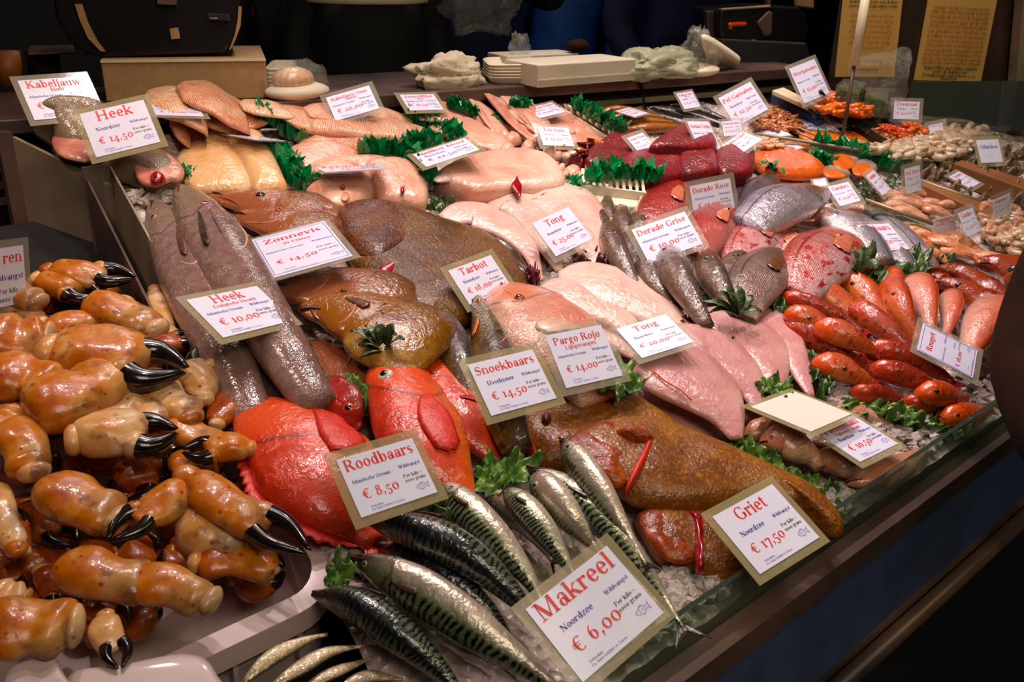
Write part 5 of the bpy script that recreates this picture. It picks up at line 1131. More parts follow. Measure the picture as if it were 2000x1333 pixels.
sole('sole', [(1090,545),(1160,550),(1235,580),(1300,625),(1362,690)], W1(82), .026, .03, 'pale sole with two rosy patches, topmost behind the Tong card', g)
sole('sole', [(1045,575),(1120,580),(1195,615),(1262,680)], W1(70), .024, .026, 'pale sole whose end lies behind the pink snapper head', g)
sole('sole', [(1080,610),(1160,640),(1245,700)], W1(60), .02, .01, 'pale sole lowest of the group, between snapper and Tong card', g)
g = 'mauve skinned soles behind the blank card'
sole('sole_mauve', [(1256,752),(1312,808),(1370,842),(1428,880)], W1(62), .022, .005, 'shaded mauve sole at the bottom of the pile beside the brill', g)
sole('sole_mauve', [(1412,622),(1472,618),(1524,652),(1552,705),(1584,775)], W1(62), .022, .03, 'thin mauve sole wrapping the right end of the pile with a long tail', g)
sole('sole_mauve', [(1355,655),(1420,650),(1475,680),(1506,730),(1515,775)], W1(104), .028, .03, 'broad mauve sole second from the right of the pile', g)
sole('sole_mauve', [(1286,674),(1345,676),(1412,708),(1460,755),(1482,805)], W1(92), .03, .042, 'mauve sole with an orange patch, third from the right of the pile', g)
s = sole('sole_mauve', [(1236,698),(1298,712),(1362,755),(1412,808),(1438,858)], W1(122), .032, .05, 'largest mauve sole in front with a thin orange line along its belly', g)
def line_on(parent, name, mat, pts, h, r):
    m = MB(); m.tube([P(x, y, h) for x, y in pts], r, 6); return m.build(name, M[mat], parent, True)
line_on(s, 'orange_line', 'orangefin', [(1272,722),(1300,745),(1330,762),(1350,782)], .082, .0016)
# ---- upper fillets
def fillet(name, mat, outline, T, h, label, group=None, q=2.2, cat='fish fillet', **k): return pillow(name, mat, outline, T, h, q, label=label, cat=cat, group=group, **k)
t = fillet('cod_steak', 'hake', [(62,238),(88,206),(150,194),(195,202),(240,240),(262,285),(200,312),(150,318),(108,300),(98,268)], .07, .0, 'thick cod steak with dark skin behind the upper Heek card', cat='fish steak')
child_pillow(t, 'cut_face', 'hakeflesh', [(100,272),(116,240),(150,232),(188,248),(196,290),(176,312),(140,310),(112,298)], .014, .052, 2.5)
t = fillet('hake_steak', 'hake', [(190,308),(230,292),(290,292),(340,302),(362,330),(350,352),(290,362),(255,345),(205,330)], .05, .01, 'hake tail steak with brown skin and a pink cut face below the upper Heek card', cat='fish steak')
child_pillow(t, 'cut_face', 'hakeflesh', [(262,318),(282,300),(310,296),(338,306),(360,332),(352,350),(330,352),(300,362),(270,350)], .014, .042, 3)
child_pillow(t, 'bone_hole', 'blood', [(292,344),(308,338),(324,346),(318,356),(298,358)], .014, .052, 2, nb=24, nr=5)
g = 'peach coloured cod fillets at the back left'
S2 = lambda a: [(0, a*.5), (.15, a*.9), (.5, a), (.85, a*.85), (1, a*.4)]
def fslab(name, mat, axis, wd, T, h, label, group, **k): return slab(name, mat, axis, S2(wd), T, h, label, 'fish fillet', group, nzamp=.002, **k)
fslab('cod_fillet', 'cod', [(288,205),(345,206),(400,228),(425,262)], 62, .035, .03, 'cod fillet behind the small card on the upper left', g)
fslab('cod_fillet', 'codtop', [(350,184),(405,194),(455,218),(510,246)], 52, .035, .045, 'ribbed cod fillet with white skin edge below the tan board', g)
fslab('cod_fillet', 'codtop', [(330,230),(375,262),(390,282)], 50, .03, .02, 'reddish cod piece between the Heek card and the pale fillets', g)
fslab('cod_fillet', 'cod', [(385,228),(440,240),(505,262)], 36, .025, .025, 'slim cod fillet above the pale yellowish fillets', g)
fslab('cod_fillet', 'cod', [(470,208),(530,214),(580,222)], 28, .02, .0, 'thin cod fillet touching the back shelf left of the loins', g)
g = 'pale yellowish fillets at the left'
fillet('pale_fillet', 'pollock', [(342,308),(368,278),(410,262),(440,262),(470,292),(492,330),(500,368),(440,372),(378,366),(350,340)], .028, .012, 'pale yellowish fillet left of its twin, beside the hake steak', g, nzamp=.002)
fillet('pale_fillet', 'pollock', [(436,262),(470,250),(512,262),(535,300),(556,345),(560,366),(520,370),(494,368),(470,318)], .032, .02, 'pale yellowish fillet beside the lower green plastic strip', g, nzamp=.002)
g = 'long cod loins in the middle back'
fslab('cod_loin', 'codtop', [(596,220),(660,226),(730,228),(800,232)], 34, .032, .0, 'long cod loin farthest back under two price cards', g)
fslab('cod_loin', 'codtop', [(546,220),(600,238),(680,250),(770,258),(858,274)], 42, .04, .02, 'longest cod loin with a ribbed orange back', g)
fslab('cod_loin', 'codtop', [(582,276),(650,268),(715,284),(790,288),(860,284)], 34, .03, .01, 'cod loin with silvery skin edges in front of the longest one', g)
fillet('monkfish_piece', 'monk', [(543,312),(562,288),(602,278),(660,282),(705,302),(696,318),(640,338),(580,342),(555,332)], .03, .01, 'pale pink fish piece left behind the flat lying price card')
g = 'pink fish steaks with oval bones'
t = fillet('fish_steak', 'monk', [(588,362),(602,330),(645,320),(700,328),(728,352),(732,380),(700,405),(655,418),(612,396)], .045, .005, 'pale pink steak with an oval bone ring, left of the pair', g, cat='fish steak', q=2.6)
child_pillow(t, 'bone_ring', 'membrane', [(660,362),(670,356),(680,362),(684,382),(676,392),(664,386)], .005, .045, 2, nb=28, nr=5)
child_pillow(t, 'blood_spot', 'blood', [(664,364),(672,361),(675,366),(668,368)], .006, .054, 2, nb=16, nr=4)
t = fillet('fish_steak', 'monk', [(700,328),(745,316),(800,322),(832,348),(838,385),(825,404),(780,402),(740,388),(722,356)], .045, .008, 'pale pink steak right of the pair, next to the green plastic', g, cat='fish steak', q=2.6)
child_pillow(t, 'bone_ring', 'membrane', [(778,344),(786,338),(794,346),(794,368),(786,378),(779,366)], .005, .05, 2, nb=28, nr=5)
child_pillow(t, 'blood_spot', 'blood', [(782,368),(788,366),(790,374),(784,376)], .006, .058, 2, nb=16, nr=4)
fillet('fish_steak', 'monk', [(590,330),(640,312),(720,308),(770,318),(720,338),(640,340)], .03, .015, 'pale pink flesh behind the flat card between green strips', g, cat='fish steak')
t = fillet('halibut_steak', 'halibut', [(848,354),(880,332),(930,314),(1000,306),(1062,316),(1096,346),(1102,374),(1060,386),(1000,388),(930,394),(885,378),(862,366)], .06, .0, 'huge halibut steak with white skin on top and a red centre', cat='fish steak', q=5, nb=72, nr=16)
child_pillow(t, 'white_skin', 'halibut_skin', [(846,350),(880,320),(930,298),(1000,290),(1055,303),(1092,334),(1100,356),(1066,338),(1000,328),(930,334),(882,352)], .012, .046, 2.4)
child_pillow(t, 'blood_line', 'blood', [(1006,322),(1014,322),(1012,348),(1020,362),(1016,384),(1004,372),(998,360),(1004,350)], .005, .056, 2, nb=36, nr=6)
g = 'wolffish fillets behind the Heilbot card'
fslab('wolffish_fillet', 'monk', [(810,225),(870,222),(930,240),(985,262)], 40, .02, .0, 'pink fillet farthest left in the wolffish row', g)
fslab('wolffish_fillet', 'monk', [(850,240),(900,250),(950,270),(1000,285)], 44, .022, .012, 'pink fillet in front of the wolffish row, above the Heilbot card', g)
fslab('wolffish_fillet', 'monk', [(930,215),(960,240),(985,275)], 36, .02, .01, 'pink fillet right end of the wolffish row', g)
g = 'striped pink fillets in the middle back'
fslab('striped_fillet', 'ribbed', [(962,204),(1000,228),(1035,268)], 50, .022, .01, 'striped pink fillet left of the pair by the Vis mix card', g)
fslab('striped_fillet', 'ribbed', [(995,208),(1035,228),(1062,262)], 46, .022, .02, 'striped pink fillet right of the pair by the Vis mix card', g)
fslab('striped_fillet', 'snapperfillet', [(1060,236),(1120,238),(1172,268)], 44, .02, .008, 'rosy striped fillet beside the comb rack with green top', g)
fslab('striped_fillet', 'snapperfillet', [(1108,268),(1150,278),(1195,284)], 38, .02, .012, 'rosy striped fillet just left of the tuna', g)
# pale scraps and fish cubes
ORD = ['first', 'second', 'third', 'fourth', 'fifth', 'sixth', 'seventh', 'eighth', 'ninth']
def ordn(sp, i):
    ys = sorted(q[1] for q in sp); n_ = len(ys); t1, t2 = ys[n_//3], ys[2*n_//3]; row = lambda y: 0 if y < t1 else (1 if y < t2 else 2)
    k = sorted([q[0]*1000+q[1] for q in sp if row(q[1]) == row(sp[i][1])]).index(sp[i][0]*1000+sp[i][1]); return ORD[k]+' from the left in the '+('back', 'middle', 'front')[row(sp[i][1])]+' row'
r = random.Random(11); spots = [(975,262),(1000,272),(1030,288),(1060,300),(990,292),(1042,275),(1075,318),(1095,330),(1118,338),(1130,322),(1065,338),(1100,350),(1140,345),(1150,335),(1020,300),(958,278),(1085,300),(1128,352)]
for i, (x, y) in enumerate(spots):
    s = r.uniform(11, 20); o = [(x+s*r.uniform(.8, 1.2)*math.cos(a), y+s*.55*r.uniform(.8, 1.2)*math.sin(a)) for a in [k*math.pi/4 for k in range(8)]]
    pillow('fish_scrap', 'monk' if i % 3 else 'halibut', o, .022, .004+.006*(i % 3), 2, nb=28, nr=7, nzamp=.004, nzs=40, label='pale fish lump, '+ordn(spots, i)+' of the scraps', cat='fish piece', group='pale fish lumps before the Vis mix card')
def chunk(name, mat, x, y, s, hgt, h, rot, label, cat, group):
    c = P(x, y, h+hgt/2); R3 = Matrix.Rotation(rot, 3, 'Z') @ Matrix.Rotation(r.uniform(-.4, .4), 3, 'X'); bm = bmesh.new(); bmesh.ops.create_cube(bm, size=1)
    for v in bm.verts: v.co = R3 @ Vector((v.co.x*s*r.uniform(.8, 1.2), v.co.y*s*r.uniform(.7, 1.1), v.co.z*hgt*r.uniform(.8, 1.2)))
    bmesh.ops.bevel(bm, geom=bm.edges[:], offset=s*.16, segments=2, affect='EDGES'); me = bpy.data.meshes.new(name); bm.to_mesh(me); bm.free(); me.materials.append(M[mat]); me.polygons.foreach_set('use_smooth', [True]*len(me.polygons))
    o = bpy.data.objects.new(name, me); COL.objects.link(o); o.location = c; tag(o, label, cat, group); return o
CU_ = [(1056,275,'tuna'),(1062,286,'tuna'),(1086,293,'salmon'),(1102,288,'salmon'),(1072,298,'squid'),(1118,302,'squid'),(1106,306,'squid'),(1130,296,'salmon'),(1144,292,'tuna'),(1136,308,'tuna'),(1126,316,'tuna'),(1160,284,'salmon'),(1088,304,'squid'),(1142,300,'tuna')]
for i, (x, y, m_) in enumerate(CU_):
    nm = {'tuna': 'dark red', 'salmon': 'orange', 'squid': 'whitish'}[m_]
    chunk('fish_cube', m_, x, y, .028, .022, .018+.006*(i % 2), i, f'{nm} fish cube, {ordn(CU_, i)} of the mix', 'fish piece', f'{nm} fish cubes of the fish mix')
g = 'dark red tuna blocks'
for o_, T, h, lb in [
 ([(1136,322),(1148,300),(1196,270),(1226,266),(1250,300),(1240,320),(1196,330),(1150,336)], .05, .0, 'dark red tuna block leftmost, beside the fish cubes'),
 ([(1262,302),(1298,272),(1338,252),(1366,256),(1398,294),(1384,306),(1322,310)], .06, .03, 'dark red tuna block on top, highest of the heap'),
 ([(1202,322),(1240,306),(1300,302),(1330,318),(1330,352),(1290,368),(1240,358),(1205,345)], .055, .01, 'dark red tuna block in front, behind the green leaves on the white rack'),
 ([(1318,312),(1340,300),(1382,300),(1398,330),(1392,352),(1334,356)], .055, .02, 'dark red tuna block in the middle of the heap'),
 ([(1388,310),(1420,296),(1460,292),(1472,322),(1462,352),(1412,356),(1392,338)], .055, .012, 'dark red tuna block rightmost, next to the salmon')]:
    fillet('tuna_block', 'tuna', o_, T, h, lb, g, q=4.5, nzamp=.002, spine=.6)
g = 'orange salmon pieces'
fillet('salmon_fillet', 'salmon', [(1466,306),(1492,288),(1545,290),(1592,310),(1616,334),(1570,346),(1505,338),(1478,324)], .03, .01, 'large orange salmon fillet folded beside the tuna', g, nzamp=.002)
for o_, lb in [([(1578,292),(1602,294),(1618,306),(1600,312),(1580,304)], 'small salmon steak behind the green leaf strip'), ([(1622,308),(1640,298),(1668,308),(1676,326),(1650,338),(1626,326)], 'horseshoe shaped salmon steak with pale skin, left one'),
 ([(1660,326),(1690,318),(1712,334),(1700,348),(1668,346)], 'salmon steak right of the horseshoe shaped one'), ([(1612,330),(1640,336),(1660,348),(1625,352),(1605,342)], 'small salmon steak in front of the horseshoe shaped one')]:
    t = fillet('salmon_steak', 'salmon_skin', o_, .03, .0, lb, g, q=5, cat='fish steak', nb=36, nr=8)
    cx = sum(a for a, _ in o_)/len(o_); cy = sum(b for _, b in o_)/len(o_)
    child_pillow(t, 'cut_face', 'salmon_slice', [(cx+(a-cx)*.82, cy+(b-cy)*.82-2) for a, b in o_], .006, .028, 2.5, nb=30, nr=6)
# white comb racks
def comb(pa, pb, n, tl, label, hh=.03):
    root = thing('comb_rack', P(*pa, 0), label, 'rack', 'cream comb racks'); A, B = P(*pa, hh), P(*pb, hh); d = (B-A); nn = nrm(A); s = d.normalized().cross(nn).normalized(); s = -s if s.y < 0 else s
    m = MB(); bar(m, A, B, .012, .02); m.build('front_bar', M['foam'], root)
    m = MB(); bar(m, A+s*tl, B+s*tl, .008, .014); m.build('back_bar', M['foam'], root)
    for i in range(n):
        p = A+d*((i+.5)/n); m = MB(); bar(m, p, p+s*tl+nn*.02, .007, .007); m.build('tooth', M['foam'], root)
    return root
comb((1135,368),(1265,384), 10, .06, 'cream rack with teeth in front of the red tuna')
comb((1205,272),(1108,212), 8, -.03, 'cream rack with teeth beside the golden smoked fish', .015)
t = fillet('cream_tray', 'foam', [(1140,378),(1255,384),(1258,400),(1250,412),(1180,404),(1140,396)], .02, .0, 'cream tray with pale fillets below the comb rack', cat='tray', q=6)
# ---------------------------------------------------------------- price cards (corners of the printed paper, clockwise from its top left)
AO = 'Atlantische Oceaan'
def C(*a, **k): return card(*a, **k)
C([(36,157),(162,151),(200,222),(68,235)], 'Kabeljauw', '€ 12,50', AO, sub='Moot', hc=.09, label='price card reading Kabeljauw Moot standing at the far left by the tan board', nprior=(-.35,-.9,.25), wn=14)
C([(156,221),(281,197),(314,275),(189,310)], 'Heek', '€ 14,50', hc=.13, label='price card reading Heek 14,50 leaning on the steak at the upper left', lam='lam2', s1=1.15)
C([(296,205),(386,209),(400,228),(303,225)], 'Kabeljauwfilet', '€ 17,00', AO, hc=.11, label='small flat price card reading Kabeljauwfilet right of the upper Heek card', q=10, small=False, ratio=1.4, logo=False)
C([(637,193),(720,166),(742,213),(655,235)], 'Kabeljauw Haas', '€ 20,00', AO, sub='(Skrei)', hc=.09, label='price card reading Kabeljauw Haas standing against the back shelf', nprior=(-.5,-.8,.3), q=10)
C([(782,185),(845,185),(868,214),(798,217)], 'Zeewolffilet', '€ 16,50', AO, sub='(ling)', hc=.06, label='price card reading Zeewolffilet at the back shelf edge', q=10, small=False, lam='lam2')
C([(806,302),(908,271),(937,292),(833,327)], 'Heilbot Moot', '€ 22,50', 'Noordzee', hc=.085, label='price card reading Heilbot Moot lying above the huge halibut steak', lam='lam2', q=10, small=False)
C([(612,328),(742,322),(752,330),(640,337)], 'Zeeduivel', '€ 24,00', 'Noordzee', hc=.075, label='price card seen nearly edge on over the pink steaks', q=10, small=False, logo=False, wn=1.5, ratio=1.35)
C([(448,266),(500,264),(560,278),(500,272)], 'Koolvis', '', 'Noordzee', hc=.06, label='price card seen edge on between the pale fillets and green strip', q=8, small=False, logo=False, wn=1., kilo=False)
C([(1026,213),(1078,201),(1104,219),(1055,231)], 'Panga Filet', '€ 10,00', hc=.045, label='small price card behind the rosy striped fillets', q=8, small=False)
C([(1049,247),(1110,251),(1121,286),(1062,284)], 'Vis mix', '€ 10,00', 'diversen', hc=.06, label='price card reading Vis mix standing in the fish cubes', q=10, small=False)
C([(1039,436),(1110,405),(1157,466),(1086,502)], 'Tong', '€ 25,00', hc=.075, label='price card reading Tong 25,00 on the pale soles')
C([(496,474),(628,424),(693,505),(531,536)], 'Zonnevis', '€ 14,50', AO, sub='St Piërre', hc=.085, label='price card reading Zonnevis with a thin border among the john dories', frame=True, s1=1.0)
C([(362,588),(507,557),(570,628),(441,658)], 'Heek', '€ 10,00', AO, sub='Ecologische Visserij', hc=.125, label='price card reading Heek 10,00 lying across the long hakes', lam='lam2')
C([(875,527),(959,501),(1000,560),(918,598)], 'Tarbot', '€ 18,00', hc=.075, label='price card reading Tarbot on the big dark turbot', lam='lam2')
C([(914,710),(1040,685),(1088,775),(960,815)], 'Snoekbaars', '€ 14,50', 'IJsselmeer', hc=.13, label='price card reading Snoekbaars in front of the pike perches', lam='lam2')
C([(1063,657),(1175,633),(1215,735),(1108,757)], 'Pargo Rojo', '€ 14,00', AO, sub='Lijngevangen', hc=.125, label='price card reading Pargo Rojo on the pink snapper')
C([(1207,643),(1296,614),(1358,668),(1250,700)], 'Tong', '€ 20,00', hc=.10, label='price card reading Tong 20,00 between two heaps of soles')
C([(1230,451),(1340,412),(1370,478),(1270,512)], 'Dorade Grise', '€ 10,00', AO, hc=.10, label='price card reading Dorade Grise among the brown fish')
C([(1347,363),(1425,350),(1436,408),(1356,428)], 'Dorade Rose', '€ 15,00', AO, hc=.09, label='price card reading Dorade Rose behind the red bream', nprior=(-.5,-.75,.35))
C([(1670,440),(1738,437),(1775,487),(1716,491)], 'Zeebaars', '€ 16,50', 'Noordzee', hc=.09, label='price card reading Zeebaars on the silver sea bass')
C([(652,899),(811,855),(851,962),(712,1010)], 'Roodbaars', '€ 8,50', AO, hc=.14, label='price card reading Roodbaars leaning on the orange redfish', lam='lam2', q=20)
C([(1026,1186),(1187,1067),(1296,1192),(1140,1334)], 'Makreel', '€ 6,00', hc=.12, label='largest price card reading Makreel in front of the mackerels', lam='lam2', q=22, s1=1.2, sp=1.15, ratio=1.25)
C([(1391,1006),(1509,948),(1600,1046),(1485,1124)], 'Griet', '€ 17,50', hc=.085, label='price card reading Griet at the front glass by the brown brills', lam='lam2', q=20)
C([(1465,796),(1550,763),(1663,810),(1584,842)], '', hc=.085, label='blank white laminated card lying tilted over the pouting', lam='lam2', blank=True)
C([(1588,842),(1668,812),(1752,866),(1682,903)], 'Pieterman', '€ 10,50', sub='Pakweegs vissen', hc=.07, label='price card with orange heading reading 10,50 below the blank card', lam='lam2')
# rouget card is turned a quarter: its reading direction runs upwards
C([(1790,682),(1803,633),(1908,684),(1900,741)], 'Rouget', '€ 18,00', AO, hc=.09, label='price card reading Rouget turned sideways on the red mullets', frame=True, ratio=.62)
C([(-50,492),(46,480),(52,590),(-40,610)], 'Kreeften scharen', '', '', hc=.10, label='price card cut by the left edge of the picture behind the crab claws', nprior=(.1,-.9,.35), lines=[('product_name', [('ren', 96, 74, 28, 'r')], 'ink_red'), ('origin_line', [('Wildvangst', 96, 45, 15, 'r')], 'ink_blue'), ('weight_note', [('Per kilo =', 92, 22, 12, 'r'), ('1000 gram', 96, 8, 12, 'r')], 'ink_brown')])
C([(1321,184),(1350,178),(1368,209),(1337,213)], 'Paling Filet', '€ 8,50', hc=.07, label='small price card reading Paling Filet behind the black eels', q=8, small=False, sub='gerookt', nprior=(-.5,-.8,.3), m=.008)
C([(1402,196),(1465,156),(1500,218),(1438,243)], 'Pel Garnalen', '€ 12,50', 'Noordzee', wild='Wild Vangst', hc=.10, label='price card reading Pel Garnalen tilted above the brown shrimps', q=10, nprior=(-.55,-.75,.3))
C([(1537,136),(1594,114),(1616,183),(1575,201)], 'Steurgarnalen', '€ 12,00', AO, hc=.16, label='tall price card reading Steurgarnalen standing in the blue tub', q=10, nprior=(-.55,-.75,.3), ratio=1.1)
C([(1334,236),(1391,239),(1400,290),(1372,292)], 'Sashimi Tonijn', '€ 39,50', AO, hc=.09, label='price card reading Sashimi Tonijn behind the tuna heap', q=8, small=False, nprior=(-.6,-.7,.35), m=.01)
C([(1223,268),(1256,262),(1278,286),(1250,302)], 'Sushi Thun', '€ 37,50', hc=.07, label='price card wedged between two tuna blocks', q=8, small=False)
C([(1407,236),(1446,237),(1450,262),(1416,268)], 'Fruit de Mer', '€ 12,50', AO, hc=.07, label='small price card reading Fruit de Mer right of the Sashimi card', q=8, small=False, m=.008, nprior=(-.6,-.7,.35))
C([(1408,288),(1452,255),(1488,275),(1450,297)], 'Zalm Filet', '€ 19,50', hc=.075, label='shiny price card reading Zalm Filet beside the salmon', q=8, small=False)
C([(1202,218),(1230,210),(1266,222),(1240,228)], 'Makreel gerookt', '€ 8,00', hc=.04, label='flat price card lying on the golden smoked fish', q=8, small=False, m=.006)
C([(1617,367),(1655,354),(1682,394),(1640,402)], "Gamba's", '€ 22,50', AO, hc=.08, label="price card reading Gamba's next to the big silver bass", q=10, small=False)
C([(1688,345),(1708,332),(1736,370),(1726,382)], "Gamba's", '€ 17,50', hc=.07, label="narrow price card reading Gamba's tilted over the parsley", q=8, small=False, wn=3, ratio=1.2)
C([(1766,330),(1796,324),(1798,370),(1770,380)], 'Sea Tiger', '€ 30,00', hc=.08, label='price card reading Sea Tiger standing over the prawns', q=8, small=False, ratio=1, nprior=(-.6,-.7,.35))
C([(1821,434),(1866,415),(1866,452),(1822,456)], "Gamba's", '', sub='Gepelde', hc=.05, label="low price card reading Gepelde Gamba's before the glass edge", q=8, small=False, kilo=False, logo=False, nprior=(-.6,-.7,.35))
C([(1869,418),(1900,405),(1914,452),(1890,462)], "Gamba's", '€ 22,50', AO, hc=.08, label="price card reading Gamba's right of the peeled prawn card", q=8, small=False, nprior=(-.6,-.7,.35), wn=4)
C([(1938,392),(1973,378),(1973,412),(1942,428)], "Gamba's", '€ 17,50', AO, hc=.09, label="price card reading Gamba's farthest right over the grey prawns", q=8, small=False, nprior=(-.6,-.7,.35))
C([(1853,346),(1872,335),(1914,358),(1895,368)], 'Oesters', '€ 0,95', hc=.05, label='price card lying on the wooden oyster crate', q=8, small=False)
C([(1905,275),(1950,271),(1958,318),(1918,318)], 'Gillardeau', '€ 1,95', '', '', hc=.1, label='grey price card reading Gillardeau standing in the oysters', q=8, small=False, kilo=False, logo=False, lam='lam2', nprior=(-.6,-.7,.35), lines=[('product_name', [('Gillardeau', 50, 62, 18, 'c')], 'ink_blue'), ('price', [('€ 1,95', 20, 28, 16, 'l')], 'paper')])
C([(1746,198),(1797,199),(1793,234),(1745,232)], 'Zeekraal', '€ 20,00', 'Noordzee', hc=.07, label='price card reading Zeekraal before the dark steel wall', q=8, small=False, nprior=(-.8,-.5,.3), wn=4)
C([(1813,246),(1842,240),(1842,256),(1815,262)], 'Zeeduivel wang', '', '', hc=.05, label='little price card in front of the yellow squid', q=8, small=False, kilo=False, logo=False, nprior=(-.8,-.5,.3))
# flat cards scattered over the far trays
for cor, nm, lb in [
 ([(1560,232),(1618,239),(1640,256),(1578,253)], 'Haring', 'flat price card on the orange trout fillets, left one'), ([(1582,234),(1625,225),(1645,250),(1612,248)], 'Zalmforel', 'flat price card behind the trout fillets'),
 ([(1634,222),(1656,228),(1668,252),(1650,248)], 'Mosselen', 'slanting price card between the black tray and trout fillets'), ([(1663,214),(1700,222),(1714,243),(1690,240)], 'Rivierkreeft', 'price card on the black tray lid, left'),
 ([(1712,228),(1742,231),(1762,247),(1735,245)], 'Kokkels', 'price card on the black tray lid, right'), ([(1482,254),(1525,250),(1545,265),(1500,268)], 'Wilde Zalm', 'flat price card at the left glass tray edge'),
 ([(1515,285),(1540,281),(1568,287),(1548,296)], 'Zalm Moot', 'flat price card lying behind the salmon fillet'), ([(1625,278),(1655,268),(1672,290),(1648,292)], 'Jonge Octopus', 'price card reading Jonge Octopus behind green plastic leaves'),
 ([(1696,283),(1722,276),(1758,288),(1728,296)], 'Inktvis', 'flat price card on the white squid, left one'), ([(1780,275),(1805,271),(1832,280),(1808,286)], 'Pijlinktvis', 'flat price card on the white squid, right one'),
 ([(1955,290),(1970,286),(1985,302),(1975,310)], 'Kokkels', 'white price card right of the grey oyster card'), ([(1985,345),(2010,338),(2020,362),(1990,358)], 'Oesters', 'price card cut by the right edge over the oysters'),
 ([(1588,352),(1610,350),(1618,362),(1592,366)], 'Tarbot', 'small price card half hidden behind the big silver bass')]:
    C(cor, nm, '€ 9,50', hc=.035, label=lb, q=8, small=False, kilo=False, logo=False, m=.006)
# ---------------------------------------------------------------- crab claws in their crate
def claw(base, tip, wpx, h, mat, label, kind='claw', flip=1, split=.55, openf=1., nrmside=.0, group='edible crab claws in the white crate', wrist=True, T=None, tipm=True):
    b = P(*base, h); e = P(*tip, h); d = e-b; L = d.length; d.normalize(); n = nrm(b); n = (n-d*n.dot(d)).normalized(); s = d.cross(n).normalized()*flip
    if nrmside: n, s = (n*math.cos(nrmside)+s*math.sin(nrmside)), (s*math.cos(nrmside)-n*math.sin(nrmside))
    mid = (b+e)/2; tp = pxdir(mid, d); tp.normalize(); k = math.hypot(pxdir(mid, s).dot(Vector((-tp.y, tp.x))), .6*pxdir(mid, n).dot(Vector((-tp.y, tp.x)))); R = wpx/2/k; TT = T or R*.66
    root = thing('crab_claw', b+d*L*.3-n*TT*.5, label, 'crab claw', group); off = root.location
    C0 = b+n*TT
    def loft(name, cen, rw, rt, mt, par, N=18, seg=16, e_=2.2, bumps=0., uvs=1):
        vs = []; uv = []
        for i in range(N):
            u = i/(N-1); c = cen(u); t = (cen(min(1, u+.02))-cen(max(0, u-.02))).normalized(); nn = (n-t*n.dot(t)).normalized(); sx = t.cross(nn).normalized()*flip
            for j in range(seg):
                a = 2*math.pi*j/seg; ca, sa = math.cos(a), math.sin(a); dd = (abs(ca)**e_+abs(sa)**e_)**(-1/e_)
                p = c+sx*ca*dd*rw(u)+nn*sa*dd*rt(u)
                if bumps: p += nn*bumps*noise.noise(p*26)*5+sx*bumps*noise.noise(p*22+Vector((7, 0, 0)))*4
                vs.append(p); uv.append((u, j/seg))
        fs = [(i*seg+k, (i+1)*seg+k, (i+1)*seg+(k+1) % seg, i*seg+(k+1) % seg) for i in range(N-1) for k in range(seg)]+[tuple(range(seg)), tuple((N-1)*seg+k for k in range(seg))[::-1]]
        o = mesh_obj(name, vs, fs, M[mt], par, uv=uv, off=off)
        bm = bmesh.new(); bm.from_mesh(o.data); bmesh.ops.recalc_face_normals(bm, faces=bm.faces); bm.to_mesh(o.data); bm.free(); return o
    ph = rnd.random()*9
    if kind == 'segment':   # a leg or arm piece, no fingers
        loft('arm_shell', lambda u: C0+d*L*u+s*R*.25*math.sin(u*3), lambda u: R*sinterp([(0, .5), (.06, .86), (.3, 1.08), (.62, .92), (.86, .98), (.95, .86), (1, .5)], u), lambda u: TT*sinterp([(0, .5), (.08, .85), (.3, 1.1), (.62, .8), (.86, .95), (1, .5)], u), mat, root, bumps=.0012)
        loft('joint', lambda u: C0+d*L*(.92+.2*u)+s*R*.2, lambda u: R*.74*math.sin(math.pi*(.1+.8*u))**.6, lambda u: TT*.74*math.sin(math.pi*(.1+.8*u))**.6, 'crab_pale' if mat != 'crab_pale' else 'crab', root, N=10)
        return root
    q = split
    # palm, swelling away from the wrist, drawn out into the base of the fixed finger
    loft('palm', lambda u: C0+d*L*(q+.07)*u+s*R*.28*math.sin(math.pi*u), lambda u: R*sinterp([(0, .42), (.06, .72), (.22, .94), (.5, 1.1), (.8, .98), (1, .6)], u), lambda u: TT*sinterp([(0, .45), (.1, .8), (.35, 1.05), (.65, 1.0), (.88, .75), (1, .4)], u), mat, root, N=22, seg=20, bumps=.0014)
    # fixed finger: shell coloured root then black tip
    g = openf
    def fing(sy, bend): return lambda u: C0+d*L*(q-.06+(1.06-q)*u)+s*R*(sy*(.46+.32*g*math.sin(math.pi*min(1, u*1.1)))*(1-.42*u**2)+bend*u*u*.25)
    loft('fixed_finger', fing(-1, .45), lambda u: R*.52*(1-u)**.7+.0008, lambda u: TT*.7*(1-u)**.6+.0008, 'crab_tip', root, N=16, seg=12)
    loft('movable_finger', fing(1, -.45), lambda u: R*.50*(1-u)**.7+.0008, lambda u: TT*.7*(1-u)**.6+.0008, 'crab_tip', root, N=16, seg=12)
    loft('finger_root', lambda u: fing(1, -.45)(-.10+.34*u), lambda u: R*.55*math.sin(math.pi*(.3+.5*u)), lambda u: TT*.76*math.sin(math.pi*(.3+.5*u)), mat, root, N=10, seg=12)
    loft('lower_finger_root', lambda u: fing(-1, .45)(-.10+.34*u), lambda u: R*.55*math.sin(math.pi*(.3+.5*u)), lambda u: TT*.76*math.sin(math.pi*(.3+.5*u)), mat, root, N=10, seg=12)
    if wrist:
        loft('wrist', lambda u: C0+d*L*(-.10+.18*u)+s*R*.15, lambda u: R*.62*math.sin(math.pi*(.12+.8*u))**.5, lambda u: TT*.72*math.sin(math.pi*(.12+.8*u))**.5, 'crab_pale' if rnd.random() < .5 else mat, root, N=12, seg=14, bumps=.001)
    return root
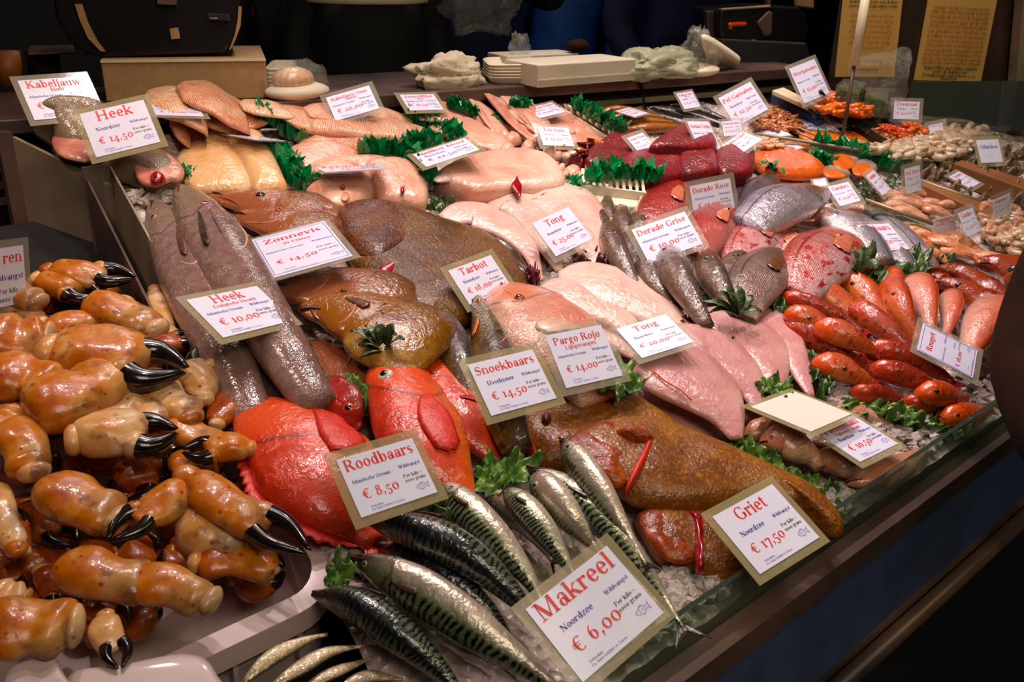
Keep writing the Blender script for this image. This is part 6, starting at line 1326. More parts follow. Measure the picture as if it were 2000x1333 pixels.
CL = [
 # hidden lower layer first
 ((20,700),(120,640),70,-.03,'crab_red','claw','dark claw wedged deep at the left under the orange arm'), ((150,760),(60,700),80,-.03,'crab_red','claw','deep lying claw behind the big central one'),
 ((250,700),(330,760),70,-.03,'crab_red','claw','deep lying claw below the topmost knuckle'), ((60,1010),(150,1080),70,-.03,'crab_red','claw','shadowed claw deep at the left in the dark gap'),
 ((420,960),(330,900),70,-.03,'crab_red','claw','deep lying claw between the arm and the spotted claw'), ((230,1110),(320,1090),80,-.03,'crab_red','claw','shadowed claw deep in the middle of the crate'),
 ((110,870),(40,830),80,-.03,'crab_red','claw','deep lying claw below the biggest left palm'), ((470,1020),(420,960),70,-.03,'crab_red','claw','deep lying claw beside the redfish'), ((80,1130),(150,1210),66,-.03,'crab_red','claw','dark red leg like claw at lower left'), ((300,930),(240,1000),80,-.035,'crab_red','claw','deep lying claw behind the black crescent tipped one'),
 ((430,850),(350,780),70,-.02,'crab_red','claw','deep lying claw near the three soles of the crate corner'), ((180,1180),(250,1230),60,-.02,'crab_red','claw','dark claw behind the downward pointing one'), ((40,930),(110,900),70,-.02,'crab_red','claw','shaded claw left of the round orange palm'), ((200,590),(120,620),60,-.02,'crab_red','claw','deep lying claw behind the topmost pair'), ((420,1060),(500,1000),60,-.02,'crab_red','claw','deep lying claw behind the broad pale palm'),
 # visible
 ((100,545),(266,562),50,.03,'crab','claw','orange claw with open black fingers, topmost against the steel sheet'), ((75,568),(200,600),56,.02,'crab','claw','claw with brown mottled palm just below the topmost one'),
 ((-5,572),(82,608),60,.03,'crab','segment','orange arm piece with a broken white end at the left edge'), ((-15,590),(75,645),44,.02,'crab','segment','orange arm below the broken one at the left edge'),
 ((95,668),(240,608),50,.015,'crab','segment','brown arm leading to the knuckle near the steel divider'), ((170,612),(300,668),66,.02,'crab','segment','knuckle joint piece high up beside the divider'),
 ((322,668),(300,580),42,.01,'crab_pale','segment','pointed pale shell shard standing against the divider'), ((290,655),(352,692),44,.01,'crab_pale','segment','pale shell piece lying at the foot of the divider'),
 ((285,690),(392,668),36,.02,'crab_red','claw','thin claw whose black fingers touch the divider'), ((402,792),(396,690),66,.03,'crab_pale','claw','pale claw pointing straight up with a short black tip'),
 ((420,842),(446,755),54,.02,'crab_red','claw','dark claw with black pincers beside the big redfish'), ((104,728),(368,758),104,.055,'crab','claw','big shiny orange claw in the middle with long black fingers'),
 ((-20,690),(100,690),96,.03,'crab','segment','broad orange palm piece at the left edge'), ((-20,770),(125,792),100,.04,'crab','segment','wide pale brown palm at the left edge below the orange one'),
 ((60,842),(225,755),110,.05,'crab','segment','biggest yellow brown knuckle piece at the left'), ((238,748),(300,862),82,.035,'crab_pale','segment','pale upright arm piece in the centre'),
 ((290,748),(378,832),70,.04,'crab_pale','segment','pale rounded arm piece right of the upright one'), ((155,868),(285,810),76,.035,'crab_pale','segment','pale palm with a cut glassy end in the centre'),
 ((330,842),(440,885),56,.03,'crab','segment','long smooth orange arm piece near the redfish belly'), ((150,892),(350,868),84,.055,'crab_pale','claw','pale spotted claw with thick open black fingers in the centre'),
 ((488,895),(356,898),54,.045,'crab','claw','orange claw pointing left with a small black tip'), ((345,900),(372,960),50,.02,'crab','segment','small orange piece between the arm and the left pointing claw'),
 ((375,955),(602,1100),80,.06,'crab','claw','yellow orange claw with a dark eye shaped hole, its tip over the crate rim'), ((345,1060),(490,1085),108,.02,'crab_pale','segment','broad flat pale palm below the claw with the dark hole'),
 ((540,1130),(385,1120),70,.02,'crab','segment','pale orange piece in the crate corner'), ((495,1065),(532,1122),32,.03,'crab','segment','small leg joint in the crate corner'),
 ((100,968),(238,1035),104,.045,'crab','segment','round orange brown palm with a beak like joint'), ((355,962),(215,1075),66,.06,'crab','claw','orange claw ending in a thin black crescent'),
 ((130,1118),(300,1165),96,.04,'crab','segment','long brown blotched palm low in the middle'), ((258,1150),(405,1200),86,.045,'crab','segment','dark brown knuckle joined below the blotched palm'),
 ((212,1215),(236,1318),62,.04,'crab_pale','claw','pale claw pointing down with a short black tip near the crate edge'), ((-30,1270),(145,1262),120,.05,'crab','segment','huge orange palm at the lower left corner'),
 ((-20,1175),(55,1185),70,.03,'crab_pale','segment','pale arm end above the corner palm'), ((20,850),(60,945),96,.05,'crab','segment','wide brown palm at the left edge in the middle'), ((-10,960),(40,1080),64,.035,'crab_pale','segment','pale curved shell at the left edge'),
 ((60,1080),(30,1000),40,.02,'crab_red','claw','black fingered claw in the dark gap at the left'), ((-25,870),(40,830),80,.02,'crab','segment','orange piece tucked under the left edge palms'),
]
for i, (b_, t_, w_, h_, m_, k_, lb) in enumerate(CL):
    claw(b_, t_, w_, h_, m_, lb, k_, flip=1 if i % 2 else -1, split=.6 if k_ == 'claw' else .5)
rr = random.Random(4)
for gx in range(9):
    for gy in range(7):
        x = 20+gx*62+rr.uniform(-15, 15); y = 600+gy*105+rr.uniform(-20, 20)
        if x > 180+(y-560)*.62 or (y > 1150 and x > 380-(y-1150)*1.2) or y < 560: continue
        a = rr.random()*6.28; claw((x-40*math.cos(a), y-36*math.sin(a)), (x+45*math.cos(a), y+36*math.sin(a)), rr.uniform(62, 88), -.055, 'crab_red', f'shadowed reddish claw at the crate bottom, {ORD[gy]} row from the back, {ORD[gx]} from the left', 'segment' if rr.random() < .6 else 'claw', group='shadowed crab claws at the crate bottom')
# the crate: tray sloping with the ice, thick rim with a rounded corner
def crate():
    c0 = P(606, 1112, 0); root = thing('fish_crate', c0, 'white plastic crate full of crab claws at the lower left', 'crate')
    X1 = c0.x+.012; Y0 = c0.y-.045; X0 = -.35; Y1 = 1.28
    def pt(x, y, dz): return Vector((x+.10*(y-Y0), y, zbed(.4, y)+dz))
    def rim(off):
        pts = [(X0-off, Y1+off), (X1+off, Y1+off)]; r = .06+off
        cx, cy = X1-.06, Y0+.06
        pts += [(cx+r*math.cos(a), cy-r*math.sin(a)) for a in [math.pi/2*k/8 for k in range(9)]]
        pts += [(X0-off, Y0-off)]; return pts
    def wall(name, o1, o2, z1, z2, mat):
        A_, B_ = rim(o1), rim(o2); n_ = len(A_); vs = [pt(x, y, z1) for x, y in A_]+[pt(x, y, z2) for x, y in A_]+[pt(x, y, z2) for x, y in B_]+[pt(x, y, z1) for x, y in B_]
        fs = []
        for i in range(n_):
            j = (i+1) % n_; fs += [(i, j, n_+j, n_+i), (n_+i, n_+j, 2*n_+j, 2*n_+i), (2*n_+i, 2*n_+j, 3*n_+j, 3*n_+i), (3*n_+i, 3*n_+j, j, i)]
        return mesh_obj(name, vs, fs, M[mat], root, smooth=False, off=root.location)
    wall('side_wall', -.012, -.006, -.105, .004, 'crate'); wall('rim', -.012, .014, -.002, .008, 'crate'); wall('rim_skirt', .010, .014, -.022, -.002, 'crate')
    ms = MB(); q = [pt(x, y, -.105) for x, y in rim(-.01)]; ms.prism([v-Vector((0, 0, .005)) for v in q], q); ms.build('bottom', M['crate'], root)
    for k in range(10):
        a = pt(lerp(X0, X1-.06, k/9), Y0-.004, -.022); ms = MB(); ms.box(a-Vector((0, 0, .03)), .006, .008, .06); ms.build('rib', M['crate'], root)
crate()
m = MB(); q = [Vector((x, y, zbed(.4, y)-.115)) for x, y in ((-.4, .8), (.5, .8), (.62, 2.1), (-.4, 2.1))]; m.prism([v-Vector((0, 0, .02)) for v in q], q); o = m.build('black_base_tray', M['blackmatte'], off=q[0]); o.location = q[0]; tag(o, 'black sloping tray under the crab crate at the left', 'tray')
# tray in front at the bottom edge
t = pillow('foam_tray', 'crate', [(130,1335),(240,1310),(330,1290),(375,1288),(405,1300),(428,1335),(460,1400),(200,1450)], .025, .02, q=7, label='white tray rim at the very bottom in front of the crate', cat='tray')
t2 = pillow('foam_tray', 'crate', [(20,1325),(95,1296),(112,1300),(130,1335),(150,1380),(20,1380)], .03, .03, q=7, label='white tray corner at the bottom left below the huge claw', cat='tray')
# ---------------------------------------------------------------- lettuce, herbs, green plastic grass
def lettuce(mat, outline_c, rx, ry, rot, h, label, ruff=7, amp=.012, group='lettuce leaves under the fish', name='lettuce_leaf', cat='lettuce'):
    """ruffled leaf: centre and radii in picture points"""
    c = P(*outline_c, h); n = nrm(c); a = math.radians(rot); px = P(outline_c[0]+rx*math.cos(a), outline_c[1]+rx*math.sin(a), h)-c; py = P(outline_c[0]-ry*math.sin(a), outline_c[1]+ry*math.cos(a), h)-c
    NR, NA = 12, 120; vs = [c]; sd = rnd.random()*20; fs = []
    S = max(px.length, py.length); amp = min(amp, S*.35)
    for i in range(1, NR+1):
        r = i/NR
        for k in range(NA):
            t = 2*math.pi*k/NA; w = 1+.10*math.sin(3*t+sd)+.07*math.sin(7*t+sd*2)+.06*r*math.sin(17*t+sd)+.04*math.sin(31*t)*r
            z = amp*.8*(r**2)*(math.sin(ruff*t+sd+1.5*r)+.25*math.sin(ruff*2.3*t+sd))+amp*1.1*noise.noise(Vector((math.cos(t)*r*2.6+sd, math.sin(t)*r*2.6, 0)))*2+amp*.5*r
            vs.append(c+px*math.cos(t)*r*w+py*math.sin(t)*r*w+n*z)
    fs = [(0, 1+k, 1+(k+1) % NA) for k in range(NA)]+[(1+(i-1)*NA+k, 1+i*NA+k, 1+i*NA+(k+1) % NA, 1+(i-1)*NA+(k+1) % NA) for i in range(1, NR) for k in range(NA)]
    o = mesh_obj(name, vs, fs, M[mat], off=c); o.location = c; m = o.modifiers.new('t', 'SOLIDIFY'); m.thickness = .0012; m.offset = 0
    return tag(o, label, cat, group)
for a in [
 ('lettuce', (612,752), 36, 24, 10, .05, 'bright lettuce between the hakes and the small red fish head'), ('lettuce', (700,775), 38, 26, 60, .06, 'lettuce right of the small dark red fish head'),
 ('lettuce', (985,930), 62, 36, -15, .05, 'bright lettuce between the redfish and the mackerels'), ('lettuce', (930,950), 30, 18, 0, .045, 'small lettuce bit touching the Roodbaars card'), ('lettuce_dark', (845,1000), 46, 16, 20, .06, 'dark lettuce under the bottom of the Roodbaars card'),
 ('lettuce', (1203,740), 52, 40, 30, .075, 'green crumpled lettuce covering the corner of the Pargo Rojo card'), ('lettuce', (662,1122), 28, 36, 20, .035, 'lettuce bit at the nose of the largest mackerel'),
 ('lettuce', (1440,868), 26, 38, -20, .03, 'lettuce frill in front of the leftmost pouting'), ('lettuce', (1498,915), 46, 24, 35, .03, 'lettuce frill below the eyed pouting'), ('lettuce', (1572,952), 46, 24, 35, .025, 'lettuce frill between brill and pouting'), ('lettuce', (1625,985), 34, 20, 60, .006, 'lettuce frill nearest the glass edge'),
 ('lettuce', (1512,765), 42, 26, 20, .05, 'lettuce behind the blank card'), ('lettuce_dark', (1598,735), 42, 26, 60, .025, 'dark lettuce beside the long tail of the mauve sole'), ('lettuce', (1690,800), 52, 20, 12, .016, 'flat lettuce under the dark red mullets, left piece'), ('lettuce', (1760,815), 40, 20, 20, .016, 'flat lettuce under the dark red mullets, right piece'), ('lettuce', (1845,838), 40, 16, 15, .012, 'small lettuce piece below the mullet nearest the rail'),
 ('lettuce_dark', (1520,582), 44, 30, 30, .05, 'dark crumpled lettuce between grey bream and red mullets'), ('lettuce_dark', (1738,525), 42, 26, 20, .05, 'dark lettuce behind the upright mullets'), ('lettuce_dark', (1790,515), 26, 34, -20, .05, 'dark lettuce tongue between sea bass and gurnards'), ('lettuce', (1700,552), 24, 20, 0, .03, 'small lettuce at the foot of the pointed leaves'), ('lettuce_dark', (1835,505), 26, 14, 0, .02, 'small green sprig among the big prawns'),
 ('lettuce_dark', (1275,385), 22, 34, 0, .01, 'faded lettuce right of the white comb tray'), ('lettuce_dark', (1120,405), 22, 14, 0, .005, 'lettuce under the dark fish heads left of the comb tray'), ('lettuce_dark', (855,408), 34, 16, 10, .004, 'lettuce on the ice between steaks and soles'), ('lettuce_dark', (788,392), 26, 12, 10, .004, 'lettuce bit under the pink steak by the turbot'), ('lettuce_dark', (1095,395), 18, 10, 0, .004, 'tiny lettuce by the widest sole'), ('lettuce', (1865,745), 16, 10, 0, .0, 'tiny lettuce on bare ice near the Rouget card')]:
    lettuce(*a)
for a in [('radicchio_dark', (1150,516), 30, 18, 20, .02, 'dark red lettuce left of the Dorade Grise group'), ('radicchio_dark', (1190,522), 26, 14, 0, .025, 'dark red lettuce touching the long brown fish'), ('radicchio', (1360,640), 34, 18, 10, .03, 'purple red lettuce above the mauve soles'), ('radicchio', (1040,540), 14, 16, 0, .03, 'tiny red lettuce at the turbot tail')]:
    lettuce(*a, group='red lettuce leaves', ruff=14)
def leaf_cluster(cx, cy, leaves, h, mat, label, name='herb_sprig', cat='herb'):
    c = P(cx, cy, h); root = thing(name, c, label, cat); n = nrm(c)
    for (tx, ty, w, lift) in leaves:
        t = P(tx, ty, h+lift); d = t-c; L = d.length; d.normalize(); s = d.cross(n).normalized(); vs = []; fs = []
        for i in range(9):
            u = i/8; wd = w*math.sin(math.pi*min(.98, .12+.88*u))**.8*(1+.12*(i % 2)); m_ = c.lerp(t, u)+n*.012*math.sin(math.pi*u)
            vs += [m_-s*wd+n*.003, m_-n*.001, m_+s*wd+n*.003]
        for i in range(8): fs += [(i*3, i*3+3, i*3+4, i*3+1), (i*3+1, i*3+4, i*3+5, i*3+2)]
        o = mesh_obj('leaf', vs, fs, M[mat], root, off=c); mm = o.modifiers.new('t', 'SOLIDIFY'); mm.thickness = .001
leaf_cluster(750, 690, [(684,648,.010,.02),(700,675,.010,.01),(712,638,.009,.03),(735,632,.009,.04),(768,635,.009,.05),(790,665,.009,.04),(705,700,.010,0),(775,655,.008,.04)], .09, 'herb', 'pointed dark green leaves between john dory and the big eyed redfish')
leaf_cluster(1440, 618, [(1372,592,.011,.01),(1385,612,.010,.0),(1398,570,.011,.03),(1412,558,.011,.04),(1440,560,.011,.04),(1470,580,.010,.03),(1488,612,.010,.02),(1425,575,.010,.05)], .08, 'herb', 'pointed dark green leaves right of the longest brown fish')
leaf_cluster(1682, 548, [(1650,520,.014,.02),(1662,490,.014,.05),(1684,480,.014,.06),(1706,470,.012,.08),(1714,510,.014,.05),(1700,525,.014,.04)], .07, 'herb', 'spiky dark green crown of leaves beside the Zeebaars card')
leaf_cluster(1505, 335, [(1483,322,.012,.02),(1495,318,.012,.03),(1520,318,.012,.03),(1532,340,.012,.02)], .02, 'green', 'green plastic leaves between the tuna and salmon', 'plastic_leaf', 'plastic leaf')
def sprig(cx, cy, rx, ry, n_, h, label, mat='herb', s=.006):
    c = P(cx, cy, h); m = MB(); r = random.Random(int(cx+cy))
    for _ in range(n_):
        a = r.random()*6.283; q = r.random()**.5; p = P(cx+rx*q*math.cos(a), cy+ry*q*math.sin(a), h+.03*r.random()); u = Vector((r.uniform(-1, 1), r.uniform(-1, 1), r.uniform(-.2, 1))).normalized(); v = u.orthogonal().normalized(); L = s*r.uniform(.7, 1.6)
        m.add([p-v*L*.5, p+u*L-v*L*.3, p+u*L*1.6, p+u*L+v*L*.4, p+v*L*.5], [(0, 1, 2, 3, 4)])
    o = m.build('parsley_bunch', M[mat], off=c); o.location = c; tag(o, label, 'herb', 'bunches of parsley on the shellfish')
sprig(1695, 368, 30, 22, 260, .01, 'parsley bunch between the two Gamba\'s cards'); sprig(1752, 356, 22, 14, 160, .01, 'parsley bunch left of the Sea Tiger card'); sprig(1852, 302, 34, 18, 260, .02, 'parsley bunch on the oysters, left'); sprig(1892, 292, 16, 10, 110, .02, 'parsley bunch behind the grey oyster card'); sprig(1700, 395, 20, 8, 80, .0, 'parsley at the corner of the prawn tray')
def grass_strip(pts, h, hgt, label, wide=.03):
    sp = spline(pts, 60); c = P(*pts[len(pts)//2], h); m = MB(); r = random.Random(int(pts[0][0])); Q = [P(x, y, h) for x, y in sp]; n = nrm(c)
    for i in range(0, 59):
        d = (Q[i+1]-Q[i]).normalized(); s = d.cross(n).normalized()
        for k in range(2):
            p = Q[i]+d*r.uniform(0, .01)+s*r.uniform(-wide, wide)*.4; hh = hgt*r.uniform(.6, 1.15); w_ = r.uniform(.010, .019); lean = s*r.uniform(-1, 1)*hh*.7+d*r.uniform(-.5, .5)*hh
            tipp = p+n*hh+lean; mid = p+n*hh*.5+lean*.25; e = (d*math.cos(r.random()*3)+s*math.sin(r.random()*3)).normalized()*w_
            m.add([p-e, p+e, mid+e*.9+s*.003, tipp, mid-e*.9-s*.003], [(0, 1, 2, 4), (4, 2, 3)])
    for i in range(59):
        d = (Q[i+1]-Q[i]).normalized(); s = d.cross(n).normalized()*wide*.35
        m.add([Q[i]-s, Q[i]+s, Q[i+1]+s, Q[i+1]-s], [(0, 1, 2, 3)])
    o = m.build('plastic_grass_strip', M['green'], off=c); o.location = c; tag(o, label, 'plastic grass', 'green plastic grass dividers')
for a in [([(500,226),(535,245),(560,262),(588,276)], .012, .045, 'green plastic grass left of the long cod loins'), ([(545,308),(562,330),(582,355),(603,378)], .012, .045, 'green plastic grass right of the pale fillets'),
 ([(706,300),(745,298),(790,302),(815,320),(848,362)], .03, .04, 'green plastic grass curving round the pink steaks'), ([(795,232),(835,245),(870,262),(900,276)], .012, .04, 'green plastic grass behind the Heilbot card'),
 ([(795,290),(820,285),(845,280)], .03, .035, 'short green plastic grass at the end of the loins'), ([(875,208),(900,214),(925,224)], .012, .03, 'short green plastic grass beside the Zeewolffilet card'), ([(1000,208),(1016,212),(1030,216)], .012, .03, 'short green plastic grass behind the striped fillets'),
 ([(1120,212),(1150,226),(1180,244),(1212,262)], .04, .04, 'green plastic grass on top of the comb rack by the smoked fish'), ([(1148,352),(1190,345),(1240,346),(1284,352)], .05, .045, 'green plastic grass on top of the comb rack before the tuna'),
 ([(1104,362),(1118,374),(1130,384)], .01, .035, 'short green plastic grass beside the widest sole'), ([(346,352),(358,356),(372,360)], .005, .03, 'short green plastic grass beside the hake steak'), ([(1584,290),(1625,298),(1670,306),(1735,326)], .02, .05, 'long green plastic grass behind the salmon steaks'),
 ([(1500,330),(1520,335),(1540,340)], .008, .03, 'short green plastic grass in front of the salmon fillet'), ([(1578,308),(1600,315),(1615,322)], .015, .03, 'short green plastic grass between the salmon pieces'), ([(270,298),(280,294),(292,292)], .03, .02, 'tiny green plastic grass piece under the upper Heek card'), ([(965,232),(975,240),(988,250)], .012, .02, 'tiny green plastic grass piece under the striped fillets')]:
    grass_strip(*a)
# ---------------------------------------------------------------- far right: shellfish trays
def pane(name, p0, p1, h0, h1, mat, label, cat, th=.004):
    a, b = P(*p0, h1), P(*p1, h1); d = (b-a).normalized(); s = d.cross(Vector((0, 0, 1))).normalized()*th; root = thing(name, (a+b)/2, label, cat)
    n = 14; m = MB()
    for i in range(n):
        u, v = a.lerp(b, i/n), a.lerp(b, (i+1)/n); lo = [Vector((q.x, q.y, zbed(q.x, q.y)+h0)) for q in (u, v)]
        m.prism([lo[0]-s, lo[1]-s, lo[1]+s, lo[0]+s], [u-s, v-s, v+s, u+s])
    m.build('pane', M[mat], root); m = MB(); m.tube([a, b], .005, 8); m.build('edge_strip', M['steel'], root, True); return root
pane('tray_divider', (1478,262), (1822,316), -.01, .05, 'glass', 'glass tray divider between the salmon fillets and the squid', 'divider')
pane('tray_divider', (1690,390), (1822,438), -.01, .06, 'glass', 'glass tray divider in front of the long prawns', 'divider')
pane('tray_divider', (1795,352), (1945,404), -.01, .05, 'glass', 'glass tray divider behind the long prawns', 'divider')
def tray(name, outline, mat, T, h, label, cat='tray'):
    t = pillow(name, mat, outline, T, h, q=8, nb=40, nr=8, smoothout=False, label=label, cat=cat, lift=.4); return t
def quadbox(name, pts, z0, z1, mat, label, cat, bevel=.003, surf=None):
    q = [P(x, y, z1) for x, y in pts]; c = sum(q, Vector())/len(q); m = MB(); m.prism([v-Vector((0, 0, z1-z0)) for v in q], q); o = m.build(name, M[mat], off=c, bevel=bevel); o.location = c; return tag(o, label, cat)
def pile(name, mat, outline, n_, size, kind, h, label, cat, seed=3, col2=None, kindflag='stuff'):
    """countless small pieces inside an outline, one mesh"""
    r = random.Random(seed); m = MB(); xs = [p[0] for p in outline]; ys_ = [p[1] for p in outline]; k = 0; c = P(sum(xs)/len(xs), sum(ys_)/len(ys_), h)
    def inside(x, y):
        f = False; j = len(outline)-1
        for i in range(len(outline)):
            (xi, yi), (xj, yj) = outline[i], outline[j]
            if (yi > y) != (yj > y) and x < (xj-xi)*(y-yi)/(yj-yi)+xi: f = not f
            j = i
        return f
    while k < n_:
        x, y = r.uniform(min(xs), max(xs)), r.uniform(min(ys_), max(ys_))
        if not inside(x, y): continue
        k += 1; p = P(x, y, h+size*1.2*r.random()); s = size*r.uniform(.7, 1.25); a0 = r.random()*6.28; ax = Vector((math.cos(a0), math.sin(a0), r.uniform(-.3, .3))).normalized(); up = Vector((0, 0, 1))
        if kind == 'curl':
            b = ax.cross(up).normalized(); pts = [p+ax*s*math.sin(t)*.8+(up*.4+b).normalized()*s*(1-math.cos(t))*.7 for t in [-1.4+2.8*i/5 for i in range(6)]]
            m.tube(pts, [s*.14, s*.3, s*.34, s*.3, s*.22, s*.1], 6)
        else: m.sphere(p, s*.5, 1, r.uniform(.6, 1), r.uniform(.5, .8), 7, 5, Matrix.Rotation(a0, 3, 'Z'))
    o = m.build(name, M[mat], off=c, smooth=True); o.location = c; tag(o, label, cat, kind=kindflag); return o
pile('brown_shrimp_pile', 'shrimp_brown', [(1470,212),(1500,205),(1545,225),(1575,245),(1530,258),(1480,250)], 420, .018, 'curl', .02, 'heap of small unpeeled brown shrimps left of the blue tub', 'shrimps')
pile('orange_prawn_pile', 'shrimp_orange', [(1605,205),(1618,182),(1650,190),(1690,215),(1680,225),(1640,222),(1600,215)], 150, .034, 'curl', .06, 'heap of orange cooked prawns in the blue tub', 'prawns')
pile('peeled_shrimp_pile', 'shrimp_brown', [(1665,248),(1700,246),(1760,266),(1750,280),(1715,272)], 300, .017, 'curl', .02, 'heap of little peeled shrimps in a black tray', 'shrimps', 5)
pile('crayfish_tail_pile', 'cray', [(1712,246),(1742,246),(1785,264),(1770,270),(1735,258)], 130, .02, 'curl', .025, 'heap of red crayfish tails in a black tray', 'crayfish tails', 6)
pile('mussel_meat_pile', 'shrimp_orange', [(1762,243),(1790,242),(1812,256),(1800,262),(1775,256)], 60, .026, 'ball', .03, 'heap of orange mussel meat in a black tray', 'mussel meat', 7)
pile('white_squid_pile', 'squid', [(1690,292),(1750,290),(1800,270),(1880,272),(1905,285),(1860,300),(1800,312),(1740,302)], 190, .045, 'curl', .01, 'heap of small white squid pieces behind the oysters', 'squid', 8)
pile('whelk_pile', 'shellpale', [(1915,420),(1960,412),(2005,430),(2005,500),(1960,490),(1930,465)], 170, .032, 'curl', .01, 'heap of grey peeled prawns under the right hand cards', 'peeled prawns', 9)
pile('seafood_mix_pile', 'cod', [(1478,268),(1500,270),(1530,285),(1490,290)], 60, .022, 'curl', .02, 'heap of mixed seafood behind the salmon fillet', 'seafood mix', 4)
# yellow cream squid and big pieces
r = random.Random(21)
for i, (x0, y0, x1, y1, w_) in enumerate([(1830,264,1880,256,16),(1852,258,1872,246,14),(1870,266,1925,262,18),(1885,258,1900,246,14),(1900,262,1930,252,14),(1840,272,1900,272,16),(1890,274,1935,266,14),(1815,272,1850,268,12)]):
    slab('squid_tube', 'squid', [(x0, y0), ((x0+x1)/2, (y0+y1)/2-3), (x1, y1)], [(0, w_*.6), (.4, w_), (1, w_*.5)], .03, .03+.006*(i % 3), ['creamy squid tube leftmost of the heap', 'creamy squid tube standing up at the back left', 'long creamy squid tube across the middle', 'creamy squid tube standing up at the back right', 'creamy squid tube at the right end', 'creamy squid tube at the front of the heap', 'creamy squid tube at the front right', 'thin creamy squid tube near the little price card'][i], 'squid', 'creamy squid tubes by the steel wall', nzamp=.004, NS=16, seg=12)
for i, (x, y, rr) in enumerate([(1770,276,14),(1790,284,12),(1760,286,10),(1705,300,9),(1840,286,12),(1868,290,12)]):
    o = [(x+rr*math.cos(a), y+rr*.6*math.sin(a)) for a in [k*math.pi/4 for k in range(8)]]
    pillow('squid_body', 'squid', o, .03, .02, 2, nb=24, nr=6, nzamp=.003, label='round white squid body, '+['next to the black tray end', 'in front of the largest flat card', 'at the divider middle', 'leftmost beside the flat card', 'beside the parsley', 'below the creamy tubes'][i], cat='squid', group='round white squid bodies')
# trout fillets
for i, (o_, lb) in enumerate([([(1545,250),(1600,248),(1640,262),(1680,275),(1650,282),(1590,270)], 'long orange trout fillet behind the flat cards'), ([(1560,262),(1600,268),(1650,285),(1620,290),(1575,276)], 'long orange trout fillet with pale edge, in front'), ([(1640,255),(1690,262),(1725,282),(1690,286),(1655,272)], 'orange trout fillet right of the steel tongs'), ([(1520,268),(1560,275),(1590,290),(1560,290),(1530,280)], 'brownish trout fillet near the glass divider')]):
    pillow('trout_fillet', 'salmon_slice', o_, .02, .012, 2.2, nb=36, nr=7, nzamp=.002, label=lb, cat='fish fillet', group='orange trout fillets in the tray')
# tubs
root = thing('blue_tub', P(1570,215,.0), 'blue plastic tub holding orange cooked prawns', 'tub')
m = MB(); q = [P(x, y, .03) for x, y in ((1512,186),(1600,236),(1690,225),(1640,186))]; m.prism([v-Vector((0, 0, .09)) for v in q], q); m.build('tub_body', M['bluetub'], root, bevel=.006)
m = MB(); q2 = [P(x, y, .055) for x, y in ((1506,182),(1600,236),(1612,230),(1520,178))]; m.prism([v-Vector((0, 0, .05)) for v in q2], q2); m.build('tub_rim', M['bluetub'], root, bevel=.004)
quadbox('chopping_board', [(1508,176),(1530,170),(1600,205),(1585,210)], .07, .085, 'cream', 'pale board leaning over the blue tub', 'board')
for pts, lb in [([(1632,218),(1645,216),(1760,290),(1740,292)], 'long black tray edge left of the peeled shrimps'), ([(1655,212),(1668,208),(1720,245),(1700,250)], 'black tray holding the left price card'), ([(1706,222),(1716,218),(1812,262),(1796,268)], 'black tray holding orange mussel meat')]:
    quadbox('black_tray', pts, .0, .05, 'blacktub', lb, 'tray')
m = MB(); m.tube([P(1602,178,.14), P(1620,200,.10), P(1632,212,.07)], .006, 8); c = P(1620,200,.1); o = m.build('black_spoon', M['black'], off=c, smooth=True); o.location = c; tag(o, 'black spoon handle stuck in the orange prawns', 'spoon')
m = MB(); m.tube([P(1580,212,.10), P(1592,226,.07), P(1604,240,.04)], .005, 8); c = P(1592,226,.07); o = m.build('black_spoon', M['black'], off=c, smooth=True); o.location = c; tag(o, 'black spoon handle in front of the blue tub', 'spoon')
m = MB(); m.tube([P(x, y, .035) for x, y in ((1600,278),(1565,262),(1545,248),(1536,242),(1545,240),(1562,250),(1610,274))], .0028, 8); c = P(1565,262,.03); o = m.build('steel_tongs', M['steel'], off=c, smooth=True); o.location = c; tag(o, 'steel tongs lying on the trout fillets', 'tongs')
# glassy boxes of sea vegetables
for i, (pts, hh, lb) in enumerate([([(1632,166),(1648,152),(1692,160),(1680,180)], .1, 'clear box of dark green sea vegetables stacked at the left'), ([(1688,186),(1692,170),(1738,172),(1734,192)], .08, 'clear box of dark green sea vegetables in the middle'), ([(1700,210),(1706,196),(1748,198),(1744,214)], .03, 'clear box of sea vegetables beside the Zeekraal card')]):
    q = [P(x, y, hh+.05) for x, y in pts]; c = sum(q, Vector())/4; root = thing('clear_box', c-Vector((0, 0, .07)), lb, 'plastic box', 'clear boxes of sea vegetables')
    cc = c-Vector((0, 0, .03)); m = MB(); m.prism([cc+(v-c)*.86-Vector((0, 0, .03)) for v in q], [cc+(v-c)*.9+Vector((0, 0, .018)) for v in q]); m.build('vegetables', M['lettuce_dark'], root)
    m = MB(); m.prism([c+(v-c)*.95-Vector((0, 0, .065)) for v in q], q); m.build('box_shell', M['bag'], root, bevel=.004)
quadbox('seaweed_crate', [(1640,175),(1655,160),(1752,200),(1745,232)], -.0, .035, 'blacktub', 'dark tray under the clear boxes of sea vegetables', 'tray')
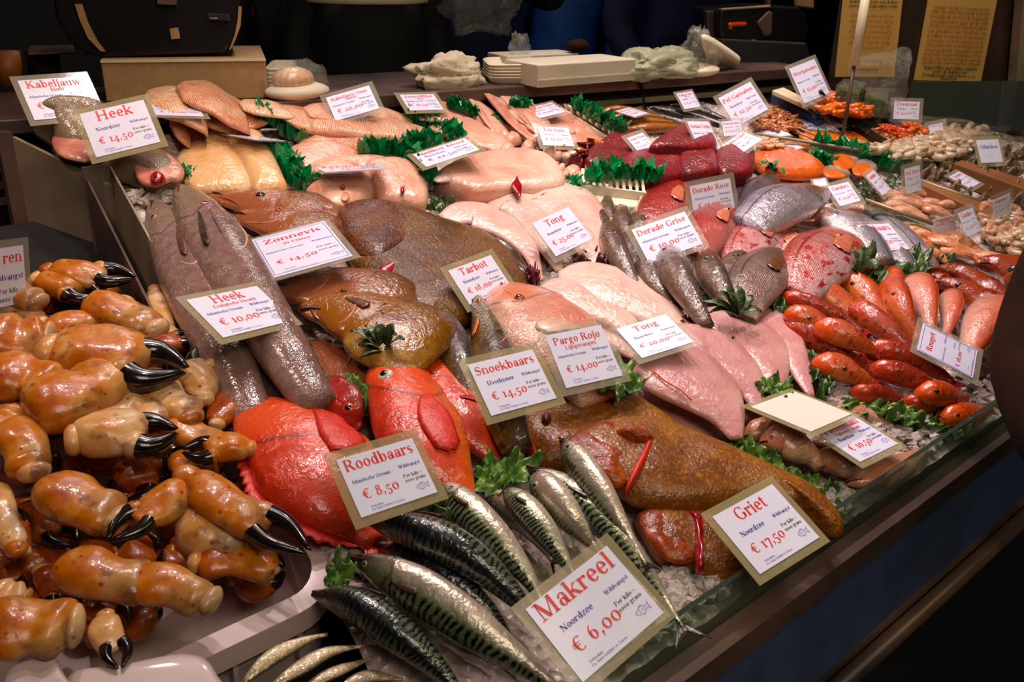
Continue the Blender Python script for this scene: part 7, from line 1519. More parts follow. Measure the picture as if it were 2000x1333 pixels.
# wooden oyster crates and oysters
quadbox('wooden_board', [(1796,358),(1812,350),(1948,404),(1938,424)], .0, .05, 'wood', 'wooden crate side behind the prawn tray', 'crate')
quadbox('wooden_board', [(1862,318),(1880,312),(2010,352),(2010,372)], .0, .06, 'wood', 'wooden crate side in front of the oysters', 'crate')
def oyster(x, y, s, h, rot, label, group):
    o = [(x+s*(1+.25*math.sin(3*a+rot))*math.cos(a), y+s*.62*(1+.2*math.cos(2*a+rot))*math.sin(a)) for a in [k*math.pi/8 for k in range(16)]]
    return pillow('oyster', 'oyster', o, .026, h, 1.6, nb=40, nr=9, nzamp=.009, nzs=70, label=label, cat='oyster', group=group)
oy = [(1815,332,14,.02,'oyster behind the wooden crate side, leftmost'),(1838,340,14,.03,'oyster left of the flat oyster card'),(1822,350,12,.02,'small oyster against the glass divider'),(1850,322,14,.03,'oyster below the parsley bunch'),(1878,328,13,.03,'oyster between parsley and wooden crate'),(1860,372,14,.02,'oyster in front of the flat oyster card'),(1888,384,14,.02,'oyster between the crate sides, middle'),(1915,392,15,.03,'oyster between the crate sides, right'),(1838,386,11,.01,'small shell near the long prawns'),
 (1925,330,20,.04,'big open oyster below the grey card'),(1950,340,18,.03,'oyster with pale rim right of the big open one'),(1985,330,16,.04,'oyster near the right edge, upper'),(1975,310,14,.05,'oyster right behind the grey card'),(1965,295,12,.05,'oyster at the back right'),(1995,300,14,.06,'oyster at the right edge behind'),(1948,360,14,.02,'oyster in front row before the crate side'),(1985,362,15,.03,'oyster in front row at the right'),(1905,312,13,.03,'oyster left of the grey card foot'),(1990,390,14,.02,'oyster lowest at the right edge')]
for i, (x, y, s, h, lb) in enumerate(oy): oyster(x, y, s, h, i*1.7, lb, 'rough grey brown oysters')
# prawns
def prawn(axis, wpx, mat, h, label, group):
    root = thing('prawn', P(*axis[0], h), label, 'prawn', group); NS = 16
    slab('body', mat, axis, [(0, wpx*.35), (.15, wpx*.85), (.4, wpx), (.75, wpx*.7), (1, wpx*.35)], .022, h, parent=root, NS=NS, seg=10, tp=[(0, .5), (.3, 1), (.8, .7), (1, .4)])
    a, b = P(*axis[-1], h+.008), P(*axis[-2], h+.008); d = (a-b).normalized(); s = d.cross(Vector((0, 0, 1))).normalized(); m = MB(); L = .018
    m.add([a-s*.003, a+s*.003, a+d*L+s*.009, a+d*L*.8, a+d*L-s*.009], [(0, 1, 2, 3, 4)]); m.build('tail_fan', M['shrimp_orange'], root)
    c, e = P(*axis[0], h+.012), P(*axis[1], h+.012); d = (c-e).normalized(); m = MB(); m.tube([c, c+d*.02+Vector((0, 0, .004)), c+d*.06-Vector((0, 0, .008))], [.0012, .0008, .0004], 5); m.build('feeler', M['shrimp_orange'], root)
g = 'long raw prawns in the glass tray'
pr = [((1722,382),(1760,380),(1805,392),13,'farthest back under the Sea Tiger card'),((1728,392),(1765,392),(1820,405),14,'second from the back'),((1715,402),(1755,402),(1800,418),13,'third from the back, left'),((1790,395),(1825,398),(1862,412),12,'behind the Gepelde card, upper'),((1800,408),(1830,412),(1860,424),12,'behind the Gepelde card, lower'),((1735,412),(1775,415),(1815,430),13,'nearest the front glass, right'),((1705,392),(1740,388),(1770,398),12,'leftmost beside the parsley'),((1760,372),(1800,376),(1845,390),11,'at the very back of the tray'),((1830,400),(1860,400),(1880,412),10,'rightmost in the tray')]
for i, (a, b, c, w_, lb) in enumerate(pr): prawn([a, b, c], w_, 'shrimp_raw', .01+.006*(i % 3), 'long pale raw prawn '+lb, g)
g = 'big orange brown prawns in front of the glass tray'
pr = [((1745,440),(1790,448),(1840,462),12,'nearest behind the front glass, thin'),((1775,455),(1815,460),(1850,478),14,'right of the Zeebaars card, upper'),((1812,468),(1850,475),(1900,502),18,'shiny one in the middle'),((1835,460),(1875,468),(1920,500),20,'largest in the middle, top'),((1830,488),(1880,492),(1930,512),22,'pale one in front above the gurnard'),((1800,492),(1830,498),(1850,515),14,'lowest at the left by the green sprig'),((1785,470),(1810,478),(1838,490),14,'left of the shiny one'),((1765,445),(1800,452),(1830,456),12,'small one at the back left'),((1900,498),(1950,505),(2000,512),14,'thin one with a pointed shell at the right')]
for i, (a, b, c, w_, lb) in enumerate(pr): prawn([a, b, c], w_, 'shrimp', .012+.008*(i % 3), 'orange brown prawn, '+lb, g)
g = 'grey brown curled prawns at the right'
for i, (x, y, lb) in enumerate([(1925,410,'left one beside the card'), (1950,425,'middle one with dark tail'), (1975,415,'upper right one'), (1990,440,'right one at the picture edge'), (1940,445,'lower middle one on the peeled heap'), (1960,455,'lowest one')]):
    prawn([(x-14, y+10), (x-4, y-6), (x+12, y-4), (x+14, y+10)], 15, 'shrimp_raw', .035, 'grey brown curled prawn, '+lb, g)
# ---------------------------------------------------------------- things on and behind the back shelf
def shelfbox(name, pa, pb, z0, z1, depth, mat, label, cat, parent=None, bevel=.003, kx=0):
    a, b = Pz(*pa, z0), Pz(*pb, z0); d = b-a; s = Vector((-d.y, d.x, 0)).normalized()*depth; s = s if s.y > 0 else -s; m = MB(); q = [a, b, b+s, a+s]
    c = sum(q, Vector())/4; m.prism(q, [v+Vector((0, 0, z1-z0)) for v in q])
    if parent: return m.build(name, M[mat], parent, bevel=bevel), q
    o = m.build(name, M[mat], off=c, bevel=bevel); o.location = c; return tag(o, label, cat), q
# tan board box with the dark weighing scale on it
root = thing('cardboard_box', Pz(360,196,1.2), 'tan cardboard tray box on the shelf under the left scale', 'box')
o, q = shelfbox('box_body', (208,199), (525,192), 1.201, 1.298, .30, 'cardboard', '', '', root)
A, B = q[0], q[1]; dx = (B-A).normalized(); dy = Vector((-dx.y, dx.x, 0)); LB = (B-A).length
m = MB(); m.box((A+B)/2+Vector((0, 0, .092))-dy*.002, LB, .004, .006, Matrix.Rotation(math.atan2(dx.y, dx.x), 3, 'Z')); m.build('box_lip', M['cream'], root)
def on_plane(px, py, off=0.):    # picture point onto the box front plane pushed back by off
    d = ray(px, py); p0 = A+dy*off; return CO+d*((p0-CO).dot(dy)/d.dot(dy))
def scale(outline, off, dep, label, bands, root_loc):
    root = thing('weighing_scale', root_loc, label, 'scale', 'black weighing scales')
    f = [on_plane(x, y, off) for x, y in outline]; m = MB(); m.prism(f, [v+dy*dep for v in f]); m.build('body', M['black'], root, bevel=.008)
    for k, b in enumerate(bands):
        p = [on_plane(x, y, off-.006) for x, y in b]; m = MB(); m.prism(p, [v+dy*.012 for v in p]); m.build('side_band', M['cardboard' if k < 2 else 'steel'], root)
    return root
sc = scale([(103,-40),(105,15),(112,45),(130,75),(155,100),(205,112),(440,104),(455,85),(468,55),(470,20),(468,-40)], .02, .2, 'large curved black weighing scale with copper side bands on the tan box',
  [[(146,8),(160,8),(172,45),(190,80),(206,101),(196,100),(172,75),(156,40)], [(466,12),(472,14),(470,50),(458,82),(450,98),(448,96),(458,70),(464,40)]], on_plane(300, 115, .1))
p = [on_plane(x, y, .012) for x, y in ((406,26),(448,28),(449,41),(408,40))]; m = MB(); m.prism(p, [v+dy*.006 for v in p]); m.build('name_plate', M['steel_dark'], sc)
p = [on_plane(x, y, .008) for x, y in ((408,28),(446,30),(447,39),(410,38))]; m = MB(); m.prism(p, [v+dy*.004 for v in p]); m.build('plate_inset', M['blackmatte'], sc)
pa, pb = on_plane(411, 36.5, .007), on_plane(445, 38, .007); ux = (pb-pa).normalized(); uy = Vector((0, 0, 1)); text_mesh([('Van Berkel', 0, 0, .0055, 'l', .62)], pa, ux, uy, -dy, 10, .001).build('maker_name', M['paper'], sc)
p = [on_plane(x, y, .012) for x, y in ((331,56),(348,54),(352,75),(335,77))]; m = MB(); m.prism(p, [v+dy*.004 for v in p]); m.build('sticker', M['cardboard'], sc)
p = [on_plane(x, y, .0) for x, y in ((306,-20),(346,-20),(345,10),(308,8))]; m = MB(); m.prism(p, [v+dy*.05 for v in p]); m.build('display_box', M['steel_dark'], sc)
for x in (215, 370, 430):
    a = on_plane(x, 108, .06); m = MB(); m.tube([a+Vector((0, 0, .01)), Vector((a.x, a.y, 1.299))], .010, 10); m.build('foot', M['black'], sc)
m = MB(); a, b = on_plane(165, 108, .03), on_plane(455, 104, .03); m.prism([a, b, b+dy*.16, a+dy*.16], [v+Vector((0, 0, .012)) for v in (a, b, b+dy*.16, a+dy*.16)]); m.build('base_tray', M['black'], sc)
o_, q_ = shelfbox('steel_plate', (54,108), (145,106), 1.285, 1.29, .2, 'steel_dark', 'thin dark steel plate sticking out left of the big scale', 'plate')
for x in (70, 135):
    pass
m = MB(); a = Pz(100,175,1.2); m.box(a+Vector((.02, .1, .042)), .06, .08, .084); o = m.build('plate_support', M['blackmatte'], off=a); o.location = a; tag(o, 'dark block under the thin steel plate', 'block')
m = MB(); a = Pz(44,175,1.2); m.tube([a+Vector((0, .1, 0)), a+Vector((0, .1, .085))], .035, 18); o = m.build('tape_roll', plain('orange_plastic', (150,84,20), .5), off=a, smooth=True); o.location = a; tag(o, 'dull orange round container behind the Kabeljauw Moot card', 'container')
# foam plates
def stack(px0, px1, y, n_, lab, grp, dep=.2, z0=1.2, dz=.011, fan=0.):
    a, b = Pz(px0, y, z0), Pz(px1, y, z0); d = (b-a); L = d.length; d.normalize(); s = Vector((-d.y, d.x, 0)); c = a+d*L/2+s*dep/2
    for i in range(n_):
        zz = z0+.001+dz*i; m = MB(); k = 24; ring = []
        w1, w2 = L/2, dep/2
        def sq(r_, z): return [c+d*w1*r_*(abs(math.cos(t))**.35*(1 if math.cos(t) > 0 else -1))+s*w2*r_*(abs(math.sin(t))**.35*(1 if math.sin(t) > 0 else -1))+Vector((0, 0, z-z0+fan*i*(.5+.5*math.cos(t)))) for t in [2*math.pi*j/k for j in range(k)]]
        rs = [sq(.84, zz), sq(1., zz+.018), sq(.97, zz+.02), sq(.82, zz+.004)]
        vs = [v for r_ in rs for v in r_]; fs = [(q*k+j, q*k+(j+1) % k, (q+1)*k+(j+1) % k, (q+1)*k+j) for q in range(3) for j in range(k)]+[tuple(range(k))[::-1], tuple(3*k+j for j in range(k))]
        o = mesh_obj('foam_plate', vs, fs, M['foam'], smooth=False, off=c); o.location = c; tag(o, lab(i, n_), 'foam plate', grp)
def lab1(i, n_): return ['cream foam plate lowest in the stack beside the tan box', 'cream foam plate second from below beside the tan box', 'cream foam plate third from below beside the tan box', 'cream foam plate fourth from below beside the tan box', 'cream foam plate topmost beside the tan box'][i]
def lab2(i, n_): return ['cream foam plate lowest in the stack right of the towel', 'cream foam plate second from below right of the towel', 'cream foam plate third from below right of the towel', 'cream foam plate fourth from below right of the towel', 'cream foam plate topmost right of the towel'][i]
stack(520, 574, 182, 5, lab1, 'cream foam plates beside the tan box', .2, dz=.010)
stack(955, 1058, 166, 5, lab2, 'cream foam plates beside the towel', .2, dz=.008, fan=.0015)
# wrapped tray
root = thing('wrapped_tray', Pz(605,190,1.2), 'foam tray with food wrapped in clear film beside the foam plates', 'wrapped tray')
m = MB(); c = Pz(605,184,1.215)+Vector((.0, .06, 0)); m.sphere(c, .075, 1.15, .8, .32, 20, 10); m.build('foam_dish', M['foam'], root, True)
m = MB(); m.sphere(c+Vector((-.01, 0, .03)), .055, 1, .8, .55, 16, 10); m.build('contents', M['cod'], root, True)
vs = MB(); vs.sphere(c+Vector((0, 0, .02)), .078, 1.1, .85, .75, 28, 16); o = vs.build('clear_film', M['bag'], root, True)
for v in o.data.vertices: v.co += v.co.normalized()*.012*noise.noise(v.co*40)
# towel
def crumple(name, c, sx, sy, sz, mat, label, cat, amp=.3, fq=16, seed=0, parent=None, nu=40, nv=26, flatb=True):
    m = MB(); m.sphere((0, 0, 0), 1, 1, 1, 1, nu, nv); vs = []
    for v in m.v:
        k = 1+amp*noise.noise(v*1.6+Vector((seed, 0, 0)))*2+amp*.5*(1-abs(noise.noise(v*fq*.25+Vector((0, seed, 0)))*4))
        p = Vector((v.x*sx*k, v.y*sy*k, max(-.6, v.z)*sz*k)); vs.append(c+p+Vector((0, 0, sz*.55)))
    o = mesh_obj(name, vs, m.f, M[mat], parent, off=(parent.location if parent else c)); 
    if not parent: o.location = c; tag(o, label, cat)
    return o
crumple('towel', Pz(895,172,1.2)+Vector((0, .05, .0)), .12, .06, .052, 'cloth', 'crumpled cream towel on the back shelf', 'towel', .22, 16, 3)
# long white box
o, q = shelfbox('white_card_box', (1050,172), (1240,157), 1.201, 1.262, .16, 'towel_box', 'long low cream card box in the middle of the back shelf', 'box')
root = None
m = MB(); a, b = q[0], q[1]; m.box((a+b)/2+Vector((0, 0, .02)), (b-a).length, .004, .004, Matrix.Rotation(math.atan2((b-a).y, (b-a).x), 3, 'Z')); oo = m.build('box_seam', M['cream'], o, off=o.location)
o2, _ = shelfbox('card_box', (990,135), (1130,128), 1.225, 1.262, .12, 'towel_box', 'second cream card box behind the foam plates', 'box')
crumple('plastic_bag', Pz(1300,150,1.2)+Vector((0, .04, 0)), .15, .09, .052, 'bagw', 'milky plastic bag lying on the shelf right of the white box', 'bag', .2, 18, 5)
root = thing('wrapped_tray', Pz(1385,142,1.2), 'foam dish with a shiny clear bag on it right of the milky bag', 'wrapped tray')
m = MB(); c = Pz(1385,140,1.212)+Vector((.0, .05, 0)); m.sphere(c, .08, 1.1, .8, .25, 20, 10); m.build('foam_dish', M['foam'], root, True)
crumple('clear_bag', c, .07, .05, .075, 'bag', '', '', .3, 18, 8, root)
o = pillow('foam_lid', 'foam', [(0, 0)]*3 and [(1400,85),(1420,88),(1470,122),(1472,132),(1455,136),(1412,130),(1405,110)], .025, .0, q=5, nb=48, label='white foam tray leaning at the right end of the bags', cat='foam tray', plane=lambda x, y: Pz(x, y, 1.2+.10*(136-y)/50+.0)+Vector((0, .06, .01)))
crumple('clear_bag', Pz(1028,108,1.262)+Vector((0, .03, 0)), .035, .02, .04, 'bag', 'small knotted clear bag standing on the card box', 'bag', .3, 14, 9)
m = MB(); a = Pz(1155,106,1.262)+Vector((0, .06, 0)); m.sphere(a+Vector((0, 0, .02)), .035, 1.2, .8, .6, 16, 10); o = m.build('dark_glove', M['browncoat'], off=a, smooth=True); o.location = a; tag(o, 'dark brown round object resting on the white box', 'glove')
# black cable over the shelf edge
m = MB(); m.tube([Pz(1270,152,1.203), shelfpt(Pz(1273,156,1.2).x, -.006, 1.19), shelfpt(Pz(1276,156,1.2).x+.01, -.012, 1.12), shelfpt(Pz(1282,156,1.2).x+.02, -.02, 1.08)], [.009, .01, .006, .005], 8)
c = Pz(1270,152,1.2); o = m.build('black_cable', M['black'], off=c, smooth=True); o.location = c; tag(o, 'black cable hanging over the shelf edge beside the bags', 'cable')
# second scale, right
root = thing('weighing_scale', Pz(1500,135,1.2), 'black weighing scale with a red logo stripe at the right end of the shelf', 'scale', 'black weighing scales')
A = Pz(1400,128,1.2)+Vector((0, .10, 0)); 
def sb(nm, outline, off, dep, mat, bev=.006):
    f = [on_plane(x, y, off) for x, y in outline]; m = MB(); m.prism(f, [v+dy*dep for v in f]); return m.build(nm, M[mat], root, bevel=bev)
sb('body', [(1408,20),(1500,12),(1560,14),(1575,30),(1580,60),(1570,85),(1410,76),(1406,50)], 0, .22, 'black'); sb('top_trim', [(1408,17),(1505,10),(1508,15),(1410,21)], -.004, .02, 'steel'); sb('front_curve', [(1478,44),(1502,20),(1510,24),(1508,70),(1494,72)], -.004, .02, 'steel_dark')
sb('logo_stripe', [(1424,44),(1461,43),(1458,52),(1432,52),(1430,60),(1424,58)], -.008, .02, 'eye_red'); sb('price_sticker', [(1448,80),(1478,78),(1478,83),(1448,84)], -.01, .02, 'cardboard')
sb('base', [(1412,76),(1575,84),(1590,128),(1400,128)], -.02, .26, 'blackmatte'); sb('screen', [(1380,20),(1406,22),(1412,84),(1382,84)], .05, .03, 'steel_dark')
a = on_plane(1506, 0, .06); sb('display_pole', [(1500,-20),(1507,-20),(1507,12),(1500,12)], .06, .03, 'steel_dark'); sb('display_panel', [(1556,-10),(1592,-12),(1590,18),(1556,13)], .05, .02, 'cardboard')
# ---- end wall with yellow posters, post and pole
def poster(cor, label, lines):
    q = [wp(*c, .004) for c in cor]; root = thing('poster', q[3], label, 'poster', 'yellow posters on the steel wall'); m = MB(); m.prism(q, [v+WN*.004 for v in q]); m.build('sheet', M['poster'], root)
    O = q[3]+WN*.006; ux = (q[2]-q[3]); W = ux.length; ux.normalize(); uy = (q[0]-q[3]); H = uy.length; uy.normalize(); un = WN
    red = [(t, W/2, H*y, W*.062, 'c', min(1., .86*W/(text_width(t)*W*.062))) for t, y, c in lines if c == 'r']; dark = [(t, W/2, H*y, W*.068, 'c', min(1., .8*W/(text_width(t)*W*.068))) for t, y, c in lines if c == 'd']
    text_mesh(red, O, ux, uy, un, 8, .001).build('red_lettering', M['poster_red'], root); [text_mesh(dd, O, ux, uy, un, 8, .001).build(nn, M['ink_brown'], root) for nn, dd in (('dark_heading', [z for z in dark if z[2] > H*.5]), ('dark_footer', [z for z in dark if z[2] <= H*.5])) if dd]
M['poster_red'] = plain('faded_red_ink', (186, 84, 44), .5)
poster([(1652,-60),(1768,-60),(1745,150),(1630,150)], 'yellow poster with red and dark lettering behind the white pole', [('Koken: de ovens van koken', .70, 'd'), ('mosselen in hun eigen vocht', .66, 'd'), ('Doe de mosselen goed nat', .57, 'r'), ('wassen onder water. Schud', .52, 'r'), ('dan de pan tot het kookt', .47, 'r'), ('of in blokjes gesneden prei', .42, 'r'), ('Op een hoog vuur tot zij', .37, 'r'), ('openstaan. Laat de schelp', .32, 'r'), ('inkoken tot zacht is', .27, 'r'), ('Koken niet langer', .14, 'd'), ('Bereidingstijd', .06, 'd')])
poster([(1822,-60),(1958,-60),(1914,160),(1784,156)], 'yellow poster with red and dark lettering nearest the right edge', [('smaak van de vis zonder boter', .66, 'r'), ('Olijf olie met citroensap mengen', .62, 'r'), ('Bestrijk de vis met de marinade', .575, 'r'), ('gemarineerd te gaan op de grill', .53, 'r'), ('scherp te gaarstoof. Kruiden maken', .49, 'r'), ('een gebakken saus knoflook van', .445, 'r'), ('te grillen. 10 minuten in een warme', .40, 'r'), ('oven met vis te besmeren en te', .355, 'r'), ('zout geroosterd voor tafelgast hele', .315, 'r'), ('tomaat koud fruit, kappertjes. Garnie', .27, 'r'), ('rozemarijn, zeewier en paprika is. Deze', .23, 'r'), ('het is zorg en nat te tand, smeuig', .19, 'r'), ('invullen zijn met venkel en oregano', .155, 'r'), ('Makreelfilet: met grillen stukken', .105, 'd'), ('voor de barbecue', .07, 'd'), ('Bereidingstijd: voor hele vis 15-20', .035, 'd'), ('minuten', .008, 'd')])
a, b = wp(1693,-20,.3), wp(1668,128,.3); m = MB(); m.tube([a, b], .013, 14); o = m.build('white_pole', M['whitepole'], off=b, smooth=True); o.location = b; tag(o, 'white painted pole hanging before the left yellow poster', 'pole')
m = MB(); m.tube([b, Vector((b.x, b.y, 1.0))], .006, 8); m.build('rod', M['steel_dark'], o, True, off=b)
m = MB(); q = [wp(x, y, .02) for x, y in ((1985,-40),(2010,-40),(1985,250),(1960,250))]; m.prism(q, [v+WN*.04 for v in q]); o = m.build('steel_post', M['steel'], off=q[0]); o.location = q[0]; tag(o, 'steel corner post at the right edge of the picture', 'post')
m = MB(); q = [wp(x, y, .01) for x, y in ((1992,20),(2100,20),(2090,156),(1984,156))]; m.prism(q, [v+WN*.012 for v in q]); o = m.build('red_panel', plain('dark_red_panel', (96, 10, 12), .5), off=q[0]); o.location = q[0]; tag(o, 'dark red panel beyond the steel corner post', 'panel')
m = MB(); q = [wp(x, y, .0) for x, y in ((1752,230),(2040,259),(2040,270),(1752,242))]; m.prism(q, [v+WN*.04 for v in q]); o = m.build('steel_ledge', M['steel'], off=q[0]); o.location = q[0]; tag(o, 'steel ledge running along the foot of the wall', 'ledge')
# glass sneeze guard in front of the wall and clear plastic bag
q = [wp(x, y, .10) for x, y in ((1780,158),(2030,158),(2010,256),(1765,248))]; m = MB(); m.prism(q, [v+WN*.006 for v in q]); o = m.build('glass_guard', M['glass'], off=q[0]); o.location = q[0]; tag(o, 'glass guard standing before the lower steel wall', 'glass')
root_c = Pz(1735,225,1.02); pts = [(1665,150),(1668,120),(1720,104),(1748,102),(1768,92),(1785,98),(1770,122),(1762,160),(1770,190),(1745,205),(1700,180)]
o = pillow('clear_plastic_sheet', 'bag', pts, .05, 0, q=2, nb=60, nzamp=.02, nzs=20, label='crumpled clear plastic sheet above the boxes of sea vegetables', cat='plastic sheet', plane=lambda x, y: wp(x, y, .22))
# ---------------------------------------------------------------- people behind the counter
def person(name, loc, face, jacket, label, arms, apron=None, hgt=1.0, holds=None, hair='hair'):
    root = thing(name, loc, label, 'person'); off = Vector((0, 0, 0))
    rz = Matrix.Rotation(face, 3, 'Z')
    def W(p): return rz @ (Vector(p)*hgt)
    J = {'pel': (0, 0, .95), 'wai': (0, 0, 1.08), 'che': (0, .01, 1.30), 'nec': (0, 0, 1.48), 'hd0': (0, -.01, 1.56), 'hd1': (0, -.02, 1.66), 'hd2': (0, -.01, 1.74)}
    R = {'pel': (.17, .12), 'wai': (.15, .11), 'che': (.18, .12), 'nec': (.065, .065), 'hd0': (.075, .085), 'hd1': (.08, .10), 'hd2': (.06, .07)}
    E = [('pel', 'wai'), ('wai', 'che'), ('che', 'nec'), ('nec', 'hd0'), ('hd0', 'hd1'), ('hd1', 'hd2')]
    for s, t in ((-1, 'l'), (1, 'r')):
        el, ha = arms[0 if s < 0 else 1]
        J.update({'sh'+t: (s*.17, 0, 1.42), 'el'+t: el, 'wr'+t: ha, 'hip'+t: (s*.09, 0, .88), 'kn'+t: (s*.10, -.02, .48), 'an'+t: (s*.10, .02, .08), 'to'+t: (s*.11, -.14, .04)})
        R.update({'sh'+t: (.065, .065), 'el'+t: (.045, .045), 'wr'+t: (.028, .035), 'hip'+t: (.10, .10), 'kn'+t: (.06, .06), 'an'+t: (.045, .045), 'to'+t: (.04, .035)})
        E += [('che', 'sh'+t), ('sh'+t, 'el'+t), ('el'+t, 'wr'+t), ('pel', 'hip'+t), ('hip'+t, 'kn'+t), ('kn'+t, 'an'+t), ('an'+t, 'to'+t)]
        hd = (Vector(ha)-Vector(el)).normalized(); J['pa'+t] = tuple(Vector(ha)+hd*.07); R['pa'+t] = (.026, .042); E.append(('wr'+t, 'pa'+t))
        sx = hd.cross(Vector((0, 0, 1))).normalized() if abs(hd.z) < .95 else Vector((1, 0, 0))
        for k in range(4):
            o_ = sx*(k-1.5)*.021; b = Vector(J['pa'+t])+hd*.018+o_; L = (.055, .07, .074, .06)[k]
            J[f'f{t}{k}a'] = tuple(b); J[f'f{t}{k}b'] = tuple(b+hd*L*.55+Vector((0, 0, -.01))); J[f'f{t}{k}c'] = tuple(b+hd*L*.9+Vector((0, -.0, -.03))); R.update({f'f{t}{k}a': (.009, .009), f'f{t}{k}b': (.008, .008), f'f{t}{k}c': (.007, .007)}); E += [('pa'+t, f'f{t}{k}a'), (f'f{t}{k}a', f'f{t}{k}b'), (f'f{t}{k}b', f'f{t}{k}c')]
        b = Vector(ha)+hd*.03+sx*.035*(-s); J[f'th{t}a'] = tuple(b); J[f'th{t}b'] = tuple(b+hd*.045+sx*.015*(-s)); R.update({f'th{t}a': (.011, .011), f'th{t}b': (.009, .009)}); E += [('wr'+t, f'th{t}a'), (f'th{t}a', f'th{t}b')]
    def skin(nm, keys, edges, mat, grow, sub=2):
        me = bpy.data.meshes.new(nm); ks = list(keys); me.from_pydata([W(J[k]) for k in ks], [(ks.index(a), ks.index(b)) for a, b in edges], []); me.materials.append(M[mat])
        o = bpy.data.objects.new(nm, me); COL.objects.link(o); o.parent = root; md = o.modifiers.new('skin', 'SKIN'); md.use_smooth_shade = True
        for k, v in zip(ks, me.skin_vertices[0].data): v.radius = (R[k][0]*hgt+grow, R[k][1]*hgt+grow); v.use_root = (k in ('pel', 'wai') and k == ks[0])
        sd = o.modifiers.new('sub', 'SUBSURF'); sd.levels = sub; sd.render_levels = sub; return o
    skin('body', list(J), E, 'skin', 0)
    jk = ['pel', 'wai', 'che', 'shl', 'ell', 'wrl', 'shr', 'elr', 'wrr']; skin('jacket', jk, [('pel', 'wai'), ('wai', 'che'), ('che', 'shl'), ('shl', 'ell'), ('ell', 'wrl'), ('che', 'shr'), ('shr', 'elr'), ('elr', 'wrr')], jacket, .022)
    tk = ['pel', 'hipl', 'knl', 'anl', 'hipr', 'knr', 'anr']; skin('trousers', tk, [('pel', 'hipl'), ('hipl', 'knl'), ('knl', 'anl'), ('pel', 'hipr'), ('hipr', 'knr'), ('knr', 'anr')], 'blackcloth', .014)
    m = MB(); m.sphere(W((0, .01, 1.72)), .108*hgt, .95, 1.05, .95, 20, 12); m.build('hair', M[hair], root, True, off=off)
    m = MB(); m.sphere(W((0, -.125, 1.645)), .016*hgt, .8, 1.1, 1.3, 10, 8); m.build('nose', M['skin'], root, True, off=off)
    for s in (-1, 1): m = MB(); m.sphere(W((s*.034, -.112, 1.675)), .012*hgt, 1, .6, .8, 10, 6); m.build('eye', M['eye_white'], root, True, off=off)
    m = MB(); m.sphere(W((0, -.118, 1.60)), .022*hgt, 1.2, .3, .3, 10, 6); m.build('mouth', M['eye_pink'], root, True, off=off)
    if apron:
        vs = []; N = 14
        for i in range(N+1):
            a = math.radians(-78+156*i/N)
            for z in (1.33, 1.2, 1.08, .9, .6): vs.append(W((math.sin(a)*.205*(1 if z < 1.3 else .9), -math.cos(a)*(.175), z)))
        fs = [(i*5+j, (i+1)*5+j, (i+1)*5+j+1, i*5+j+1) for i in range(N) for j in range(4)]; o = mesh_obj('apron', vs, fs, M[apron], root); md = o.modifiers.new('t', 'SOLIDIFY'); md.thickness = .004
        m = MB(); m.tube([W((math.sin(a)*.212, -math.cos(a)*.182, 1.33+.0*math.cos(a))) for a in [math.radians(-78+156*i/N) for i in range(N+1)]], .006, 8, 1.6); m.build('apron_band', M['cream'], root, True, off=off)
    return root
def ploc(px, t): p = Pt(px, 60, t); return Vector((p.x, p.y, .0))
AR = [((-.25, .0, 1.18), (-.20, -.14, 1.0)), ((.25, .0, 1.18), (.20, -.14, 1.0))]
fc = math.radians(-22)
person('person', ploc(560, 3.45), fc+.4, 'blackcloth', 'person in black clothing standing behind the foam plates', AR, hgt=1.02)
person('person', ploc(715, 3.25), fc, 'blackcloth', 'person in black with a dark apron edged by a pale band', AR, apron='blackcloth', hgt=1.04)
person('person', ploc(925, 3.62), fc, 'navy', 'person in a navy jacket holding a shiny clear bag', [((-.28, -.14, 1.34), (-.10, -.34, 1.52)), ((.28, -.14, 1.34), (.06, -.34, 1.54))], hgt=1.03)
person('person', ploc(1095, 4.1), fc, 'blue', 'person in a bright blue jacket in the middle behind the counter', AR, hgt=1.04)
person('person', ploc(1310, 3.95), fc, 'navy', 'person in a dark navy jacket behind the milky plastic bag', AR, hgt=1.08)
c = Pt(945, 22, 3.2); crumple('clear_bag', c-Vector((0, 0, .05)), .15, .07, .12, 'bag', 'shiny clear plastic bag held up by the person in navy', 'bag', .28, 20, 14)
# ---- customer at the right edge: brown coat sleeve
root = thing('person', Vector((1.95, .05, 0)), 'customer in a brown coat leaning in from the right edge of the picture', 'person')
def skinchain(nm, pts, edges, mat):
    me = bpy.data.meshes.new(nm); me.from_pydata([Vector(p[:3])-root.location for p in pts], edges, []); me.materials.append(M[mat]); o = bpy.data.objects.new(nm, me); COL.objects.link(o); o.parent = root
    md = o.modifiers.new('skin', 'SKIN'); md.use_smooth_shade = True
    for p, v in zip(pts, me.skin_vertices[0].data): v.radius = (p[3], p[4])
    sd = o.modifiers.new('sub', 'SUBSURF'); sd.levels = 2; sd.render_levels = 2; return o
def pp(x, y, t, a, b=None): p = Pt(x, y, t); return (p.x, p.y, p.z, a, b or a)
sh = pp(2105, 470, 1.42, .07); el = pp(2022, 715, 1.36, .074); fo = pp(2065, 850, 1.24, .058); hd = pp(2180, 1010, 1.1, .04)
sx, sy = 2.02, .02
tor = [(sx, sy, .95, .13, .10), (sx, sy, 1.1, .12, .09), (sx-.03, sy+.02, 1.32, .13, .10), (sx, sy+.02, 1.48, .06, .06), (sx, sy+.02, 1.6, .08, .09), (sx, sy+.02, 1.72, .07, .08), (sx-.09, sy, .5, .06, .06), (sx-.09, sy, .08, .045, .045), (sx+.09, sy, .5, .06, .06), (sx+.09, sy, .08, .045, .045), (sh[0], sh[1], sh[2], .04, .04), (el[0], el[1], el[2], .04, .04), (fo[0], fo[1], fo[2], .032, .032)]
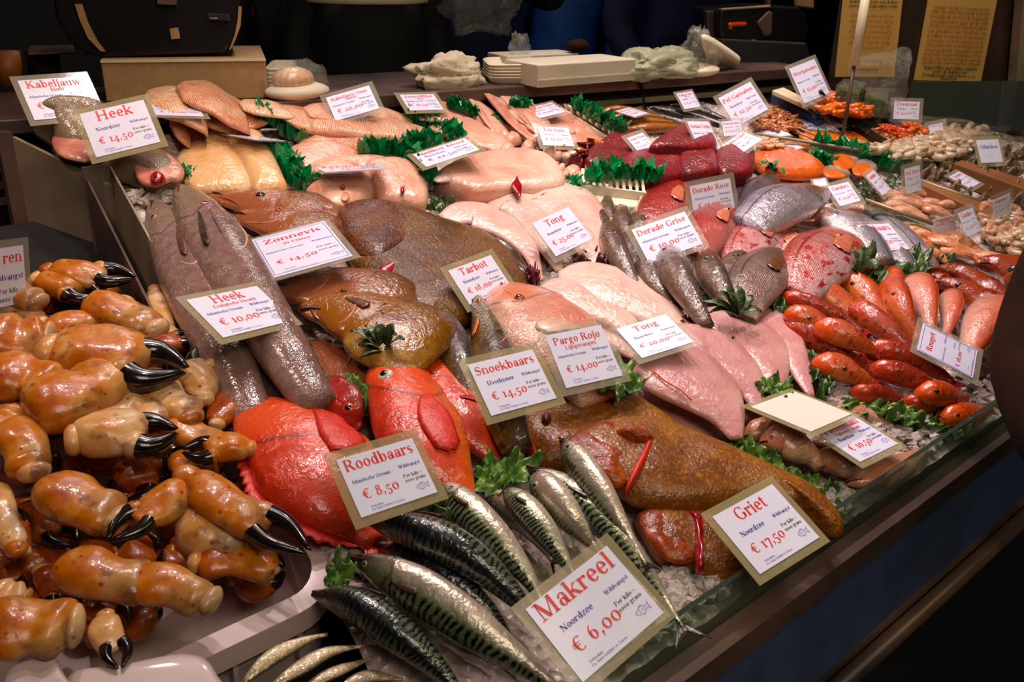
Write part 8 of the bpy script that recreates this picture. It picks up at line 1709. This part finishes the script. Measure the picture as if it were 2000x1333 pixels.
ed = [(0, 1), (1, 2), (2, 3), (3, 4), (4, 5), (0, 6), (6, 7), (0, 8), (8, 9), (2, 10), (10, 11), (11, 12)]
f0 = Vector(fo[:3]); hv = (f0-Vector(el[:3])).normalized(); wr = f0+hv*.10; sv = hv.cross(Vector((.4, .9, .1))).normalized(); dv = hv.cross(sv).normalized(); n0 = len(tor)
tor += [(*wr, .024, .03), (*(wr+hv*.05), .022, .036), (*(wr+hv*.085), .018, .04)]; ed += [(12, n0), (n0, n0+1), (n0+1, n0+2)]
for k in range(4):
    b_ = wr+hv*.10+sv*(k-1.5)*.021; L = (.06, .075, .08, .065)[k]; q_ = len(tor); tor += [(*b_, .0095, .0095), (*(b_+hv*L*.5+dv*.008), .0088, .0088), (*(b_+hv*L*.85+dv*.03), .008, .008)]; ed += [(n0+2, q_), (q_, q_+1), (q_+1, q_+2)]
q_ = len(tor); tor += [(*(wr+hv*.04-sv*.045), .012, .012), (*(wr+hv*.08-sv*.06+dv*.015), .010, .010)]; ed += [(n0, q_), (q_, q_+1)]
skinchain('body', tor, ed, 'skin')
skinchain('coat', [(sx, sy, .70, .21, .17), (sx, sy, .95, .21, .17), (sx, sy, 1.1, .2, .16), (sx-.03, sy+.02, 1.32, .22, .17), (sh[0], sh[1], sh[2], .085, .085), el, fo, (*(f0+hv*.07), .045, .045)], [(0, 1), (1, 2), (2, 3), (3, 4), (4, 5), (5, 6), (6, 7)], 'browncoat')
skinchain('trousers', [(sx, sy, .88, .15, .12), (sx-.09, sy, .8, .10, .10), (sx-.09, sy, .5, .08, .08), (sx-.09, sy, .1, .065, .065), (sx+.09, sy, .8, .10, .10), (sx+.09, sy, .5, .08, .08), (sx+.09, sy, .1, .065, .065)], [(0, 1), (1, 2), (2, 3), (0, 4), (4, 5), (5, 6)], 'blackcloth')
for s_ in (-.09, .09): m = MB(); m.sphere(Vector((sx+s_, sy+.05, .05)), .06, .8, 1.9, .8, 14, 8); m.build('shoe', M['black'], root, True)
m = MB(); m.sphere(Vector((sx, sy+.02, 1.70)), .115, 1, 1, 1, 16, 10); m.build('hair', M['hair'], root, True)
